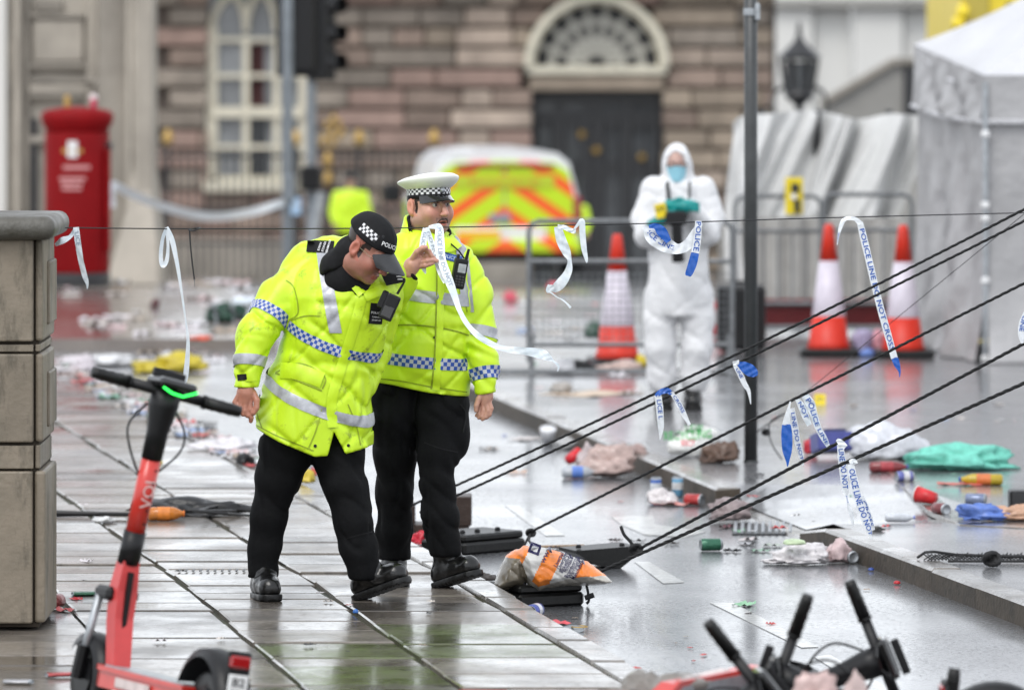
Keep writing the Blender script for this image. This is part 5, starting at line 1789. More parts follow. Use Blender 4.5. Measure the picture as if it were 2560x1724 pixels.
# ---------------------------------------------------------------- sandbag
dB = 25.55
sB = FPX / dB
sbag = thing('sandbag', W(1380, 1480, dB), 'orange and white printed plastic sandbag slumped over a black weight', 'sandbag')


def SB(px, py, o=0.0): return W(px, py, dB + o)


def poly_sd(X, Z, poly):
    """signed distance to a polygon in the (x, z) plane, negative inside"""
    d = np.full(X.shape, 1e9)
    ins = np.zeros(X.shape, bool)
    n_ = len(poly)
    for i in range(n_):
        (x1, z1), (x2, z2) = poly[i], poly[(i + 1) % n_]
        ex, ez = x2 - x1, z2 - z1
        t = np.clip(((X - x1) * ex + (Z - z1) * ez) / (ex * ex + ez * ez), 0, 1)
        d = np.minimum(d, (X - x1 - t * ex) ** 2 + (Z - z1 - t * ez) ** 2)
        c = ((z1 > Z) != (z2 > Z)) & (X < (x2 - x1) * (Z - z1) / (z2 - z1 + 1e-12) + x1)
        ins ^= c
    return np.where(ins, -1, 1) * np.sqrt(d)


def pillow(P, pts, o, T, w):
    """a filled bag: outline pts, centred at depth offset o, swelling to half-thickness T at w inside the edge"""
    poly = [(SB(px, py, o).x, SB(px, py, o).z) for px, py in pts]
    sd = poly_sd(P[:, 0], P[:, 2], poly)
    t = T * np.sqrt(np.clip(-sd / w, 0, 1))
    return np.where(sd < 0, np.abs(P[:, 1] - (dB + o)) - np.maximum(t, .004), np.maximum(sd, np.abs(P[:, 1] - (dB + o)) - .004)) * .7


LOBE_L = [(1233, 1480), (1236, 1455), (1252, 1415), (1265, 1388), (1290, 1372), (1312, 1374), (1322, 1400), (1318, 1440), (1312, 1462), (1284, 1472)]
LOBE_R = [(1290, 1378), (1308, 1364), (1345, 1365), (1405, 1382), (1470, 1404), (1512, 1436), (1532, 1454), (1514, 1460), (1440, 1462), (1366, 1470), (1346, 1479), (1326, 1466), (1306, 1440)]


def bag_field(P):
    d = smin(pillow(P, LOBE_L, .06, .1, .045), pillow(P, LOBE_R, .03, .115, .05), .012)
    cr = vnoise(P @ np.array(((.8, 0, .6), (0, 1, 0), (-.6, 0, .8)), np.float32), (9, 12, 28), 2.0)
    return d + .004 * np.exp(-(cr / .2) ** 2) + .004 * vnoise(P, (14, 14, 14)) + .002 * vnoise(P, (60, 40, 60), 5)


lo, hi = SB(1215, 1500, -.25), SB(1550, 1345, .3)
bv_, bf_ = surfnet(bag_field, lo, hi, .006)
# printed stripes run across the bag; the faces are sorted by what is printed there
vpx = 1280 + bv_[:, 0] * FPX / bv_[:, 1]
vpy = HZ + (CAMH - bv_[:, 2]) * FPX / bv_[:, 1]
fc = bf_.mean(1).astype(int)
fpx, fpy = vpx[bf_].mean(1), vpy[bf_].mean(1)
u = fpx - (1480 - fpy) * .5          # slanted stripe coordinate
mi = np.zeros(len(bf_), int)
mi[:] = 2
mi[(u > 1316) & (u < 1362)] = 1
mi[(u >= 1417)] = 1
mi[(u < 1270) & (fpx > 1262)] = 1
bottom = fpy > np.interp(fpx, [1240, 1262, 1300, 1318, 1345, 1362, 1430, 1500, 1540], [1380, 1392, 1396, 1440, 1466, 1462, 1444, 1438, 1440])
mi[bottom & (fpx > 1318)] = 3
mi[(bottom & (fpx <= 1318)) | (fpx < 1262)] = 0
bag = mk('bag', (bv_, bf_), [mt['clearbag'], mt['bagorange'], mt['bagwhite'], mt['film']], sbag, True)
bag.data.polygons.foreach_set('material_index', mi.astype(np.int32))
bbv = bvh_of((bv_, bf_))
rr = Vector((.5, 0, .86)).normalized()
uu = Vector((-.86, 0, .5)).normalized()
for k, (s, px, py) in enumerate((('Liverpool', 1400, 1402), ('Liverpool', 1408, 1408), ('Birkenhead', 1416, 1413), ('Hoylake', 1422, 1418), ('Bromborough', 1432, 1420), ('Warrington', 1438, 1426), ('Manchester', 1446, 1430))):
    g = project(text_geo(s, .026, .8, .015), SB(px, py, -.2), rr, uu, bbv, .003)
    mk('printed_line', g, mt['ink_navy'], bag)
g = project(text_geo('www', .036, 1.0, .01), SB(1366, 1392, -.2), rr, uu, bbv, .003)
mk('printed_line', g, mt['ink_navy'], bag)
gz_ = join(box((0, 0, 0), (.05, .011, .001)), box((-.02, .016, 0), (.011, .04, .001)), box((.02, .016, 0), (.011, .04, .001)), box((0, .032, 0), (.05, .011, .001)))
g = project(gz_, SB(1334, 1388, -.2), Vector((.85, 0, -.3)), Vector((.3, 0, .85)), bbv, .003)
mk('printed_logo', g, mt['ink_navy'], bag)
# ---------------------------------------------------------------- people: heads and hands
def frame(origin, yaw, pitch, roll=0.0, scale=1.0):
    """head frame: columns = his right (r), forward (f), up (u); yaw 0 faces the camera, + turns to picture right"""
    y, p = R(yaw), R(pitch)
    f = Vector((math.sin(y) * math.cos(p), -math.cos(y) * math.cos(p), -math.sin(p)))
    u = Vector((math.sin(y) * math.sin(p), -math.cos(y) * math.sin(p), math.cos(p)))
    r = f.cross(u)
    if roll:
        q = Matrix.Rotation(R(roll), 3, f)
        u, r = q @ u, q @ r
    m = Matrix(((r.x, f.x, u.x, origin[0]), (r.y, f.y, u.y, origin[1]), (r.z, f.z, u.z, origin[2]), (0, 0, 0, 1)))
    return m @ Matrix.Diagonal((scale, scale, scale, 1))


def head_field(P, fat=1.0, mouth=0.0):
    f4 = np.float32
    d = ell(P, (0, -.012, .045), (.077 * fat, .098, .088))
    d = smin(d, ell(P, (0, .03, -.035), (.066 * fat, .066, .085)), .03)
    d = smin(d, ell(P, (0, .04, -.078), (.055 * fat, .05, .04)), .03)
    d = smin(d, ell(P, (0, .08, -.1), (.024, .02, .019)), .025)
    for s in (-1, 1):
        d = smin(d, ell(P, (s * .03, .084, .024), (.03, .017, .012)), .014)
        d = smin(d, ell(P, (s * .042 * fat, .066, -.03), (.026, .028, .03)), .025)
        d = smin(d, ell(P, (s * .06 * fat, .0, -.06), (.018, .035, .035)), .03)
        d = smax(d, -ell(P, (s * .031, .103, .004), (.017, .015, .01)), .01)
    d = smin(d, chain(P, [(0, .096, .012), (0, .112, -.015), (0, .122, -.034)], [.008, .0105, .013], .01), .01)
    for s in (-1, 1):
        d = smin(d, ell(P, (s * .0125, .112, -.037), (.009, .011, .009)), .006)
    d = smin(d, ell(P, (0, .096, -.066), (.025, .012, .007)), .006)
    d = smin(d, ell(P, (0, .094, -.079), (.021, .012, .008)), .006)
    if mouth:
        d = smax(d, -ell(P, (0, .108, -.072), (.019, .014, mouth)), .003)
    else:
        d = smax(d, -ell(P, (0, .112, -.072), (.024, .01, .0022)), .003)
    for s in (-1, 1):
        e = ell(P, (s * .081 * fat, -.012, -.002), (.011, .022, .034))
        e = smax(e, -ell(P, (s * .092 * fat, -.006, .0), (.009, .012, .021)), .006)
        e = smin(e, ell(P, (s * .08 * fat, -.004, -.03), (.009, .011, .012)), .01)
        d = smin(d, e, .008)
    d = smin(d, rcone(P, (0, -.018, -.07), (0, -.04, -.2), .06 * fat, .066 * fat), .03)
    return d


def make_head(parent, T, skin, stubble, hairc, fat=1.0, mouth=0.0, red=0.0):
    v, f = surfnet(lambda P: head_field(P, fat, mouth), (-.12 * fat, -.14, -.2), (.12 * fat, .16, .16), .0034)
    x, y, z = v[:, 0], v[:, 1], v[:, 2]
    c = np.tile(np.array(skin), (len(v), 1))
    n1 = vnoise(v, 25)[:, None]
    c = c * (1 + .1 * n1)
    ear = (np.abs(x) > .074 * fat) & (np.abs(z) < .045) & (y < .03)
    c[ear] = c[ear] * np.array((1.12, .85, .8))
    cheek = np.exp(-((np.abs(x) - .045) ** 2 + (z + .03) ** 2) / .0009) * (y > .03)
    c = c * (1 - cheek[:, None] * np.array((0, .18, .2)) * (1 + red))
    nose = np.exp(-((x) ** 2 + (z + .03) ** 2) / .0004) * (y > .1)
    c = c * (1 - nose[:, None] * np.array((0, .16, .16)))
    # stubble over jaw, lip and chin
    st_ = np.clip((-z - .035) / .03, 0, 1) * np.clip((y + .03) / .03, 0, 1) * (z > -.125)
    st_ = st_ * (.75 + .25 * n1[:, 0]) * stubble
    c = c * (1 - st_[:, None] * np.array((.62, .62, .58)))
    if stubble > .5:
        mo = (np.abs(x) < .03) & (z < -.049) & (z > -.066) & (y > .08)
        c[mo] = c[mo] * .6
    lips = (np.abs(x) < .024) & (np.abs(z + .0735) < .0105) & (y > .085)
    c[lips] = np.array(skin) * np.array((.85, .5, .52))
    if mouth:
        inner = (np.abs(x) < .02) & (np.abs(z + .072) < mouth * .9) & (y > .08) & (y < .1)
        c[inner] = (.05, .015, .012)
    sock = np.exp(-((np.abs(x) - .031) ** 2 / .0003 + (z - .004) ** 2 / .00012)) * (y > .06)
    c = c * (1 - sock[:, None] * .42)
    hair = ((z > .02) & (y < .045)) | ((z > -.045) & (y < -.035)) | ((z > -.03) & (y < .026 + .004 * n1[:, 0]) & (y > .006) & (np.abs(x) > .05))
    hair = hair & ~ear
    c[hair] = np.array(hairc) * (1 + .3 * n1[hair])
    hd = mk('head', xf((v, f), T)[:2] + (None, np.clip(c, 0, 1)), mt['skin'], parent, True)
    for s in (-1, 1):
        e = mk('eye', xf(lathe([(.001, .0125), (.006, .011), (.0105, .006), (.012, 0), (.0105, -.006), (.001, -.0125)], 12), T @ loc(s * .031, .083, .004) @ rx(R(-90))), mt['eye'], hd, True)
        mk('iris', xf(lathe([(.001, .013), (.005, .0122), (.0062, .0112)], 10), T @ loc(s * .031, .083, .004) @ rx(R(-90))), mt['iris'], e, True)
        g = tube([(s * (.014 + .034 * k / 4), .101 - .008 * (k / 4) ** 2, .024 + .006 * math.sin(k / 4 * 2.4)) for k in range(5)], [.002, .0032, .0032, .0028, .0015], 6)
        mk('eyebrow', xf(g, T), mt['hair'], hd, True)
        g = tube([(s * (.013 + .036 * k / 4), .0985 - .012 * (k / 4) ** 2 - .002, .0115 + .002 * math.sin(k / 4 * 3)) for k in range(5)], [.0014, .002, .002, .002, .0014], 5)
        mk('eyelid', xf(g, T), lm(tuple(np.array(skin) * .5), .5), hd, True)
    return hd


def hand_field(P, spec, palm):
    d = chain(P, palm[0], palm[1], .015)
    for pts, rs in spec:
        d = smin(d, chain(P, pts, rs, .003), .004)
    return d


def make_hand(parent, name, palm, fingers, skin, lo, hi, h=.0028):
    v, f = surfnet(lambda P: hand_field(P, fingers, palm), lo, hi, h)
    n1 = vnoise(v, 60)[:, None]
    c = np.array(skin) * (1 + .15 * n1)
    return mk(name, (v, f, None, np.clip(c, 0, 1)), mt['skin'], parent, True)


def folds(P, amp, seed=0.0, ang=0.0):
    """cloth folds: broad waves cut by narrow creases running along two diagonals"""
    a = vnoise(P, (5, 5, 7), seed)
    Q = P + .03 * np.stack([vnoise(P, 6, seed + 11), vnoise(P, 6, seed + 17), vnoise(P, 6, seed + 23)], 1)
    sv = np.float32
    b = vnoise(Q @ np.array(((.8, 0, .6), (0, 1, 0), (-.6, 0, .8)), sv), (1.7, 4, 8), seed + 3)
    c = vnoise(Q @ np.array(((.7, 0, -.7), (0, 1, 0), (.7, 0, .7)), sv), (2.2, 5.5, 11), seed + 7)
    e = vnoise(Q, (11, 9, 2.6), seed + 9)
    cr = np.exp(-(b / .13) ** 2) + .75 * np.exp(-(c / .13) ** 2) + .35 * np.exp(-(e / .14) ** 2)
    return amp * (.4 * a + 1.0 * cr - .4)


def leg_folds(P, amp, seed=0.0):
    """trouser cloth: long creases down the leg, a few across"""
    Q = P + .025 * np.stack([vnoise(P, 7, seed + 11), vnoise(P, 7, seed + 17), vnoise(P, 7, seed + 23)], 1)
    e = vnoise(Q, (15, 12, 3.2), seed + 9)
    b = vnoise(Q @ np.array(((.75, 0, .65), (0, 1, 0), (-.65, 0, .75)), np.float32), (4, 7, 13), seed + 3)
    return amp * (.5 * vnoise(P, (6, 6, 5), seed) + .7 * np.exp(-(e / .2) ** 2) + .6 * np.exp(-(b / .18) ** 2) - .4)


def band(field, lo, hi, planes, h=.009, off=.004):
    v, f = surfnet(lambda P: field(P) - off, lo, hi, h)
    return clip_planes((v, f), planes)


def check_uv(g, axis_p, axis_d, sq, v0):
    """squares wrapped round an axis: u = arc length, v = height along the axis, in units of one square"""
    v = np.asarray(g[0])
    d = np.array(axis_d, float); d /= np.linalg.norm(d)
    q = v - np.array(axis_p)
    h = q @ d
    e1 = np.cross(d, (0, 1, 0.01)); e1 /= np.linalg.norm(e1)
    e2 = np.cross(d, e1)
    a, b = q @ e1, q @ e2
    r = np.median(np.hypot(a, b))
    u = np.arctan2(b, a) * r / sq
    return (g[0], g[1], np.stack([u + 200, (h - v0) / sq + 50], 1))


def pl(p, n): return (Vector(p), Vector(n))


# ================================================================ officer with the dark baseball cap
dA = 24.9


def A(px, py, o=0.0): return W(px, py, dA + o)


def rowA(py, l, r, b, o=0.0):
    """torso section from its left and right outline in the photo"""
    c = A((l + r) / 2, py, o)
    return (c.z, c.x, c.y, (r - l) / 2 * dA / FPX, b)


offA = thing('person', G(760, 1497, 0), 'officer in dark cap and long lime coat, bending to look at the ground', 'person')
TA = [rowA(588, 800, 880, .06, .1), rowA(606, 778, 898, .09, .08), rowA(632, 750, 925, .12, .06), rowA(668, 732, 962, .145, .03), rowA(704, 722, 990, .155, .0), rowA(740, 716, 998, .165, -.02),
      rowA(790, 710, 985, .165, -.02), rowA(840, 704, 968, .165, -.01), rowA(890, 684, 950, .17, 0), rowA(940, 663, 932, .175, 0),
      rowA(1000, 648, 927, .18, 0), rowA(1060, 634, 930, .185, 0), rowA(1145, 622, 936, .19, 0)]
hemA_x = [(px - 1280) * dA / FPX for px in (600, 623, 700, 790, 822, 868, 932, 960)]
hemA_z = [CAMH - (py - HZ) * dA / FPX for py in (1048, 1058, 1098, 1134, 1132, 1128, 1112, 1108)]


def torsoA(P):
    d = loft(P, TA)
    d = d + folds(P, .0105, 1.0)
    # belt line gathered by the draw cord, pocket bulge
    d = d + .006 * np.exp(-((P[:, 2] - A(0, 905).z) / .02) ** 2)
    d = smax(d, np.interp(P[:, 0], hemA_x, hemA_z) - P[:, 2], .006)
    # front vent
    ap_, = [A(838, 1072)]
    dx = P[:, 0] - ap_.x
    w_ = np.maximum(ap_.z - P[:, 2], 0) * .38
    vent = np.where(P[:, 1] < dA + .02, np.abs(dx + (ap_.z - P[:, 2]) * -.12) - w_, 1)
    return np.maximum(d, -vent)


armA = ([A(765, 652, .06), A(705, 738, -.0), A(641, 838, -.09), A(621, 900, -.13), A(617, 966, -.16)], [.085, .092, .084, .066, .055])
armA2 = ([A(968, 690, .08), A(958, 780, .1), A(938, 880, .1), A(912, 960, .02)], [.08, .075, .07, .055])


def sleeveA(P):
    d = chain(P, *armA, .03) + folds(P, .0115, 4.0)
    e = A(645, 845, -.1)
    d = d + .004 * np.exp(-(vnoise(P, (6, 6, 22), 51.0) / .25) ** 2) * np.exp(-((P[:, 2] - e.z) / .07) ** 2)
    return smax(d, A(0, 962).z - P[:, 2], .006)


def jacketA(P):
    d = smin(torsoA(P), sleeveA(P), .022)
    return smin(d, chain(P, *armA2, .02) + folds(P, .008, 6.0), .03)


jlo, jhi = A(560, 1160, -.45), A(1060, 560, .35)
jA, jAg = person_mesh('jacket', jacketA, jlo, jhi, .0075, mt['hiviz_worn'], offA)
bA = bvh_of(jAg)
# chest band of squares, sloping with the lean
chestp, chestn = A(790, 822), Vector((.36, -.25, .9)).normalized()
hw = .022
slo, shi = A(560, 930, -.35), A(1040, 720, .3)
g = band(torsoA, slo, shi, [pl(chestp - chestn * hw, chestn), pl(chestp + chestn * hw, -chestn)])
mk('check_band', check_uv(g, A(835, 830), chestn, .0155, (chestp - Vector(A(835, 830))).dot(chestn) - hw), mt['check'], jA, True)
wp, wn_ = A(740, 968), Vector((.36, -.25, .93)).normalized()
g = band(torsoA, A(560, 1100, -.35), A(1040, 860, .3), [pl(wp - wn_ * .023, wn_), pl(wp + wn_ * .023, -wn_)])
mk('reflective_band', g, mt['silver'], jA, True)
# shoulder strip
sn = Vector((.955, 0, .17)).normalized()
sp1 = A(818, 690)
g = band(torsoA, A(730, 840, -.35), A(880, 590, .3), [pl(sp1 - sn * .027, sn), pl(sp1 + sn * .027, -sn), pl(chestp + chestn * hw, chestn), pl(A(0, 627), (0, 0, -1)), pl((0, dA + .05, 0), (0, -1, 0))])
mk('shoulder_strip', g, mt['silver'], jA, True)
# sleeve bands
ad = (armA[0][2] - armA[0][1]).normalized()
cp = A(668, 783, -.06)
g = band(sleeveA, A(590, 860, -.3), A(760, 720, .15), [pl(cp - ad * .024, ad), pl(cp + ad * .024, -ad)])
mk('sleeve_check_band', check_uv(g, cp, ad, .0155, -.024), mt['check'], jA, True)
ad2 = (armA[0][4] - armA[0][3]).normalized()
cp = A(620, 905, -.13)
g = band(sleeveA, A(560, 950, -.3), A(700, 870, .05), [pl(cp - ad2 * .023, ad2), pl(cp + ad2 * .023, -ad2)])
mk('sleeve_silver_band', g, mt['silver'], jA, True)
X3, Z3 = Vector((1, 0, 0)), Vector((0, 0, 1))
mk('cuff_tab', project(patch_grid(.042, .026, 6, 4), A(602, 946, -.3), (1, 0, .12), (-.12, 0, 1), bA, .006), mt['blackcloth'], jA)
mk('cuff_flap', project(patch_grid(.06, .04, 6, 4), A(628, 944, -.3), (1, 0, .05), (-.05, 0, 1), bA, .004), mt['hiviz_worn'], jA, True)
# placket, pocket flap, yoke seam, studs
def line_on(bv, pts, w, o, m_, parent, name, eps=.003, d0=None, foo=None):
    fn = foo or A
    sp_ = spline(pts, 8)
    q = []
    for i, p in enumerate(sp_):
        a, b = np.array(sp_[max(i - 1, 0)]), np.array(sp_[min(i + 1, len(sp_) - 1)])
        t = (b - a) / max(np.linalg.norm(b - a), 1e-6)
        q.append((p, np.array((-t[1], t[0]))))
    V, F = [], []
    for p, n_ in q:
        for s in (-1, 0, 1):
            e = fn(p[0] + n_[0] * w * s / 2, p[1] + n_[1] * w * s / 2, -.5)
            c_ = Vector((0, 0, CAMH))
            dr = (e - c_).normalized()
            h = bv.ray_cast(e, dr, 2)
            P_ = (h[0] - dr * (eps + (o if s == 0 else 0))) if h[0] is not None else (Vector(V[-3]) if len(V) > 3 else e + dr * .4)
            V.append(tuple(P_))
    for i in range(len(q) - 1):
        for k in range(2):
            F.append((i * 3 + k, i * 3 + k + 1, i * 3 + k + 4, i * 3 + k + 3))
    return mk(name, (V, F), m_, parent, True)


line_on(bA, [(906, 738), (893, 790), (874, 852), (851, 925), (830, 1000), (832, 1068)], 26, .006, mt['hiviz_worn'], jA, 'placket', .004)
seam = lm((.28, .38, .01), .6)
line_on(bA, [(894, 745), (880, 800), (862, 860), (840, 930), (822, 1000), (822, 1060)], 3.5, 0, seam, jA, 'seam')
line_on(bA, [(716, 806), (760, 790), (800, 790)], 3, 0, seam, jA, 'seam')
line_on(bA, [(690, 930), (750, 908), (811, 940), (806, 972)], 3.5, 0, seam, jA, 'seam')
line_on(bA, [(688, 932), (735, 948), (805, 976)], 4, .002, seam, jA, 'pocket_edge')
line_on(bA, [(700, 925), (748, 930), (806, 950)], 40, .008, mt['hiviz_worn'], jA, 'pocket_flap', .005)
line_on(bA, [(650, 985), (642, 1030), (655, 1070)], 3, 0, seam, jA, 'seam')
line_on(bA, [(805, 1020), (790, 1075), (772, 1118)], 3, 0, seam, jA, 'seam')
line_on(bA, [(870, 1010), (890, 1060), (902, 1112)], 3, 0, seam, jA, 'seam')
line_on(bA, [(640, 1062), (700, 1092), (784, 1126)], 3, 0, seam, jA, 'hem_stitch')
line_on(bA, [(715, 700), (735, 720), (745, 780), (722, 800)], 3, 0, seam, jA, 'armhole_seam')
for px, py in ((885, 801), (853, 912), (824, 1011), (631, 1057), (788, 1114), (871, 1113)):
    h = bA.ray_cast(A(px, py, -.5), (A(px, py) - Vector((0, 0, CAMH))).normalized(), 2)
    if h[0] is not None:
        mk('press_stud', xf(lathe([(.0075, 0), (.007, .004), (.003, .005)], 10), loc(*h[0]) @ rx(R(90))), mt['blk'], jA)
# soiling on the coat: separate grey scuffs are kept in the cloth colour itself
# epaulette with lettering
epm = project(patch_grid(.118, .05, 8, 5), A(795, 622, -.3), (.98, 0, -.02), (.1, 0, 1), bA, .008)
ep = mk('epaulette', epm, mt['blackcloth'], jA, True)
for k, s in enumerate(('FORCE', 'VEHICLE', 'EXAMINER')):
    g = project(text_geo(s, .013, .95, .01), A(800 + k * 7 - 5, 617 + k * 5.5, -.3), (.35, 0, .93), (-.93, 0, .35), bA, .011) if False else project(text_geo(s, .0125, .95, .012), A(793 + k * 11, 622, -.3), (-.28, 0, -.96), (.96, 0, -.28), bA, .011)
    mk('epaulette_lettering', g, mt['ink_white'], ep)
HA = frame(A(919, 620, -.17), 60, 36, 0, 1.07)
hq = lambda r_, f_, u_: tuple(HA @ Vector((r_, f_, u_)))
# collar: black inner collar turned over, lime storm flaps
def collarA(P):
    o = chain(P, [hq(0, -.045, -.055), hq(0, -.055, -.15), A(862, 694, -.02)], [.077, .082, .086], .03)
    i = chain(P, [hq(0, .045, .06), hq(0, .055, -.06), hq(0, .1, -.22)], [.088, .084, .06], .03)
    d = smax(o, -i, .008)
    d = smax(d, (P - np.array(A(872, 700), np.float32)) @ np.array((.2, -.35, -.92), np.float32), .01)
    return d + .004 * vnoise(P, 30)


person_mesh('collar', collarA, A(760, 760, -.4), A(990, 530, .25), .006, mt['blackcloth'], jA)
person_mesh('neck_cover', lambda P: chain(P, [hq(0, -.03, -.1), hq(0, -.02, -.18), A(893, 706, -.09), A(903, 738, -.12)], [.07, .076, .07, .045], .03), A(790, 800, -.36), A(990, 560, .2), .007, mt['blackcloth'], jA)
line_on(bA, [(845, 668), (868, 690), (905, 735)], 22, .008, mt['hiviz_worn'], jA, 'storm_flap', .012)
line_on(bA, [(846, 660), (875, 684), (910, 722)], 4, .0, mt['blackcloth'], jA, 'flap_piping', .022)
fl_ = mk('far_epaulette', xf(bbox((0, 0, 0), (.075, .06, .02), .006), loc(*A(990, 694, -.02)) @ ry(R(18)) @ rz(R(-20))), mt['blackcloth'], jA)
mk('far_lapel', (lambda: (lambda V: (V, [(0, 1, 2, 3)]))([tuple(A(952, 684, -.1)), tuple(A(1000, 680, -.08)), tuple(A(1006, 706, -.12)), tuple(A(966, 714, -.14))]))(), mt['blackcloth'], jA)
for k in range(3):
    mk('rank_bar', bbox(tuple(A(994 + k * 3, 684 + k * 7, -.13)), (.022, .003, .005), .001, ), mt['ink_white'], fl_)
line_on(bA, [(912, 742), (945, 728), (985, 716)], 26, .008, mt['hiviz_worn'], jA, 'storm_flap', .008)
# radio and chest badge
rdA = mk('radio', xf(bbox((0, 0, 0), (.062, .04, .115), .008, seg=2), loc(*A(974, 768, -.2)) @ ry(R(24))), mt['blk'], offA)
mk('antenna', tube([A(993, 735, -.2), A(1012, 702, -.2)], [.006, .0045], 8), mt['blk'], rdA)
mk('keypad', xf(bbox((0, -.021, -.02), (.045, .004, .05), .002), loc(*A(974, 768, -.2)) @ ry(R(24))), mt['blkgloss'], rdA)
mk('clip', xf(bbox((-.04, .0, .02), (.03, .03, .08), .006), loc(*A(974, 768, -.2)) @ ry(R(24))), mt['blk'], rdA)
bdA = mk('badge_panel', project(patch_grid(.058, .092, 5, 6), A(938, 790, -.35), (.99, 0, -.12), (.12, 0, .99), bA, .008), mt['blackcloth'], jA)
for k, (s, z_) in enumerate((('POLICE', .018), ('FORENSIC', .0105), ('EXAMINER', .0105))):
    mk('badge_lettering', project(text_geo(s, z_ * .8, .95, .012), A(938, (788, 799, 807)[k], -.35), (.99, 0, -.12), (.12, 0, .99), bA, .011), mt['ink_white'], bdA)
# trousers
legA_r = ([A(738, 1060, .04), A(718, 1120, .04), A(694, 1200, .04), A(672, 1290, .05), A(662, 1370, .06), A(657, 1452, .06)], [.112, .116, .096, .076, .07, .069])
legA_f = ([A(812, 1060, .02), A(846, 1130, .0), A(860, 1210, -.03), A(884, 1300, -.05), A(898, 1370, -.05), A(914, 1432, -.05)], [.112, .112, .096, .083, .079, .074])


def trA(P):
    d = smin(chain(P, *legA_r, .03), chain(P, *legA_f, .03), .02)
    d = d + leg_folds(P, .013, 12.0)
    d = smax(d, P[:, 2] - A(0, 1062).z - .15 * (P[:, 0] - A(780, 0).x), .02)
    return smax(d, A(0, 1446).z - P[:, 2], .01)


tA, tAg = person_mesh('trousers', trA, A(580, 1500, -.35), A(1000, 1030, .35), .0085, mt['trouser'], offA)
bTA = bvh_of(tAg)
line_on(bTA, [(868, 1345), (900, 1336), (945, 1325)], 3, .0, mt['blackcloth'], tA, 'pocket_seam')


def boot(parent, ankle, heel, toe, r_ank=.052, h=.005, up=(0, 0, 1), wide=1.0, K=1.18):
    """boot from ankle, heel-bottom and toe-bottom points"""
    ankle, heel, toe = Vector(ankle), Vector(heel), Vector(toe)
    ax = (toe - heel).normalized()
    L_ = (toe - heel).length
    n_ = Vector(up)
    n_ = (n_ - ax * n_.dot(ax)).normalized()
    sd = ax.cross(n_)
    T = Matrix(((ax.x, sd.x, n_.x, heel.x), (ax.y, sd.y, n_.y, heel.y), (ax.z, sd.z, n_.z, heel.z), (0, 0, 0, 1)))
    Ti = T.inverted()
    al = Ti @ ankle

    def fld(P):
        d = chain(P, [(L_ * .17, 0, .045 * K), (L_ * .5, 0, .05 * K), (L_ * .82, 0, .042 * K)], [.044 * K, .044 * K, .042 * K], .03, (1, 1 / wide, 1))
        d = smin(d, rcone(P, (L_ * .22, 0, .06), tuple(al), .045, r_ank), .03)
        d = smin(d, rcone(P, (L_ * .38, 0, .075 * K), (al.x + .02, al.y, al.z * .85), .034, r_ank * .8), .03)
        d = smax(d, .012 - P[:, 2], .004)
        return d + .002 * vnoise(P, 50)
    v, f = surfnet(fld, (-.08, -.12, -.01), (L_ + .07, .12, max(al.z, .12) + .06), h)
    b = mk('boot', xf((v, f), T)[:2], mt['bootleather'], parent, True)

    def sole(P):
        d = chain(P, [(L_ * .14, 0, .012), (L_ * .5, 0, .012), (L_ * .83, 0, .012)], [.046 * K, .045 * K, .046 * K], .02, (1, 1 / wide, 1))
        d = smax(smax(d, P[:, 2] - .024, .003), -.004 - P[:, 2] + .003 * np.sign(np.sin(P[:, 0] * 280)), .002)
        return d
    v, f = surfnet(sole, (-.08, -.1, -.014), (L_ + .07, .1, .034), h * .8)
    mk('sole', xf((v, f), T)[:2], mt['rubber'], b, False)
    for k in range(4):
        q = .3 + .08 * k
        mk('lace', xf(tube([(L_ * q, -.035, .088 - .008 * k), (L_ * q + .006, 0, .1 - .01 * k), (L_ * q, .035, .088 - .008 * k)], .003, 5), T), mt['blkgloss'], b)
    return b


boot(offA, A(660, 1425, .05), A(652, 1492, .12), A(680, 1499, -.14), .055)
boot(offA, A(912, 1420, -.04), A(893, 1500, .02), A(1022, 1452, -.12), .06, wide=1.1)
# hand on the picture's left, relaxed with fingers curled
hx = lambda px, py, o=0.0: tuple(A(px, py, -.17 + o))
skA = (.46, .2, .135)
make_hand(offA, 'hand', ([hx(617, 958), hx(614, 982), hx(612, 1000)], [.03, .036, .034]),
          [([hx(596, 990, -.01), hx(588, 1005, -.01), hx(596, 1020, -.02), hx(606, 1024, -.01)], [.0125, .0125, .0115, .01]),
           ([hx(604, 1000, -.015), hx(600, 1020, -.02), hx(608, 1034, -.02), hx(616, 1032, -.005)], [.0125, .0125, .0115, .01]),
           ([hx(614, 1004, -.018), hx(612, 1026, -.022), hx(619, 1038, -.02), hx(624, 1032, -.005)], [.0125, .0125, .011, .01]),
           ([hx(625, 1002, -.012), hx(626, 1024, -.018), hx(628, 1044, -.016), hx(627, 1052, -.012)], [.0125, .0122, .011, .0095]),
           ([hx(632, 980, -.0), hx(642, 1000, -.018), hx(641, 1020, -.024), hx(634, 1032, -.026)], [.015, .0145, .013, .011])],
          skA, hx(560, 1075, -.09), hx(670, 940, .09))
# head
hdA = make_head(offA, HA, (.44, .205, .15), .18, (.035, .022, .018), 1.0, 0.0, .3)
HM = np.array(HA)
hW = lambda r_, f_, u_: tuple(HA @ Vector((r_, f_, u_)))
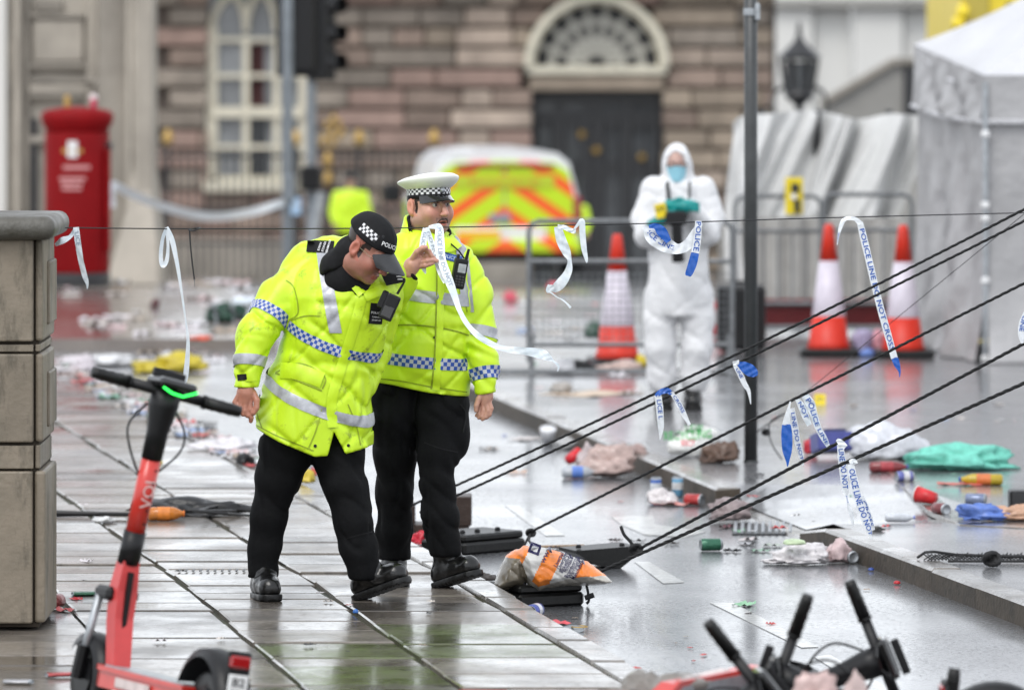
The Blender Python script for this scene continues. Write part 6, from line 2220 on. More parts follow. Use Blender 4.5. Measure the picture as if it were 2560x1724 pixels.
# spectacles
sp_ = mk('spectacles', join(*[xf(tube([(s * .034 + .019 * math.cos(a), .112 - .0 * a, .0 + .015 * math.sin(a)) for a in [2 * math.pi * k / 16 for k in range(17)]], .0011, 5), HA) for s in (-1, 1)],
                            xf(tube([(-.015, .112, .003), (0, .115, .006), (.015, .112, .003)], .0011, 5), HA),
                            *[xf(tube([(s * .053, .11, .003), (s * .074, .07, .008), (s * .083, .0, .012)], .0011, 5), HA) for s in (-1, 1)]), mt['wire'], offA)
mk('lens', join(*[xf(lathe([(.001, .0), (.0175, .0)], 14, .82), HA @ loc(s * .034, .111, 0) @ rx(R(90))) for s in (-1, 1)]), M('spectacle_glass', (.8, .8, .8), rough=.05, alpha=.1), sp_)
# baseball cap
def capA(P):
    d = ell(P, (0, -.01, .045), (.088, .108, .094))
    d = smax(d, .046 + .06 * -P[:, 1] * .9 - P[:, 2], .006)
    seam_ = np.minimum(np.abs(P[:, 0]), np.abs(np.abs(P[:, 0]) - np.maximum(.0, .09 - P[:, 2] * .45)))
    return d - .0016 * np.exp(-(np.abs(P[:, 0]) / .0045) ** 2) + .0025 * vnoise(P, 26)


v, f = surfnet(capA, (-.12, -.15, -.03), (.12, .15, .17), .0036)
v = v * np.array((1.05, 1.07, 1.03))
cpA = mk('cap', xf((v, f), HA)[:2], mt['blackcloth'], offA, True)
bcA = bvh_of(xf((v, f), HA)[:2])
# visor
vg = grid(15, 7, lambda u, w: ((u - .5) * .165 * (1 - .16 * w * w), 0.073 + .03 * math.sin(math.pi * u) + w * (.04 + .06 * math.sin(math.pi * u) ** .6), .048 - .034 * w - .04 * (u - .5) ** 2 * 4 * .55))
vg2 = ([(p[0], p[1], p[2] - .004) for p in vg[0]], [q[::-1] for q in vg[1]])
mk('visor', xf(join(vg, vg2), HA), M('cap_visor_cloth', (.03, .031, .034), rough=.5, noise=(20, .2), bump=(70, .2, .004)), cpA, True)
mk('top_button', xf(lathe([(.009, 0), (.007, .005), (.001, .006)], 10), HA @ loc(0, -.01, .137)), mt['blackcloth'], cpA)
# squares down the side of the crown
cg = grid(13, 5, lambda u, w: ((u - .5) * .094, (w - .5) * .036, 0))
uvc = np.array([((p[0] / .094 + .5) * 8 + .0, (p[1] / .036 + .5) * 3) for p in cg[0]])
nR = Vector(hW(1, 0, 0)) - Vector(hW(0, 0, 0))
fW, uW = (Vector(hW(0, 1, 0)) - Vector(hW(0, 0, 0))), (Vector(hW(0, 0, 1)) - Vector(hW(0, 0, 0)))
dirp = (nR * .93 + uW * .36).normalized()
upv = (uW * .93 - nR * .36).normalized()
rgt = (fW - dirp * fW.dot(dirp)).normalized()
upv = dirp.cross(rgt)
g = project((cg[0], cg[1]), Vector(hW(.07, .005, .082)), rgt, upv, bcA, .002, .15)
mk('check_patch', (g[0], g[1], uvc), mt['check_bw'], cpA, True)
dirp = (nR * .5 + fW * .78 + uW * .38).normalized()
rgt = (fW * .55 - nR * .8).normalized(); rgt = (rgt - dirp * rgt.dot(dirp)).normalized()
upv = dirp.cross(rgt)
mk('cap_lettering', project(text_geo('POLICE', .026, 1.0, .018), Vector(hW(.022, .085, .076)), rgt, upv, bcA, .002, .15), mt['ink_white'], cpA)
mk('eyelet', project(lathe([(.0035, 0), (.0055, 0)], 10, cap=False), Vector(hW(.05, .05, .1)), rgt, upv, bcA, .002, .15), mt['blkgloss'], cpA)

# ================================================================ officer with the white peaked cap
dC = 25.45


def C(px, py, o=0.0): return W(px, py, dC + o)


def rowC(py, l, r, b, o=0.0):
    c = C((l + r) / 2, py, o)
    return (c.z, c.x, c.y, (r - l) / 2 * dC / FPX, b)


offC = thing('person', G(1060, 1467, 0), 'officer in white peaked cap and short lime jacket, pointing beneath the cord', 'person')
TC = [rowC(572, 1010, 1110, .08), rowC(592, 985, 1140, .1), rowC(618, 962, 1165, .125), rowC(660, 948, 1180, .145), rowC(720, 940, 1184, .16, -.01), rowC(790, 934, 1182, .17, -.02),
      rowC(850, 928, 1178, .175, -.02), rowC(910, 925, 1176, .175, -.01), rowC(960, 926, 1172, .17), rowC(1000, 930, 1170, .165)]
hemC_x = [(px - 1280) * dC / FPX for px in (880, 922, 985, 1060, 1120, 1174, 1200)]
hemC_z = [CAMH - (py - HZ) * dC / FPX for py in (948, 950, 958, 974, 984, 990, 992)]


def torsoC(P):
    d = loft(P, TC) + folds(P, .0105, 21.0)
    d = d + .007 * np.exp(-((P[:, 2] - C(0, 818).z) / .014) ** 2) - .004 * np.exp(-((P[:, 2] - C(0, 940).z) / .03) ** 2)
    d = d + .003 * np.sin(P[:, 0] * 160) * np.exp(-((P[:, 2] - C(0, 820).z) / .02) ** 2)
    return smax(d, np.interp(P[:, 0], hemC_x, hemC_z) - P[:, 2], .008)


armC = ([C(1156, 655, 0), C(1190, 740, -.01), C(1200, 835, -.03), C(1208, 910, -.06), C(1217, 976, -.09)], [.075, .08, .069, .063, .054])
armCr = ([C(985, 645, -.02), C(960, 720, -.12), C(965, 752, -.2), C(1000, 712, -.3), C(1022, 684, -.33)], [.085, .082, .076, .064, .052])


def sleeveC(P):
    d = chain(P, *armC, .03) + folds(P, .011, 24.0)
    d = d + .006 * np.sin(P[:, 2] * 110 + P[:, 0] * 50) * np.exp(-((P[:, 2] - C(0, 860).z) / .06) ** 2)
    return smax(d, (P - np.array(C(1217, 980), np.float32)) @ np.array((.15, 0, -1), np.float32), .006)


def sleeveCr(P):
    d = chain(P, *armCr, .03) + folds(P, .012, 27.0)
    return smax(d, (P - np.array(C(1028, 680, -.33), np.float32)) @ np.array((.75, -.1, .6), np.float32), .006)


def jacketC(P):
    d = smin(torsoC(P), sleeveC(P), .02)
    return smin(d, sleeveCr(P), .02)


jC, jCg = person_mesh('jacket', jacketC, C(870, 1030, -.55), C(1290, 540, .35), .0075, mt['hiviz'], offC)
bC = bvh_of(jCg)
p0, n0 = C(1060, 895), Vector((.045, -.1, 1)).normalized()
n0 = Vector((.1, -.05, 1)).normalized()
g = band(torsoC, C(860, 980, -.35), C(1260, 830, .3), [pl(p0 - n0 * .026, n0), pl(p0 + n0 * .026, -n0)])
mk('check_band', check_uv(g, C(1055, 895), n0, .018, (p0 - Vector(C(1055, 895))).dot(n0) - .026), mt['check'], jC, True)
p1_ = C(1060, 731)
n1_ = Vector((.13, -.05, 1)).normalized()
g = band(torsoC, C(860, 800, -.35), C(1260, 660, .3), [pl(p1_ - n1_ * .026, n1_), pl(p1_ + n1_ * .026, -n1_)])
mk('reflective_band', g, mt['silver'], jC, True)
for sx_, cx_ in ((1, 1160),):
    sn = Vector((.99, 0, .1)).normalized()
    q = C(cx_, 690)
    g = band(torsoC, C(1100, 790, -.35), C(1240, 570, .3), [pl(q - sn * .022, sn), pl(q + sn * .03, -sn), pl(p1_ + n1_ * .026, n1_), pl((0, dC + .05, 0), (0, -1, 0))])
    if len(g[1]): mk('shoulder_strip', g, mt['silver'], jC, True)
    g = band(sleeveC, C(1120, 790, -.35), C(1260, 620, .3), [pl(q - sn * .018, sn), pl(q + sn * .03, -sn)])
    if len(g[1]): mk('shoulder_strip', g, mt['silver'], jC, True)
ad = (armC[0][3] - armC[0][2]).normalized()
cp = C(1202, 832, -.03)
ad_s = (ad + Vector((-.25, 0, 0))).normalized()
g = band(sleeveC, C(1120, 890, -.3), C(1290, 780, .2), [pl(cp - ad_s * .024, ad_s), pl(cp + ad_s * .024, -ad_s)])
mk('sleeve_silver_band', g, mt['silver'], jC, True)
cp = C(1211, 936, -.07)
ad_s = (armC[0][4] - armC[0][3]).normalized()
g = band(sleeveC, C(1140, 1000, -.3), C(1290, 880, .2), [pl(cp - ad_s * .027, ad_s), pl(cp + ad_s * .027, -ad_s)])
mk('cuff_check_band', check_uv(g, cp, ad_s, .018, -.027), mt['check'], jC, True)
line_on(bC, [(1090, 620), (1092, 700), (1090, 800), (1086, 900), (1078, 972)], 4, .003, seam, jC, 'zip_line', .004, foo=C)
line_on(bC, [(1100, 620), (1102, 700), (1100, 800), (1096, 900), (1090, 975)], 18, .005, mt['hiviz'], jC, 'placket', .003, foo=C)
line_on(bC, [(945, 817), (1010, 812), (1070, 815), (1130, 825), (1172, 838)], 4, .004, seam, jC, 'waist_gather', .002, foo=C)
line_on(bC, [(930, 945), (1000, 952), (1075, 966), (1168, 980)], 3, 0, seam, jC, 'hem_stitch', foo=C)
line_on(bC, [(1166, 660), (1160, 720), (1168, 780)], 3, 0, seam, jC, 'armhole_seam', foo=C)
h = bC.ray_cast(C(1086, 843, -.6), (C(1086, 843) - Vector((0, 0, CAMH))).normalized(), 2)
mk('press_stud', xf(lathe([(.006, 0), (.005, .004)], 10), loc(*h[0]) @ rx(R(90))), mt['blk'], jC)
mk('zip_pull', project(patch_grid(.013, .03, 3, 3), C(943, 919, -.4), (1, 0, 0), (0, 0, 1), bC, .004), mt['blackcloth'], jC)
ppl = mk('name_patch', project(patch_grid(.115, .03, 8, 3), C(1121, 648, -.4), (.96, 0, -.28), (.28, 0, .96), bC, .005), mt['ink_blue'], jC)
mk('patch_lettering', project(text_geo('POLICE', .022, .95, .012), C(1119, 648, -.4), (.96, 0, -.28), (.28, 0, .96), bC, .008), lm((.55, .65, .8)), ppl)
rT = loc(*C(1148, 684, -.24)) @ ry(R(10)) @ rz(R(14))
rdC = mk('radio', xf(bbox((0, 0, 0), (.062, .036, .135), .009, seg=2), rT), mt['blk'], offC)
mk('screen', xf(bbox((.004, -.019, .025), (.036, .004, .04), .002), rT), lm((.4, .42, .44), .2), rdC)
mk('antenna', xf(tube([(.02, 0, .065), (.024, 0, .115)], [.008, .006], 8), rT), mt['blk'], rdC)
mk('knob', xf(lathe([(.008, .065), (.007, .085)], 8), rT @ loc(-.018, 0, 0)), mt['blk'], rdC)
for i in range(3):
    for k in range(4):
        mk('key', xf(bbox((-.012 + .014 * i, -.019, -.012 - .012 * k), (.01, .004, .007), .001), rT), lm((.05, .05, .05)), rdC)
mk('strap', tube([C(1128, 610, -.1), C(1148, 628, -.2), C(1160, 645, -.24)], .004, 6), mt['blackcloth'], rdC)


def collarC(P):
    o = chain(P, [C(1070, 630, .02), C(1072, 585, .02), C(1074, 552, .02)], [.135, .118, .112], .03)
    i = chain(P, [C(1076, 640, -.05), C(1080, 585, -.03), C(1082, 520, -.02)], [.10, .098, .115], .03)
    d = smax(o, -i, .01)
    d = smax(d, (P - np.array(C(1095, 574), np.float32)) @ np.array((.32, -.25, .9), np.float32) , .008)
    return smax(d, C(0, 632).z - P[:, 2], .008) + .003 * vnoise(P, 26)


person_mesh('collar', collarC, C(970, 660, -.25), C(1190, 520, .25), .006, mt['hiviz'], jC)
person_mesh('inner_collar', lambda P: smax(smax(chain(P, [C(1072, 620, 0), C(1072, 552, .01)], [.106, .1], .02), -chain(P, [C(1074, 620, -.01), C(1074, 530, -.02)], [.088, .088], .02), .005),
                                           (P - np.array(C(1075, 560), np.float32)) @ np.array((.3, -.25, .9), np.float32), .006), C(980, 650, -.2), C(1170, 520, .2), .006, mt['blackcloth'], jC)
line_on(bC, [(1100, 610), (1128, 612), (1156, 590)], 34, .01, mt['hiviz'], jC, 'storm_flap', .016, foo=C)
# trousers
legC_r = ([C(990, 930, .02), C(988, 1040, .03), C(987, 1130, .05), C(987, 1230, .08), C(985, 1330, .1), C(984, 1412, .12)], [.125, .118, .093, .078, .075, .072])
legC_f = ([C(1100, 930, .02), C(1102, 1030, -.01), C(1094, 1130, -.06), C(1090, 1200, -.08), C(1100, 1290, -.09), C(1112, 1372, -.08)], [.128, .122, .092, .074, .075, .076])


def trC(P):
    d = smin(chain(P, *legC_r, .03), chain(P, *legC_f, .03), .02) + leg_folds(P, .013, 32.0)
    pk_ = ell(P, C(1148, 1085, -.02), (.05, .09, .11))
    d = smin(d, pk_, .02)
    d = smax(d, P[:, 2] - np.interp(P[:, 0], hemC_x, hemC_z) - .012 + .05 * np.clip(np.abs(P[:, 0] - C(1045, 0).x) - .1, 0, 1), .02)
    return smax(d, np.where(P[:, 0] > C(1045, 0).x, C(0, 1386).z, C(0, 1404).z) - P[:, 2], .01)


tC, tCg = person_mesh('trousers', trC, C(880, 1440, -.35), C(1220, 910, .4), .0085, mt['trouser'], offC)
bTC = bvh_of(tCg)
line_on(bTC, [(1060, 1105), (1100, 1120), (1145, 1130)], 3, 0, mt['blackcloth'], tC, 'pocket_seam', foo=C)
line_on(bTC, [(1150, 1010), (1165, 1035), (1158, 1080)], 4, .003, mt['blackcloth'], tC, 'pocket_seam', foo=C)
boot(offC, C(984, 1395, .12), C(968, 1465, .18), C(1000, 1469, -.02), .056)
boot(offC, C(1112, 1360, -.07), C(1096, 1468, -.02), C(1196, 1436, -.16), .06, wide=1.1)
# hanging hand
skC = (.56, .3, .22)
hy = lambda px, py, o=0.0: tuple(C(px, py, -.09 + o))
make_hand(offC, 'hand', ([hy(1218, 972), hy(1214, 990), hy(1212, 1004)], [.026, .031, .03]),
          [([hy(1222, 1002, -.012), hy(1228, 1020, -.018), hy(1224, 1036, -.02), hy(1216, 1044, -.016)], [.011, .0105, .0095, .008]),
           ([hy(1214, 1006, -.016), hy(1219, 1026, -.022), hy(1214, 1042, -.024), hy(1206, 1048, -.02)], [.011, .0105, .0095, .008]),
           ([hy(1207, 1006, -.012), hy(1209, 1026, -.018), hy(1204, 1040, -.02), hy(1197, 1044, -.016)], [.011, .0105, .0095, .008]),
           ([hy(1201, 1004, -.004), hy(1200, 1020, -.01), hy(1196, 1034, -.014), hy(1191, 1038, -.012)], [.0105, .01, .009, .0078]),
           ([hy(1206, 982, -.016), hy(1196, 998, -.028), hy(1191, 1014, -.034), hy(1190, 1026, -.036)], [.013, .0125, .0115, .009])],
          skC, hy(1165, 1075, -.09), hy(1260, 955, .08))
# raised hand, finger and thumb under the tape
hr = lambda px, py, o=0.0: tuple(C(px, py, -.36 + o))
make_hand(offC, 'hand', ([hr(1022, 682), hr(1030, 664), hr(1042, 652)], [.03, .034, .03]),
          [([hr(1048, 636), hr(1058, 622, -.01), hr(1072, 628, -.02), hr(1080, 640, -.02)], [.0125, .012, .011, .009]),
           ([hr(1054, 646), hr(1066, 638, -.01), hr(1078, 640, -.01), hr(1086, 646, -.01)], [.0125, .012, .011, .009]),
           ([hr(1054, 656, -.01), hr(1068, 652, -.02), hr(1082, 650, -.02), hr(1092, 652, -.02)], [.0125, .012, .011, .0095]),
           ([hr(1050, 666, -.01), hr(1062, 664, -.02), hr(1074, 660, -.02), hr(1082, 658, -.02)], [.0115, .011, .01, .0085]),
           ([hr(1032, 646, -.02), hr(1042, 630, -.035), hr(1056, 620, -.04), hr(1066, 618, -.04)], [.014, .013, .012, .009])],
          (.56, .29, .22), hr(985, 725, -.1), hr(1115, 585, .08))
mk('cuff_inner', xf(lathe([(.043, -.008), (.045, 0), (.043, .008)], 16), loc(*C(1026, 681, -.345)) @ ry(R(50))), mt['blackcloth'], offC)
# head
HC = frame(C(1073, 515, .0), 36, -2, 0, 1.05)
hdC = make_head(offC, HC, (.58, .33, .25), .85, (.03, .02, .016), 1.1, .0055, .2)
hC_ = lambda r_, f_, u_: tuple(HC @ Vector((r_, f_, u_)))
for s in (-1, 1):
    mk('moustache', xf(tube([(s * .002, .111, -.054), (s * .012, .109, -.056), (s * .022, .102, -.064), (s * .027, .095, -.074)], [.0018, .0028, .0024, .0015], 6), HC), mt['hair'], hdC, True)
# peaked cap, tipped a little back
KC = HC @ loc(0, -.002, .036) @ rx(R(2)) @ Matrix.Diagonal((.97, .97, .97, 1))
band_p = [(.0885, 0), (.0895, .012), (.0905, .042)]
el = 1.16
cap = mk('cap', xf(lathe([(.091, .038), (.099, .043), (.12, .06), (.128, .071), (.1295, .077), (.127, .082), (.11, .09), (.07, .097), (.03, .1), (.001, .101)], 40, el), KC), mt['capwhite'], offC, True)
# the crown sweeps up at the front
me = cap.data
KCi = KC.inverted()
for vv in me.vertices:
    q = KCi @ (vv.co + ORG[cap.name])
    if q.z > .05: q.z += .16 * (q.y) * (q.z - .05) / .06
    vv.co = (KC @ q) - ORG[cap.name]
mk('black_band', xf(lathe([(.0885, -.006), (.0905, .004), (.0905, .013)], 40, el), KC), mt['blackcloth'], cap, True)
n_ = 72
bv2, bf2, buv = [], [], []
for i in range(n_ + 1):
    a = 2 * math.pi * i / n_
    for z_, w_ in ((.012, 0), (.041, 3)):
        bv2.append((.0915 * math.cos(a), .0915 * el * math.sin(a), z_))
        buv.append((i * 48 / n_, w_))
for i in range(n_): bf2.append((i * 2, i * 2 + 2, i * 2 + 3, i * 2 + 1))
mk('check_band', xf((bv2, bf2), KC)[:2] + (np.array(buv),), mt['check_bw'], cap, True)
mk('piping', xf(lathe([(.091, .04), (.0935, .042), (.091, .044)], 40, el, cap=False), KC), mt['blkgloss'], cap, True)
pg = grid(17, 6, lambda u, w: (lambda a: (.092 * math.cos(a) * (1 - .02 * w), .092 * el * math.sin(a) + w * .048 * math.sin((a - R(25)) / R(130) * math.pi) ** .7, .006 - w * .022 - .010 * abs(math.cos(a)) * w))(R(25 + 130 * u)))
pg2 = ([(p[0], p[1], p[2] - .003) for p in pg[0]], [q[::-1] for q in pg[1]])
mk('peak', xf(join(pg, pg2), KC), mt['blkgloss'], cap, True)
bg_ = mk('cap_badge', join(xf(lathe([(.001, .008), (.008, .006), (.0135, .0), (.0135, -.002)], 14), KC @ loc(0, .0915 * el + .002, .028) @ rx(R(-90))),
                           xf(bbox((0, .0915 * el + .003, .048), (.014, .006, .012), .002), KC), xf(bbox((0, .0915 * el + .003, .056), (.004, .005, .01), .001), KC)), mt['galv'], cap, True)

# ================================================================ forensic officer
pF = G(1688, 1022, 0)
dFo = pF.y


def Fq(px, py, o=0.0): return W(px, py, dFo + o)


fo = thing('person', pF, 'person in white hooded forensic suit, blue mask and teal gloves holding a camera', 'person')


def rowF(py, l, r, b):
    c = Fq((l + r) / 2, py)
    return (c.z, c.x, c.y, (r - l) / 2 * dFo / FPX, b)


def suit(P):
    d = loft(P, [rowF(446, 1655, 1735, .1), rowF(462, 1632, 1762, .13), rowF(500, 1622, 1776, .155), rowF(560, 1624, 1776, .165), rowF(640, 1622, 1772, .17), rowF(720, 1620, 1774, .18), rowF(790, 1622, 1772, .17)])
    for s, xk in ((-1, 1655), (1, 1738)):
        d = smin(d, chain(P, [Fq(xk + s * 2, 740), Fq(xk + s * 4, 800, -.02), Fq(xk + s * 4, 870, -.03), Fq(xk - s * 0, 940, 0), Fq(xk - s * 2, 965, 0)], [.115, .106, .098, .095, .085], .03), .03)
    d = smin(d, chain(P, [Fq(1635, 475), Fq(1612, 550, -.02), Fq(1618, 590, -.1), Fq(1650, 545, -.26)], [.09, .085, .08, .055], .03), .03)
    d = smin(d, chain(P, [Fq(1756, 475), Fq(1778, 545, -.02), Fq(1768, 585, -.1), Fq(1722, 515, -.26)], [.09, .088, .08, .055], .03), .03)
    hood = ell(P, Fq(1692, 408, .0), (36 * dFo / FPX, .13, 50 * dFo / FPX))
    hood = smin(hood, chain(P, [Fq(1692, 425, .02), Fq(1693, 462, .02)], [.1, .12], .03), .03)
    hood = smax(hood, -ell(P, Fq(1690, 414, -.13), (.072, .09, .1)), .012)
    d = smin(d, hood, .02)
    d = d + folds(P, .0085, 41.0)
    return smax(d, Fq(0, 978).z - P[:, 2], .012)


su, sug = person_mesh('suit', suit, Fq(1560, 1000, -.5), Fq(1830, 340, .4), .013, mt['suit'], fo)


def ffield(P): return smin(ell(P, Fq(1690, 415, -.03), (.068, .09, .115)), rcone(P, Fq(1691, 440, .0), Fq(1692, 470, .02), .055, .06), .02)


person_mesh('head', ffield, Fq(1650, 490, -.2), Fq(1735, 355, .2), .009, mt['skin'], fo, tint=lambda v: np.tile((.5, .32, .27), (len(v), 1)))
mk('face_mask', xf(grid(9, 7, lambda u, w: ((u - .5) * .135 * (1 - .25 * (1 - w) ** 2), -.152 + .3 * (u - .5) ** 2 + .02 * (1 - w), (w - .5) * .105)), loc(*Fq(1692, 434, 0))), mt['mask'], fo, True)
mk('glasses', join(*[tube([Fq(1692 + s * 14 + 11 * math.cos(a), 411 + 6 * math.sin(a), -.13) for a in [2 * math.pi * k / 10 for k in range(11)]], .004, 5) for s in (-1, 1)]), lm((.05, .03, .03)), fo)
for a_, b_, c_, nm in ((Fq(1672, 512, -.28), Fq(1712, 516, -.31), Fq(1728, 512, -.3), 'glove'), (Fq(1630, 562, -.26), Fq(1655, 548, -.3), Fq(1676, 536, -.32), 'glove')):
    def gl(P, a_=a_, b_=b_, c_=c_):
        d = chain(P, [a_, b_, c_], [.036, .04, .034], .03)
        e = (Vector(c_) - Vector(a_)).normalized()
        for k in range(4):
            st_ = Vector(b_).lerp(Vector(c_), .5) + Vector((0, -.02, .024 - .016 * k))
            d = smin(d, chain(P, [st_, st_ + e * .05 + Vector((0, -.02, -.004)), st_ + e * .07 + Vector((0, -.005, -.012))], [.011, .0105, .009], .004), .006)
        th = Vector(a_) + Vector((.02, -.03, .02))
        return smin(d, chain(P, [th, th + e * .04 + Vector((0, -.01, .02)), th + e * .07 + Vector((0, -.01, .022))], [.013, .012, .01], .005), .006)
    lo_ = Vector((min(a_.x, c_.x) - .12, min(a_.y, c_.y) - .12, min(a_.z, c_.z) - .1)); hi_ = Vector((max(a_.x, c_.x) + .14, max(a_.y, c_.y) + .12, max(a_.z, c_.z) + .1))
    person_mesh(nm, gl, lo_, hi_, .006, mt['glove'], fo)
for px in (1668, 1724):
    mk('camera_strap', tube([Fq(px, 455, -.16), Fq(px + (4 if px < 1690 else -1), 500, -.21), Fq(px + (10 if px < 1690 else -8), 545, -.28)], .018, 6, flat=.3), mt['blk'], fo)
for sx_, px in ((-1, 1660), (1, 1732)):
    boot(fo, Fq(px, 965, 0), Fq(px - sx_ * 2, 1020, .12), Fq(px + sx_ * 2, 1023, -.14), .06, h=.009, wide=1.1)
cmr = thing('camera', Fq(1690, 560, -.38), 'dark camera with a long lens held by the forensic officer', 'camera')
mk('camera_body', bbox(tuple(Fq(1690, 545, -.36)), (.14, .08, .09), .012), mt['blk'], cmr)
mk('camera_lens', tube([Fq(1692, 560, -.38), Fq(1694, 620, -.36), Fq(1696, 652, -.34)], [.035, .038, .044], 14), mt['blk'], cmr)
mk('camera_cover', xf(lathe([(.03, -.05), (.045, -.03), (.045, .02), (.03, .04)], 12), loc(*Fq(1692, 570, -.35))), lm((.3, .3, .32)), cmr, True)
evc = thing('evidence_card', Fq(1652, 528, -.36), 'yellow evidence marker card held up by the forensic officer', 'card')
cT = loc(*Fq(1652, 527, -.36)) @ ry(R(-12))
mk('card', xf(bbox((0, 0, 0), (.075, .006, .095), .002), cT), mt['evidence'], evc)
tg = text_geo('DR', .045, 1, .01)
mk('card_lettering', xf(([(p[0], -.005, p[1] + .01) for p in tg[0]], tg[1]), cT), mt['ink_black'], evc)
# ---------------------------------------------------------------- electric scooters
def scooter(T, label, base, detail=True, group='red electric scooters', bar_turn=0.0, bar_roll=0.0, lit=False):
    """local frame: x forward, y to the rider's left, z up; wheels on z = 0"""
    t = thing('electric_scooter', base, label, 'scooter', group)
    rake = Vector((-.17, 0, 1)).normalized()
    low = Vector((.44, 0, .3))
    top = low + rake * .86
    ax = rake

    def X(g): return xf(g, T)
    stem = mk('stem', X(tube([low + rake * .37, low + rake * .68], .036, 14)), mt['scred'], t, True)
    mk('stem_collar', X(tube([low + rake * .27, low + rake * .39], .041, 14)), mt['blk'], t, True)
    # folding root: broad red casting from collar to deck
    mk('root_casting', X(tube([low + rake * .28, low + rake * .17 + Vector((-.01, 0, 0)), low + rake * .06 + Vector((-.04, 0, 0)), (.33, 0, .15)], [.044, .056, .052, .046], 4)), mt['scpink'], t)
    hdn = mk('head_cover', X(tube([low + rake * .66, low + rake * .76, top + rake * .0, top + rake * .06], [.038, .04, .055, .055], 12)), mt['blk'], t, True)
    Tb = T @ loc(*(top + rake * .03)) @ rx(R(bar_roll)) @ rz(bar_turn)
    mk('display', xf(bbox((-.03, 0, .05), (.15, .15, .035), .015, seg=2), Tb), mt['blkgloss'], hdn)
    mk('phone_cradle', xf(bbox((.06, -.02, .085), (.02, .13, .03), .004), Tb), mt['blk'], hdn)
    led = tube([(-.1, .06, .03), (-.108, .025, .016), (-.108, -.02, .014), (-.1, -.075, .04)], .0042, 6)
    mk('status_light', xf(led, Tb), mt['green_led' if lit else 'blkgloss'], hdn)
    hb = mk('handlebar', xf(tube([(0, -.16, .02), (0, .16, .02)], .02, 10), Tb), mt['blk'], t, True)
    for s in (-1, 1):
        gp = mk('grip', xf(tube([(0, s * .15, .02), (-.005, s * .28, .02), (-.008, s * .3, .02)], [.024, .022, .02], 10), Tb), mt['rubber'], hb, True)
        mk('grip_ring', xf(join(*[tube([(0, s * (.15 + k * .035), .02), (0, s * (.158 + k * .035), .02)], .027 if k == 0 else .0245, 10) for k in range(4)]), Tb), mt['rubber'], gp)
        mk('brake_lever', xf(tube([(.02, s * .12, .02), (.06, s * .14, .02), (.07, s * .2, .025), (.065, s * .25, .03)], [.008, .008, .007, .006], 6), Tb), mt['blk'], hb, True)
    for s in (-1, 1):
        c0 = top + rake * .0
        pts = [c0 + Vector((.03, s * .05, .0)), c0 + Vector((.03, s * .11, -.08)), c0 + Vector((.02, s * .1, -.16)), low + rake * .6 + Vector((.02, s * .03, 0))]
        mk('brake_cable', X(tube([Vector(p) for p in spline([tuple(p) for p in pts], 6)], .0045, 6)), mt['blk'], t, True)
    # label strips and bolts on the stem
    for k in range(5):
        b = low + rake * (.42 + .05 * k) + Vector((-.0355, -.012, 0))
        mk('bolt', X(xf(lathe([(.005, 0), (.004, .003)], 8), loc(*b) @ ry(R(-90)))), mt['blk'], stem)
    g = text_geo('VOI', .07, .9, .01)
    mk('brand_lettering', X(([tuple(low + rake * (.53 + p[0]) + Vector((-.0365, -.004 + p[1] * .9, 0)) + Vector((.17 * .0, 0, 0))) for p in g[0]], g[1])), lm((.75, .5, .48)), stem)
    mk('cable_lock', X(tube([low + rake * .3 + Vector((.035, -.04, 0)), low + rake * .36 + Vector((.05, -.045, 0)), low + rake * .56 + Vector((.05, -.045, 0))], [.012, .016, .014], 8)), mt['blk'], t, True)
    # fork, suspension and front wheel
    fw_ = Vector((.56, 0, .13))
    for s in (-1, 1):
        mk('fork_leg', X(tube([(.49, s * .05, .44), (.56, s * .06, .13)], .016, 8)), mt['galv'], t, True)
    mk('fork_crown', X(bbox((.455, 0, .45), (.13, .13, .05), .015)), mt['blk'], t)
    mk('fork_sleeve', X(join(tube([(.535, -.06, .25), (.56, -.06, .13)], .026, 8))), mt['blk'], t)
    mk('fork_sleeve', X(join(tube([(.535, .06, .25), (.56, .06, .13)], .026, 8))), mt['blk'], t)
    for nm, wx in (('front_wheel', .56), ('rear_wheel', -.5)):
        w = mk(nm, X(xf(lathe([(.075, -.03), (.115, -.036), (.13, -.022), (.135, 0), (.13, .022), (.115, .036), (.075, .03)], 28), loc(wx, 0, .135) @ rx(R(90)))), mt['rubber'], t, True)
        mk('hub', X(xf(lathe([(.07, -.04), (.075, .04)], 18), loc(wx, 0, .135) @ rx(R(90)))), mt['blk'], w)
    # mudguards
    for nm, wx, a0, a1, wd in (('front_mudguard', .56, 40, 190, .055), ('rear_mudguard', -.5, 20, 178, .07)):
        n = 14
        V, F = [], []
        for i in range(n + 1):
            a = R(a0 + (a1 - a0) * i / n)
            r_ = .158 + (.045 if nm.startswith('rear') else 0)
            for yy, dr in ((-wd, -.03), (-wd * .8, 0), (0, .008), (wd * .8, 0), (wd, -.03)):
                V.append((wx + (r_ + dr) * math.cos(a), yy, .135 + (r_ + dr) * math.sin(a)))
        for i in range(n):
            for k in range(4):
                F.append((i * 5 + k, i * 5 + k + 1, i * 5 + k + 6, i * 5 + k + 5))
        mk(nm, X((V, F)), mt['blk'], t, True)
    # deck
    dk = mk('deck', X(slab([(-.42, -.075), (.3, -.085), (.4, -.05), (.4, .05), (.3, .085), (-.42, .075)], .12, .185)), mt['scred'], t)
    mk('deck_flange', X(slab([(-.42, -.085), (.3, -.097), (.41, -.055), (.41, .055), (.3, .097), (-.42, .085)], .18, .196)), mt['scred'], dk)
    mk('grip_mat', X(slab([(-.4, -.07), (.28, -.078), (.36, -.045), (.36, .045), (.28, .078), (-.4, .07)], .196, .2)), mt['galv'], dk)
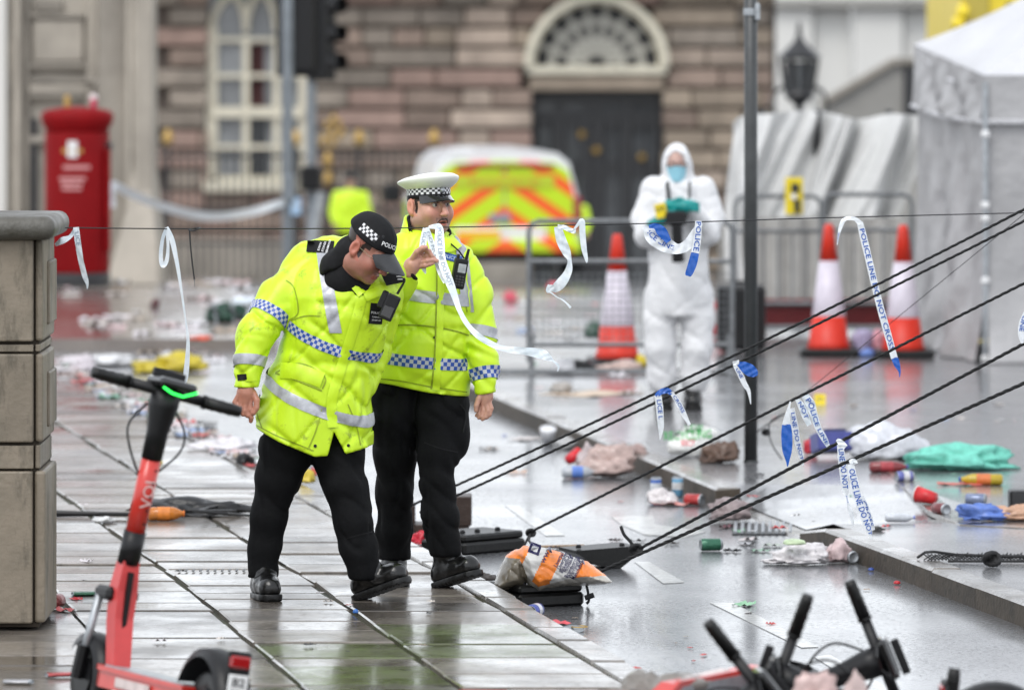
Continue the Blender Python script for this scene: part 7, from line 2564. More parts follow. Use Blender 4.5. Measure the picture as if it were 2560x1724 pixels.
    for s in (-1, 1):
        mk('side_label', X(bbox((.0, s * .087, .15), (.3, .006, .035), .002)), lm((.6, .5, .48)), dk)
    # neck column panels (black strips with printed stickers)
    for z0, z1 in ((.02, .1),):
        mk('sticker_strip', X(tube([low + rake * .24 + Vector((-.045, -.0, 0)), low + rake * .0 + Vector((-.085, 0, 0))], .012, 4)), mt['blk'], t)
    # rear lamp and plate
    pl_ = mk('number_plate', X(bbox((-.69, 0, .22), (.008, .075, .1), .003)), mt['white'], t)
    mk('tail_light', X(bbox((-.68, 0, .312), (.03, .08, .045), .008)), mt['taillight'], t)
    for k, s in enumerate(('B2', 'AN')):
        g = text_geo(s, .05, .95, .012)
        mk('plate_lettering', X(([(-.6955, -p[0], .242 - .042 * k + p[1] * .8) for p in g[0]], g[1])), mt['ink_black'], pl_)
    mk('plate_holder', X(join(bbox((-.675, 0, .25), (.02, .09, .2), .008), bbox((-.6, -.075, .15), (.1, .02, .03), .005))), mt['blk'], t)
    mk('kickstand', X(tube([(.05, .06, .1), (.02, .16, .01)], .01, 6)), mt['blk'], t)
    return t


# standing scooter: rear wheel towards us and to the right, leaning over to the right
def place(rear_px, rear_d, heading, lean, label, base_z=0.0):
    fwd = Vector((-math.sin(R(heading)), math.cos(R(heading)), 0))
    left = Vector((-fwd.y, fwd.x, 0))
    rear = Vector(((rear_px - 1280) * rear_d / FPX, rear_d, base_z))
    org = rear + fwd * .5
    Tm = Matrix(((fwd.x, left.x, 0, org.x), (fwd.y, left.y, 0, org.y), (0, 0, 1, org.z), (0, 0, 0, 1)))
    return Tm @ rx(R(lean)), org


Tm, og = place(512, 19.75, 27, 9.5, '')
scooter(Tm, 'red electric scooter standing on the pavement with a green status light', og, bar_roll=6, lit=True)


# scooters lying on their sides in the near right corner
def lying(px, py, d, heading, roll, pitch=0.0):
    """head of the scooter (handlebar centre) at a pixel and distance; lying on its side"""
    c = W(px, py, d)
    fwd = Vector((math.sin(R(heading)), math.cos(R(heading)), 0))
    left = Vector((-fwd.y, fwd.x, 0))
    B = Matrix(((fwd.x, left.x, 0, 0), (fwd.y, left.y, 0, 0), (0, 0, 1, 0), (0, 0, 0, 1)))
    Rm = B @ rx(R(roll)) @ ry(R(pitch))
    head = Rm @ Vector((.29, 0, 1.17))
    return loc(*(c - head)) @ Rm, Vector((c.x, c.y, ROADZ))


Tm, og = lying(1965, 1700, 19.3, 8, -70)
scooter(Tm, 'fallen red scooter, middle of the heap, one grip pointing up and right', og)
Tm, og = lying(1890, 1742, 18.9, -6, 52)
scooter(Tm, 'fallen red scooter at the left of the heap, grip raised up and left', og)
Tm, og = lying(2185, 1655, 20.1, 4, 68)
scooter(Tm, 'fallen scooter at the right of the heap with the tallest black handlebar', og)


def flat_at(px, py, d, heading, roll, off=(0, 0, .13)):
    c = W(px, py, d)
    fwd = Vector((math.sin(R(heading)), math.cos(R(heading)), 0))
    left = Vector((-fwd.y, fwd.x, 0))
    Rm = Matrix(((fwd.x, left.x, 0, 0), (fwd.y, left.y, 0, 0), (0, 0, 1, 0), (0, 0, 0, 1))) @ rx(R(roll))
    return loc(*(c - Rm @ Vector(off))) @ Rm, Vector((c.x, c.y, ROADZ))


Tm, og = flat_at(1750, 1742, 19.9, -152, -96)
scooter(Tm, 'scooter lying flat at the left of the heap with its red deck on edge', og)
Tm, og = flat_at(1380, 1786, 18.8, -92, -108)
scooter(Tm, 'scooter lying flat along the bottom edge left of the heap', og)
Tm, og = place(2487, 19.62, -86, 3, '', ROADZ)
scooter(Tm, 'scooter at the bottom right corner showing only its rear wheel', og)
# ---------------------------------------------------------------- litter
lr_ = random.Random(21)


def ico(sub):
    bm = bmesh.new()
    bmesh.ops.create_icosphere(bm, subdivisions=sub, radius=1)
    return bm_geo(bm)


_ico3, _ico2 = ico(4), ico(3)


def crumple_geo(a, b, h, seed, sharp=.35, sub=3, slump=.6):
    """crumpled bag: sphere with creased folds, flattened where it lies"""
    base = _ico3 if sub == 3 else _ico2
    v = np.array(base[0])
    q = v + .25 * np.stack([vnoise(v, 1.7, seed), vnoise(v, 1.7, seed + 9), vnoise(v, 1.7, seed + 15)], 1)
    n1 = np.abs(vnoise(q, 2.6, seed + 3))
    n2 = np.abs(vnoise(q, 5.5, seed + 5))
    r = 1 + sharp * (vnoise(v, 1.4, seed) * .8 - n1 * .9 - n2 * .45 + .35)
    v = v * r[:, None]
    z = np.where(v[:, 2] < 0, v[:, 2] * .35, v[:, 2])
    v = np.stack([v[:, 0] * a, v[:, 1] * b, (z + .35) / 1.35 * h], 1)
    v[:, 2] = np.maximum(v[:, 2], .002)
    return v.tolist(), base[1]


def item(name, px, py, z, label, cat, group=None):
    p = G(px, py, z)
    return thing(name, p, label, cat, group), p, FPX / p.y


def bag(px0, px1, ytop, ybot, z, col, label, name='plastic_bag', cat='bag', depth=.8, seed=None, sharp=.58, rough=.35, group=None, part='bag', sub=3):
    t, p, s = item(name, (px0 + px1) / 2, ybot, z, label, cat, group)
    a = (px1 - px0) / 2 / s
    h = max((ybot - ytop) / s * .96, .012)
    b = a * depth
    T = loc(p.x, p.y + b * .6, p.z)
    mk(part, xf(crumple_geo(a * 1.02, b, h, seed if seed is not None else lr_.uniform(0, 50), sharp, sub), T), lm(col, rough), t, True)
    return t, p, s, T


def can(px, py, z, yaw, col, label, L_=.112, r_=.031, crush=0.0, end='galv', stand=False, group=None, name='drinks_can', band=None):
    t, p, s = item(name, px, py, z, label, 'can', group)
    prof = [(r_ * .78, -L_ / 2), (r_, -L_ / 2 + .01), (r_, L_ / 2 - .014), (r_ * .8, L_ / 2)]
    T = loc(p.x, p.y, p.z + (L_ / 2 if stand else r_ * (1 - crush * .6))) @ (Matrix() if stand else rz(R(yaw)) @ ry(R(90))) @ Matrix.Diagonal((1 - crush * .6, 1, 1, 1))
    o = mk('body', xf(lathe(prof, 18, cap=False), T), lm(tuple(.75 * c + .03 for c in col), .25, .3), t, True)
    for sg in (1, -1):
        mk('end', xf(lathe([(.001, sg * (L_ / 2 - .006)), (r_ * .66, sg * (L_ / 2 - .006)), (r_ * .8, sg * L_ / 2), (r_ * .99, sg * (L_ / 2 - .013))], 18, cap=False), T), mt[end], t, True)
    if band:
        mk('printed_band', xf(lathe([(r_ + .0007, -L_ * .15), (r_ + .0007, L_ * .2)], 18, cap=False), T), lm(band, .25), o, True)
    return t


def bottle(px, py, z, yaw, L_, r_, col, capc, labc, label, name='drinks_bottle', group=None):
    t, p, s = item(name, px, py, z, label, 'bottle', group)
    T = loc(p.x, p.y, p.z + r_) @ rz(R(yaw)) @ ry(R(90))
    o = mk('body', xf(lathe([(r_ * .7, -L_ / 2), (r_, -L_ / 2 + .012), (r_, L_ * .2), (r_ * .85, L_ * .28), (r_ * .42, L_ * .42), (r_ * .4, L_ * .46)], 16), T), lm(col, .12, 0, .15), t, True)
    mk('cap', xf(lathe([(r_ * .46, L_ * .455), (r_ * .46, L_ * .5)], 14), T), lm(capc), t, True)
    if labc: mk('label_sleeve', xf(lathe([(r_ + .001, -L_ * .22), (r_ + .001, L_ * .1)], 16, cap=False), T), lm(labc), o, True)
    return t


def scrap(px, py, z, w, l, col, label, group, seed, cat='litter', name='paper_scrap', hgt=.012):
    p = G(px, py, z)
    hgt = min(hgt, w * .12)
    sd = seed * 3.7
    a = R(lr_.uniform(0, 180))
    g = grid(7, 6, lambda u, v: (p.x + ((u - .5) * w * math.cos(a) - (v - .5) * l * math.sin(a)) * (1 + .2 * math.sin(v * 9 + sd)),
                                 p.y + ((u - .5) * w * math.sin(a) + (v - .5) * l * math.cos(a)) * (1 + .2 * math.sin(u * 8 + sd)),
                                 p.z + .003 + hgt * abs(math.sin(u * 6 + sd) * math.cos(v * 5 + sd * 2)) * (1 + math.sin(u * 13 + v * 9 + sd))))
    return mk(name, g, lm(col, .45), None, True, label=label, cat=cat, group=group)


RZ = ROADZ + .002
# --- left pavement
t, p, s = item('umbrella', 470, 1288, 0, 'broken black umbrella lying across the pavement behind the scooter', 'umbrella')
mk('canopy', xf(crumple_geo(.34, .14, .085, 4, .55), loc(p.x, p.y + .06, p.z)), lm((.008, .008, .009), .4), t, True)
mk('shaft', tube([G(140, 1283, .02), G(250, 1284, .02), G(420, 1286, .025)], [.018, .012, .01], 8), mt['blk'], t)
for k, (px, py, zz) in enumerate(((600, 1288, .01), (655, 1290, .008), (560, 1262, .05), (590, 1276, .03))):
    mk('rib', tube([G(480 + k * 8, 1276, .06), G((480 + px) / 2, (1276 + py) / 2, .05), G(px, py, zz)], .007, 6), mt['blk'], t)
bottle(415, 1300, 0, 4, .19, .034, (.5, .16, .02), (.6, .16, .02), (.65, .2, .03), 'orange drink bottle lying against the broken umbrella')
bag(488, 522, 1250, 1272, 0, (.02, .015, .013), 'crushed dark cup on the right end of the broken umbrella', 'paper_cup', 'cup', sub=2)
bag(232, 285, 1290, 1306, 0, (.6, .6, .6), 'crumpled white tissue in front of the broken umbrella', 'tissue', 'tissue', sub=2)
bag(588, 632, 1130, 1163, 0, (.008, .008, .009), 'small black knotted bag on the pavement edge left of the bending officer', seed=3)
bag(500, 632, 1092, 1128, 0, (.62, .6, .62), 'white paper bag beside the small black knotted bag', 'paper_bag', 'bag', seed=8)
bottle(560, 1122, 0, 20, .17, .03, (.4, .42, .5), (.03, .08, .5), None, 'clear bottle with blue cap on the white paper bag')
can(212, 1489, 0, 15, (.01, .12, .05), 'flattened green can on the pavement between pier and scooter', crush=1.1)
can(150, 1690, 0, 20, (.45, .05, .05), 'flattened red and silver can near the base of the pier', crush=1.2)
can(46, 1708, 0, -8, (.5, .5, .52), 'flattened plain silver can in the bottom left corner', crush=1.2)
can(138, 1520, 0, 70, (.25, .02, .02), 'dark red can half hidden behind the pier foot')
for k, (px, py, w, c) in enumerate(((190, 1498, .06, (.5, .02, .03)), (165, 1527, .1, (.5, .06, .06)), (870, 1513, .03, (.4, .05, .03)))):
    scrap(px, py, 0, w, w * .7, c, ('short red strip on the slab near the flattened green can', 'red and white wrapper beside the dark red can', 'tiny red scrap in the joint by the front boot')[k], None, k, name='wrapper')
bag(882, 896, 1520, 1533, 0, (.02, .12, .4), 'small blue bottle cap on the joint below the front boot', 'bottle_cap', 'cap', sub=2, sharp=.1)
bag(372, 405, 1148, 1160, 0, (.6, .45, .02), 'small yellow wrapper beside the stem of the scooter', 'wrapper', 'wrapper', sub=2)
bag(745, 790, 1172, 1208, 0, (.6, .45, .05), 'yellow and red packet seen between the legs of the bending officer', 'packet', 'packet', sub=2)
bag(775, 792, 1170, 1190, 0, (.5, .03, .03), 'red scrap on the packet between the officer legs', 'wrapper', 'wrapper', sub=2)
bag(1022, 1072, 1330, 1360, RZ, (.5, .01, .03), 'red plastic bag on the road behind the white-capped officer', seed=5)
bag(1196, 1238, 1430, 1452, RZ, (.05, .04, .035), 'small grey brown lump against the kerb by the sandbag', 'litter_lump', 'litter', sub=2)
# shallow gully channel in the paving
gr2 = thing('drain_cover', G(520, 1425, 0.006), 'slotted metal drain cover set in the pavement behind the scooter', 'drain')
for k in range(10):
    q = G(448 + k * 18, 1424, .006)
    mk('slot', bbox((q.x, q.y, .006), (.012, .1, .004), .001), mt['iron'], gr2)
# --- across the street, left
bag(330, 420, 902, 932, RZ, (.5, .4, .03), 'thin end of a yellow cloth lying on the road, left half', 'cloth', 'cloth', seed=12)
bag(395, 510, 888, 932, RZ, (.5, .4, .03), 'crumpled yellow cloth lying on the road behind the scooter', 'cloth', 'cloth', seed=14)
bag(138, 232, 886, 936, RZ, (.6, .55, .58), 'heap of pinkish white rubbish beside the pier on the road', seed=15)
bag(210, 340, 884, 914, RZ, (.65, .65, .66), 'large white sheet of plastic left of the yellow cloth', seed=16)
bag(285, 400, 845, 868, RZ, (.68, .62, .64), 'pale pink bag on the road below the post box', seed=17)
bag(205, 240, 830, 858, RZ, (.6, .6, .62), 'white cup on the road right of the pier', 'paper_cup', 'cup', sub=2)
bag(478, 525, 836, 852, 0, (.65, .08, .03), 'orange red packet at the far kerb', 'packet', 'packet', sub=2)
bag(375, 402, 744, 768, 0, (.09, .02, .025), 'dark maroon cup on the far pavement', 'paper_cup', 'cup', sub=2)
bag(328, 345, 898, 925, RZ, (.03, .03, .035), 'small black bag on the road beside the white plastic sheet', sub=2)
t, p, s = item('folding_chair', 566, 806, 0, 'collapsed dark green camping chair on the far pavement', 'chair')
mk('fabric', xf(crumple_geo(.19, .14, .17, 6, .45), loc(p.x, p.y + .05, p.z)), lm((.012, .05, .03), .5), t, True)
for dx in (-.08, .07):
    mk('leg', tube([(p.x + dx, p.y - .08, p.z), (p.x + dx - .02, p.y - .06, p.z + .17)], .014, 6), mt['galv'], t)
    mk('leg', tube([(p.x + dx + .1, p.y - .06, p.z), (p.x + dx - .06, p.y - .09, p.z + .14)], .012, 6), mt['iron'], t)
bag(590, 650, 735, 765, 0, (.6, .66, .72), 'pale blue bag behind the collapsed green chair', sub=2)
# --- road, middle
can(1337, 1543, RZ, 70, (.05, .08, .4), 'blue and white can in the gutter below the sandbag', band=(.6, .6, .65))
scrap(1385, 1560, RZ, .13, .1, (.6, .06, .08), 'crumpled red packet in the gutter right of the blue can', None, 4, 'wrapper', 'wrapper', .03)
t, p, s = item('tin_lid', 1432, 1577, RZ, 'shiny tin lid with a brass rim in the gutter', 'lid')
mk('disc', xf(lathe([(.001, .006), (.04, .008), (.048, .014), (.05, .004)], 20), loc(*p) @ rx(R(12))), mt['galv'], t, True)
mk('rim', xf(lathe([(.03, .016), (.034, .02), (.038, .016)], 18, cap=False), loc(p.x + .03, p.y + .03, p.z)), mt['gold'], t)
t, p, s = item('wooden_stick', 1425, 1366, RZ, 'thin wooden stick lying behind the sandbag', 'stick')
mk('stick', tube([G(1345, 1366, RZ + .01), G(1460, 1363, RZ + .01)], .007, 6), lm((.3, .2, .12)), t)
for k, (px, py) in enumerate(((1540, 1352), (1596, 1354), (1680, 1360), (1390, 1372))):
    scrap(px, py, RZ, .07, .05, (.03, .02, .02), 'dark leaf-like scrap on the road right of the sandbag', 'dark scraps by the sandbag', 30 + k)
can(1778, 1376, RZ, 12, (.0, .13, .06), 'dark green can lying open end forward in the middle of the road')
for k, (px, py, c) in enumerate(((1830, 1378, (.02, .02, .025)), (1862, 1360, (.4, .4, .42)), (1900, 1378, (.25, .4, .3)), (1815, 1318, (.1, .02, .03)), (1850, 1330, (.2, .4, .25)), (1870, 1350, (.55, .5, .5)), (1930, 1365, (.4, .45, .4)))):
    scrap(px, py, RZ, .09, .06, c, 'flat scrap among the litter by the gully grate', 'scraps by the gully grate', 40 + k)
scrap(1863, 1513, RZ, .12, .07, (.25, .5, .3), 'green leaflet on the end of the nearest lane dash', None, 61, name='leaflet')
scrap(1870, 1534, RZ, .03, .02, (.1, .08, .08), 'small dark chip on the nearest lane dash', None, 62)
tb_, p, s, T = bag(1910, 2080, 1350, 1412, RZ, (.66, .63, .64), 'white carrier bag lying in the road against the right kerb', seed=20, depth=.5)
mk('green_print', xf(crumple_geo(.055, .05, .03, 7, .2, 2), loc(p.x - .02, p.y - .03, p.z + .1)), lm((.45, .55, .35)), tb_, True)
can(2124, 1406, RZ, -70, (.35, .35, .37), 'silver can at the right end of the white carrier bag')
bag(2066, 2130, 1354, 1408, RZ, (.55, .42, .42), 'pink plastic wrap between the carrier bag and the silver can', seed=22)
bag(2234, 2252, 1450, 1460, RZ, (.5, .01, .02), 'red bottle cap on the road beside the right kerb', 'bottle_cap', 'cap', sub=2, sharp=.1)
bag(2170, 2186, 1418, 1426, RZ, (.03, .08, .35), 'blue bottle cap by the kerb below the silver can', 'bottle_cap', 'cap', sub=2, sharp=.1)
# cans against the island kerb
can(1640, 1242, RZ, 55, (.03, .12, .45), 'blue and white can standing against the island kerb', stand=True, band=(.6, .62, .65))
can(1694, 1240, RZ, 20, (.15, .4, .62), 'light blue can leaning on the island kerb', stand=True, band=(.6, .6, .6))
can(1736, 1262, RZ, -35, (.5, .02, .02), 'red can on its side against the end of the island kerb')
bag(1620, 1690, 1224, 1262, RZ, (.62, .58, .58), 'white paper rubbish in front of the blue can at the kerb', 'paper_bag', 'bag', seed=25)
scrap(1680, 1262, RZ, .2, .12, (.6, .25, .22), 'pink and white wrapper flat on the road before the kerb cans', None, 71, name='wrapper')
bag(1772, 1872, 1256, 1302, -.09, (.25, .2, .2), 'grey pink plastic bag at the dropped kerb', seed=27)
# clear bag group
bag(1470, 1582, 1118, 1194, RZ, (.42, .31, .28), 'crumpled pinkish plastic bag leaning on the island kerb', seed=28, sharp=.5, rough=.15)
bag(1560, 1612, 1110, 1136, .0, (.35, .25, .23), 'torn corner of plastic bag lying on the kerb top', sub=2)
bag(1445, 1495, 1108, 1165, RZ, (.5, .42, .42), 'pale wrap behind the red cup at the kerb', seed=29)
bottle(1448, 1195, RZ, 5, .2, .035, (.4, .42, .45), (.5, .5, .5), (.1, .2, .55), 'clear water bottle with blue label in front of the plastic bag')
t, p, s = item('plastic_cup', 1432, 1162, RZ, 'red plastic cup lying behind the clear water bottle', 'cup')
mk('cup', xf(lathe([(.028, -.04), (.042, .05)], 16), loc(p.x, p.y, p.z + .045) @ rz(R(40)) @ ry(R(70))), lm((.6, .01, .02)), t, True)
mk('rim', xf(lathe([(.041, .047), (.045, .05), (.043, .053)], 16, cap=False), loc(p.x, p.y, p.z + .045) @ rz(R(40)) @ ry(R(70))), lm((.65, .05, .05)), t, True)
t, p, s = item('foam_cup', 1370, 1110, RZ, 'white foam cup against the island kerb', 'cup')
mk('cup', xf(lathe([(.03, 0), (.052, .09), (.05, .1)], 16), loc(p.x, p.y, p.z + .01) @ rx(R(25))), lm((.72, .72, .74)), t, True)
mk('rim', xf(lathe([(.049, .096), (.055, .1), (.05, .104)], 16, cap=False), loc(p.x, p.y, p.z + .01) @ rx(R(25))), mt['white'], t, True)
bag(1395, 1440, 1094, 1122, RZ, (.4, .4, .4), 'grey bag beside the white foam cup', sub=2)
for k, (px, py, w, c) in enumerate(((1310, 1098, .22, (.55, .5, .48)), (1262, 1090, .05, (.03, .1, .5)), (1225, 1124, .12, (.25, .2, .16)), (1290, 1182, .12, (.5, .35, .28)))):
    scrap(px, py, RZ, w, w * .6, c, ('pale flattened packet on the road left of the foam cup', 'small blue cap beside the flattened packet', 'brown leaf of card on the road near the hanging hand', 'peach wrapper on the road under the upper ropes')[k], None, 80 + k, name='wrapper')
# --- island
tb_, p, s, T = bag(1668, 1800, 1062, 1142, 0, (.66, .66, .64), 'white bag with green recycling print on the island', seed=31, depth=.6, sharp=.3)
g = crumple_geo(66 / s * 1.02, 66 / s * .6, 80 / s * .96, 31, .3)
bvb = bvh_of(xf(g, T))
for k, (w_, py, c_, sz) in enumerate((('NEW', 1078, (.03, .4, .08), .06), ('RECYCLING', 1094, (.03, .4, .08), .07), ('RECY', 1112, (.65, .1, .12), .045))):
    q = W(1722 + (16 if k == 0 else 0), py, p.y - .2)
    mk('bag_lettering', project(text_geo(w_, sz, .75, .015), q, (1, 0, .05), (-.05, 0, 1), bvb, .006, .15), lm(c_), tb_)
bag(1752, 1850, 1106, 1158, 0, (.11, .065, .045), 'brown crumpled paper bag at the foot of the grey post', 'paper_bag', 'bag', seed=33)
bag(1374, 1424, 954, 980, 0, (.35, .32, .29), 'small crumpled grey bag on the island edge behind the ropes', sub=2)
scrap(1480, 985, 0, .55, .45, (.55, .42, .3), 'sheet of pale cardboard lying flat before the mesh barrier', None, 90, name='cardboard_sheet', hgt=.006)
t, p, s = item('evidence_marker', 2050, 1010, 0, 'yellow numbered evidence marker tent on the island', 'marker')
for sg in (-1, 1):
    o_ = mk('panel', xf(bbox((0, 0, .035), (.075, .003, .075), .001), loc(p.x, p.y + sg * .02, p.z) @ rx(R(sg * 18))), mt['evidence'], t)
tg = text_geo('016', .032, .9, .012)
mk('marker_lettering', xf(([(q[0], -.003, q[1] + .035) for q in tg[0]], tg[1]), loc(p.x, p.y - .02, p.z) @ rx(R(-18))), mt['ink_navy'], t)
# blue crate, clear sack, turquoise cloth
t, p, s = item('plastic_crate', 2082, 1150, 0, 'dark blue plastic crate tipped over beside the clear sack', 'crate')
T = loc(p.x, p.y + .08, p.z + .05) @ rz(R(15)) @ rx(R(-12))
mk('base', xf(bbox((0, 0, 0), (.2, .16, .02), .005), T), lm((.04, .05, .2)), t)
for (cx, cy, sx, sy) in ((0, -.08, .2, .012), (0, .08, .2, .012), (-.1, 0, .012, .16), (.1, 0, .012, .16)):
    mk('side', xf(bbox((cx, cy, .05), (sx, sy, .1), .004), T), lm((.05, .06, .25)), t)
mk('lid', xf(bbox((.07, .1, .13), (.14, .012, .1), .005), T @ rx(R(-15))), lm((.02, .025, .09)), t)
bag(2010, 2042, 1100, 1138, 0, (.5, .02, .04), 'red cloth beside the blue crate', 'cloth', 'cloth', sub=2)
bag(2105, 2312, 1052, 1150, 0, (.55, .56, .6), 'large clear grey plastic sack behind the turquoise cloth', 'plastic_sack', 'sack', seed=36, depth=.5, sharp=.28, rough=.12)
bag(2222, 2300, 1112, 1146, 0, (.015, .015, .018), 'black plastic tray under the clear sack', 'plastic_tray', 'tray', sub=2)
bag(2268, 2540, 1108, 1176, 0, (.16, .52, .42), 'turquoise towel heaped on the ground at the right', 'towel', 'towel', seed=38, depth=.45, sharp=.5, rough=.8)
bottle(2222, 1180, 0, 5, .22, .03, (.2, .03, .035), (.05, .1, .35), (.35, .04, .05), 'red labelled bottle with blue cap before the turquoise towel')
bottle(2452, 1212, 0, 178, .24, .031, (.42, .3, .02), (.02, .06, .3), (.6, .16, .04), 'yellow soft drink bottle with orange label on the right')
scrap(2400, 1212, 0, .22, .1, (.55, .12, .1), 'red and white wrapper under the yellow drink bottle', None, 95, name='wrapper')
can(2352, 1286, 0, -60, (.22, .02, .025), 'dark red can lying at the end of the flush kerb strip')
t, p, s = item('paper_cup', 2318, 1262, 0, 'red paper cup lying next to the dark red can', 'cup')
mk('cup', xf(lathe([(.03, -.05), (.045, .06)], 16), loc(p.x, p.y, p.z + .045) @ rz(R(-30)) @ ry(R(-80))), lm((.55, .02, .025)), t, True)
mk('rim', xf(lathe([(.043, .057), (.047, .06), (.044, .063)], 16, cap=False), loc(p.x, p.y, p.z + .045) @ rz(R(-30)) @ ry(R(-80))), mt['white'], t, True)
bottle(2250, 1304, 0, 3, .15, .022, (.5, .52, .56), (.1, .15, .5), None, 'squashed clear bottle with blue cap on the island')
can(2262, 1205, 0, 20, (.12, .14, .45), 'blue and white can behind the flush kerb strip', L_=.1, band=(.6, .6, .62))
bag(2395, 2530, 1258, 1302, 0, (.1, .18, .5), 'blue and white plastic carrier spread flat near the black box', seed=41, depth=.6)
bag(2470, 2580, 1262, 1302, 0, (.5, .3, .2), 'orange and blue printed bag at the right picture edge', seed=43, depth=.5)
can(2440, 1262, 0, -10, (.2, .25, .4), 'silver blue can on top of the flat blue carrier')
t, p, s = item('speaker_box', 2545, 1276, 0, 'black box standing at the right picture edge', 'box')
mk('cabinet', bbox((p.x + .03, p.y + .08, .05), (.14, .14, .1), .006), mt['blk'], t)
mk('front_grille', bbox((p.x + .03, p.y + .005, .05), (.12, .006, .085), .002), mt['iron'], t)
bag(2172, 2212, 1316, 1328, 0, (.015, .015, .015), 'small black plug on the island by the rope tapes', 'plastic_plug', 'litter', sub=2)
# black netting on the island edge
nt_ = thing('netting', G(2430, 1396, 0), 'black mesh netting bunched flat on the island at the right edge', 'netting')
g = []
for k in range(34):
    a = G(2310 + k * 9, 1399 + 2 * math.sin(k), .012)
    b = G(2330 + k * 9, 1384 + 3 * math.sin(k * 1.7), .035)
    g.append(tube([a, b], .0035, 4)); g.append(tube([G(2330 + k * 9, 1399, .012), G(2310 + k * 9, 1385, .03)], .0035, 4))
mk('mesh', join(*g), mt['rope'], nt_)
mk('edge_cord', join(tube([G(2295, 1392, .02), G(2312, 1380, .06), G(2335, 1378, .05), G(2390, 1386, .03), G(2600, 1392, .03)], .007, 6), tube([G(2370, 1402, .01), G(2600, 1402, .012)], .006, 6)), mt['rope'], nt_)
knot(G(2480, 1396, .04), .035, nt_)
# small wire tangle by the post
wt = thing('wire_tangle', G(1930, 1150, 0), 'tangle of thin black cord beside the foot of the grey post', 'cord')
mk('cord_line', tube([W(*q) for q in spline([(1890, 1080, 32.6), (1920, 1060, 32.4), (1950, 1040, 32.3), (1965, 1032, 32.2), (1930, 1050, 32.3), (1922, 1070, 32.3), (1930, 1110, 32.3), (1955, 1148, 32.4)], 5)], .004, 5), mt['cord'], wt)
knot(W(1915, 1080, 32.4), .02, wt)
# --- around the mesh barrier and cones
bag(1434, 1500, 896, 924, 0, (.02, .02, .022), 'black bag at the foot of the middle cone', seed=50)
bag(1505, 1600, 898, 926, 0, (.6, .45, .4), 'pale peach rubbish spread before the middle cone', seed=51)
bag(1588, 1625, 886, 918, 0, (.65, .5, .02), 'yellow bag between the middle cone and the forensic officer', sub=2)
bag(1370, 1440, 890, 935, 0, (.6, .6, .62), 'white bag under the mesh barrier', seed=52)
bag(1462, 1505, 800, 845, ROADZ, (.03, .08, .05), 'dark green bottle bag seen through the mesh barrier', sub=2)
bag(2128, 2185, 824, 888, 0, (.4, .38, .55), 'crumpled lilac and white bag between the two right cones', seed=53)
bag(2165, 2222, 832, 884, 0, (.65, .3, .35), 'crumpled pink bag against the right-hand cone', seed=54)
bag(2150, 2190, 868, 892, 0, (.15, .25, .6), 'small blue bag in front of the lilac bag', sub=2)
bag(1258, 1296, 728, 756, ROADZ, (.6, .08, .12), 'bright pink bag far off on the road behind the tape', sub=2)
bag(1368, 1396, 702, 730, ROADZ, (.6, .1, .14), 'pink bag far off behind the corner of the mesh barrier', sub=2)
# --- loose scraps: along the left kerb, over the far road, round the barriers
cname = ['white', 'off-white', 'beige', 'pink', 'blue', 'brown', 'black', 'red', 'green', 'bright white', 'pinkish white', 'pale']
pal = [(.6, .6, .62), (.62, .58, .6), (.55, .5, .46), (.6, .45, .45), (.3, .38, .55), (.35, .28, .22), (.05, .05, .055), (.5, .08, .08), (.2, .4, .28), (.66, .66, .66), (.68, .66, .68), (.64, .6, .62)]
k = 100
for i in range(120):
    u = lr_.random()
    px = 150 + u * 520
    py = 932 + (px - 150) * .46 + lr_.gauss(0, 13) - 6
    if py < 900 or py > 1240: continue
    d0 = FPX * CAMH / (py - HZ)
    onroad = (px - 1280) * d0 / FPX > kerb_x(d0) + .14
    w_ = lr_.uniform(.05, .16)
    ci = lr_.randrange(12)
    scrap(px, py, RZ if onroad else 0.002, w_, w_ * lr_.uniform(.4, .9), pal[ci], ('large ' if w_ > .105 else 'small ') + cname[ci] + ' scrap in the kerb litter ' + ('beside the pier' if px < 320 else 'behind the scooter' if px < 480 else 'left of the bending officer'), 'scraps along the left kerb', k, hgt=.025)
    k += 1
for i in range(60):
    px, py = lr_.uniform(140, 700), lr_.uniform(705, 905)
    zz = 0.002 if py < 840 else RZ
    w_ = lr_.uniform(.07, .26)
    ci = lr_.choice((0, 1, 2, 3, 5, 9, 10, 11))
    scrap(px, py, zz, w_, w_ * .6, pal[ci], ('large ' if w_ > .165 else 'small ') + cname[ci] + ' scrap across the street ' + ('below the post box' if px < 310 else 'below the corner buttress' if px < 480 else 'beside the collapsed green chair'), 'scraps across the street', k, hgt=.035)
    k += 1
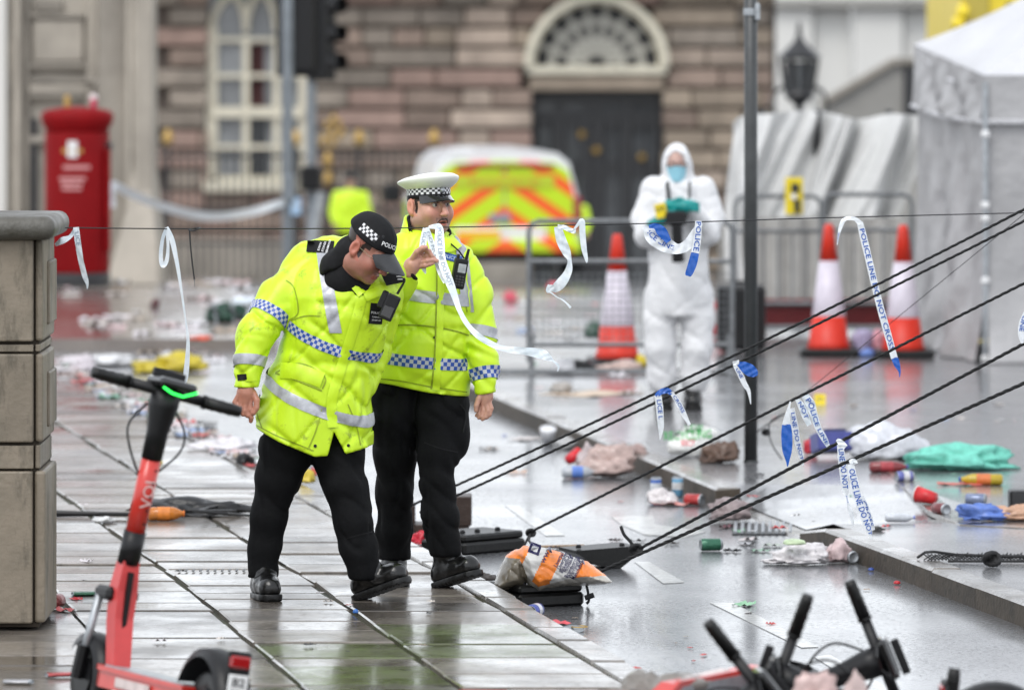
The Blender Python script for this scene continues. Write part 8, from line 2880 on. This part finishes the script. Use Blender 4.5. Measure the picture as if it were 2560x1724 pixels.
for i in range(46):
    px, py = lr_.uniform(1120, 1660), lr_.uniform(720, 985)
    w_ = lr_.uniform(.05, .2)
    ci = lr_.randrange(12)
    scrap(px, py, RZ if px < 1330 else .003, w_, w_ * .6, pal[ci], ('large ' if w_ > .12 else 'small ') + cname[ci] + ' scrap of rubbish ' + ('left of the mesh barrier' if px < 1320 else 'under the mesh barrier' if px < 1490 else 'around the middle cone'), 'scraps around the mesh barrier', k, hgt=.03)
    k += 1
for i in range(34):
    px, py = lr_.uniform(1880, 2550), lr_.uniform(1010, 1330)
    w_ = lr_.uniform(.02, .08)
    ci = lr_.randrange(12)
    scrap(px, py, .003, w_, w_ * .6, pal[ci], cname[ci] + ' scrap on the island paving ' + ('near the grey post' if px < 2100 else 'near the towel' if px < 2330 else 'towards the black box'), 'scraps on the island', k)
    k += 1
for i in range(26):
    px, py = lr_.uniform(150, 1180), lr_.uniform(1200, 1700)
    d0 = FPX * CAMH / (py - HZ)
    if (px - 1280) * d0 / FPX > kerb_x(d0) - .05: continue
    w_ = lr_.uniform(.02, .06)
    ci = lr_.choice((1, 2, 5, 6, 6, 5, 7))
    scrap(px, py, .003, w_, w_ * .6, pal[ci], cname[ci] + ' tiny scrap on the wet flagstones', 'scraps on the flagstones', k)
    k += 1
for i in range(22):
    px, py = lr_.uniform(1150, 2200), lr_.uniform(1190, 1680)
    w_ = lr_.uniform(.015, .05)
    ci = lr_.choice((1, 2, 5, 6, 6, 5, 7))
    scrap(px, py, RZ, w_, w_ * .6, pal[ci], cname[ci] + ' tiny scrap on the wet carriageway', 'scraps on the carriageway', k)
    k += 1
# --- between the fallen scooters, bottom edge
bag(1990, 2085, 1692, 1790, ROADZ + .35, (.5, .36, .34), 'pink film draped over the middle fallen scooter', 'plastic_film', 'film', seed=60, rough=.15)
bag(2112, 2170, 1678, 1760, ROADZ + .4, (.52, .4, .38), 'second scrap of pink film between the fallen scooters', 'plastic_film', 'film', seed=61, rough=.15)
bag(1475, 1760, 1690, 1800, ROADZ + .2, (.22, .2, .18), 'grey blurred bag lying on the scooters at the bottom edge', seed=63)
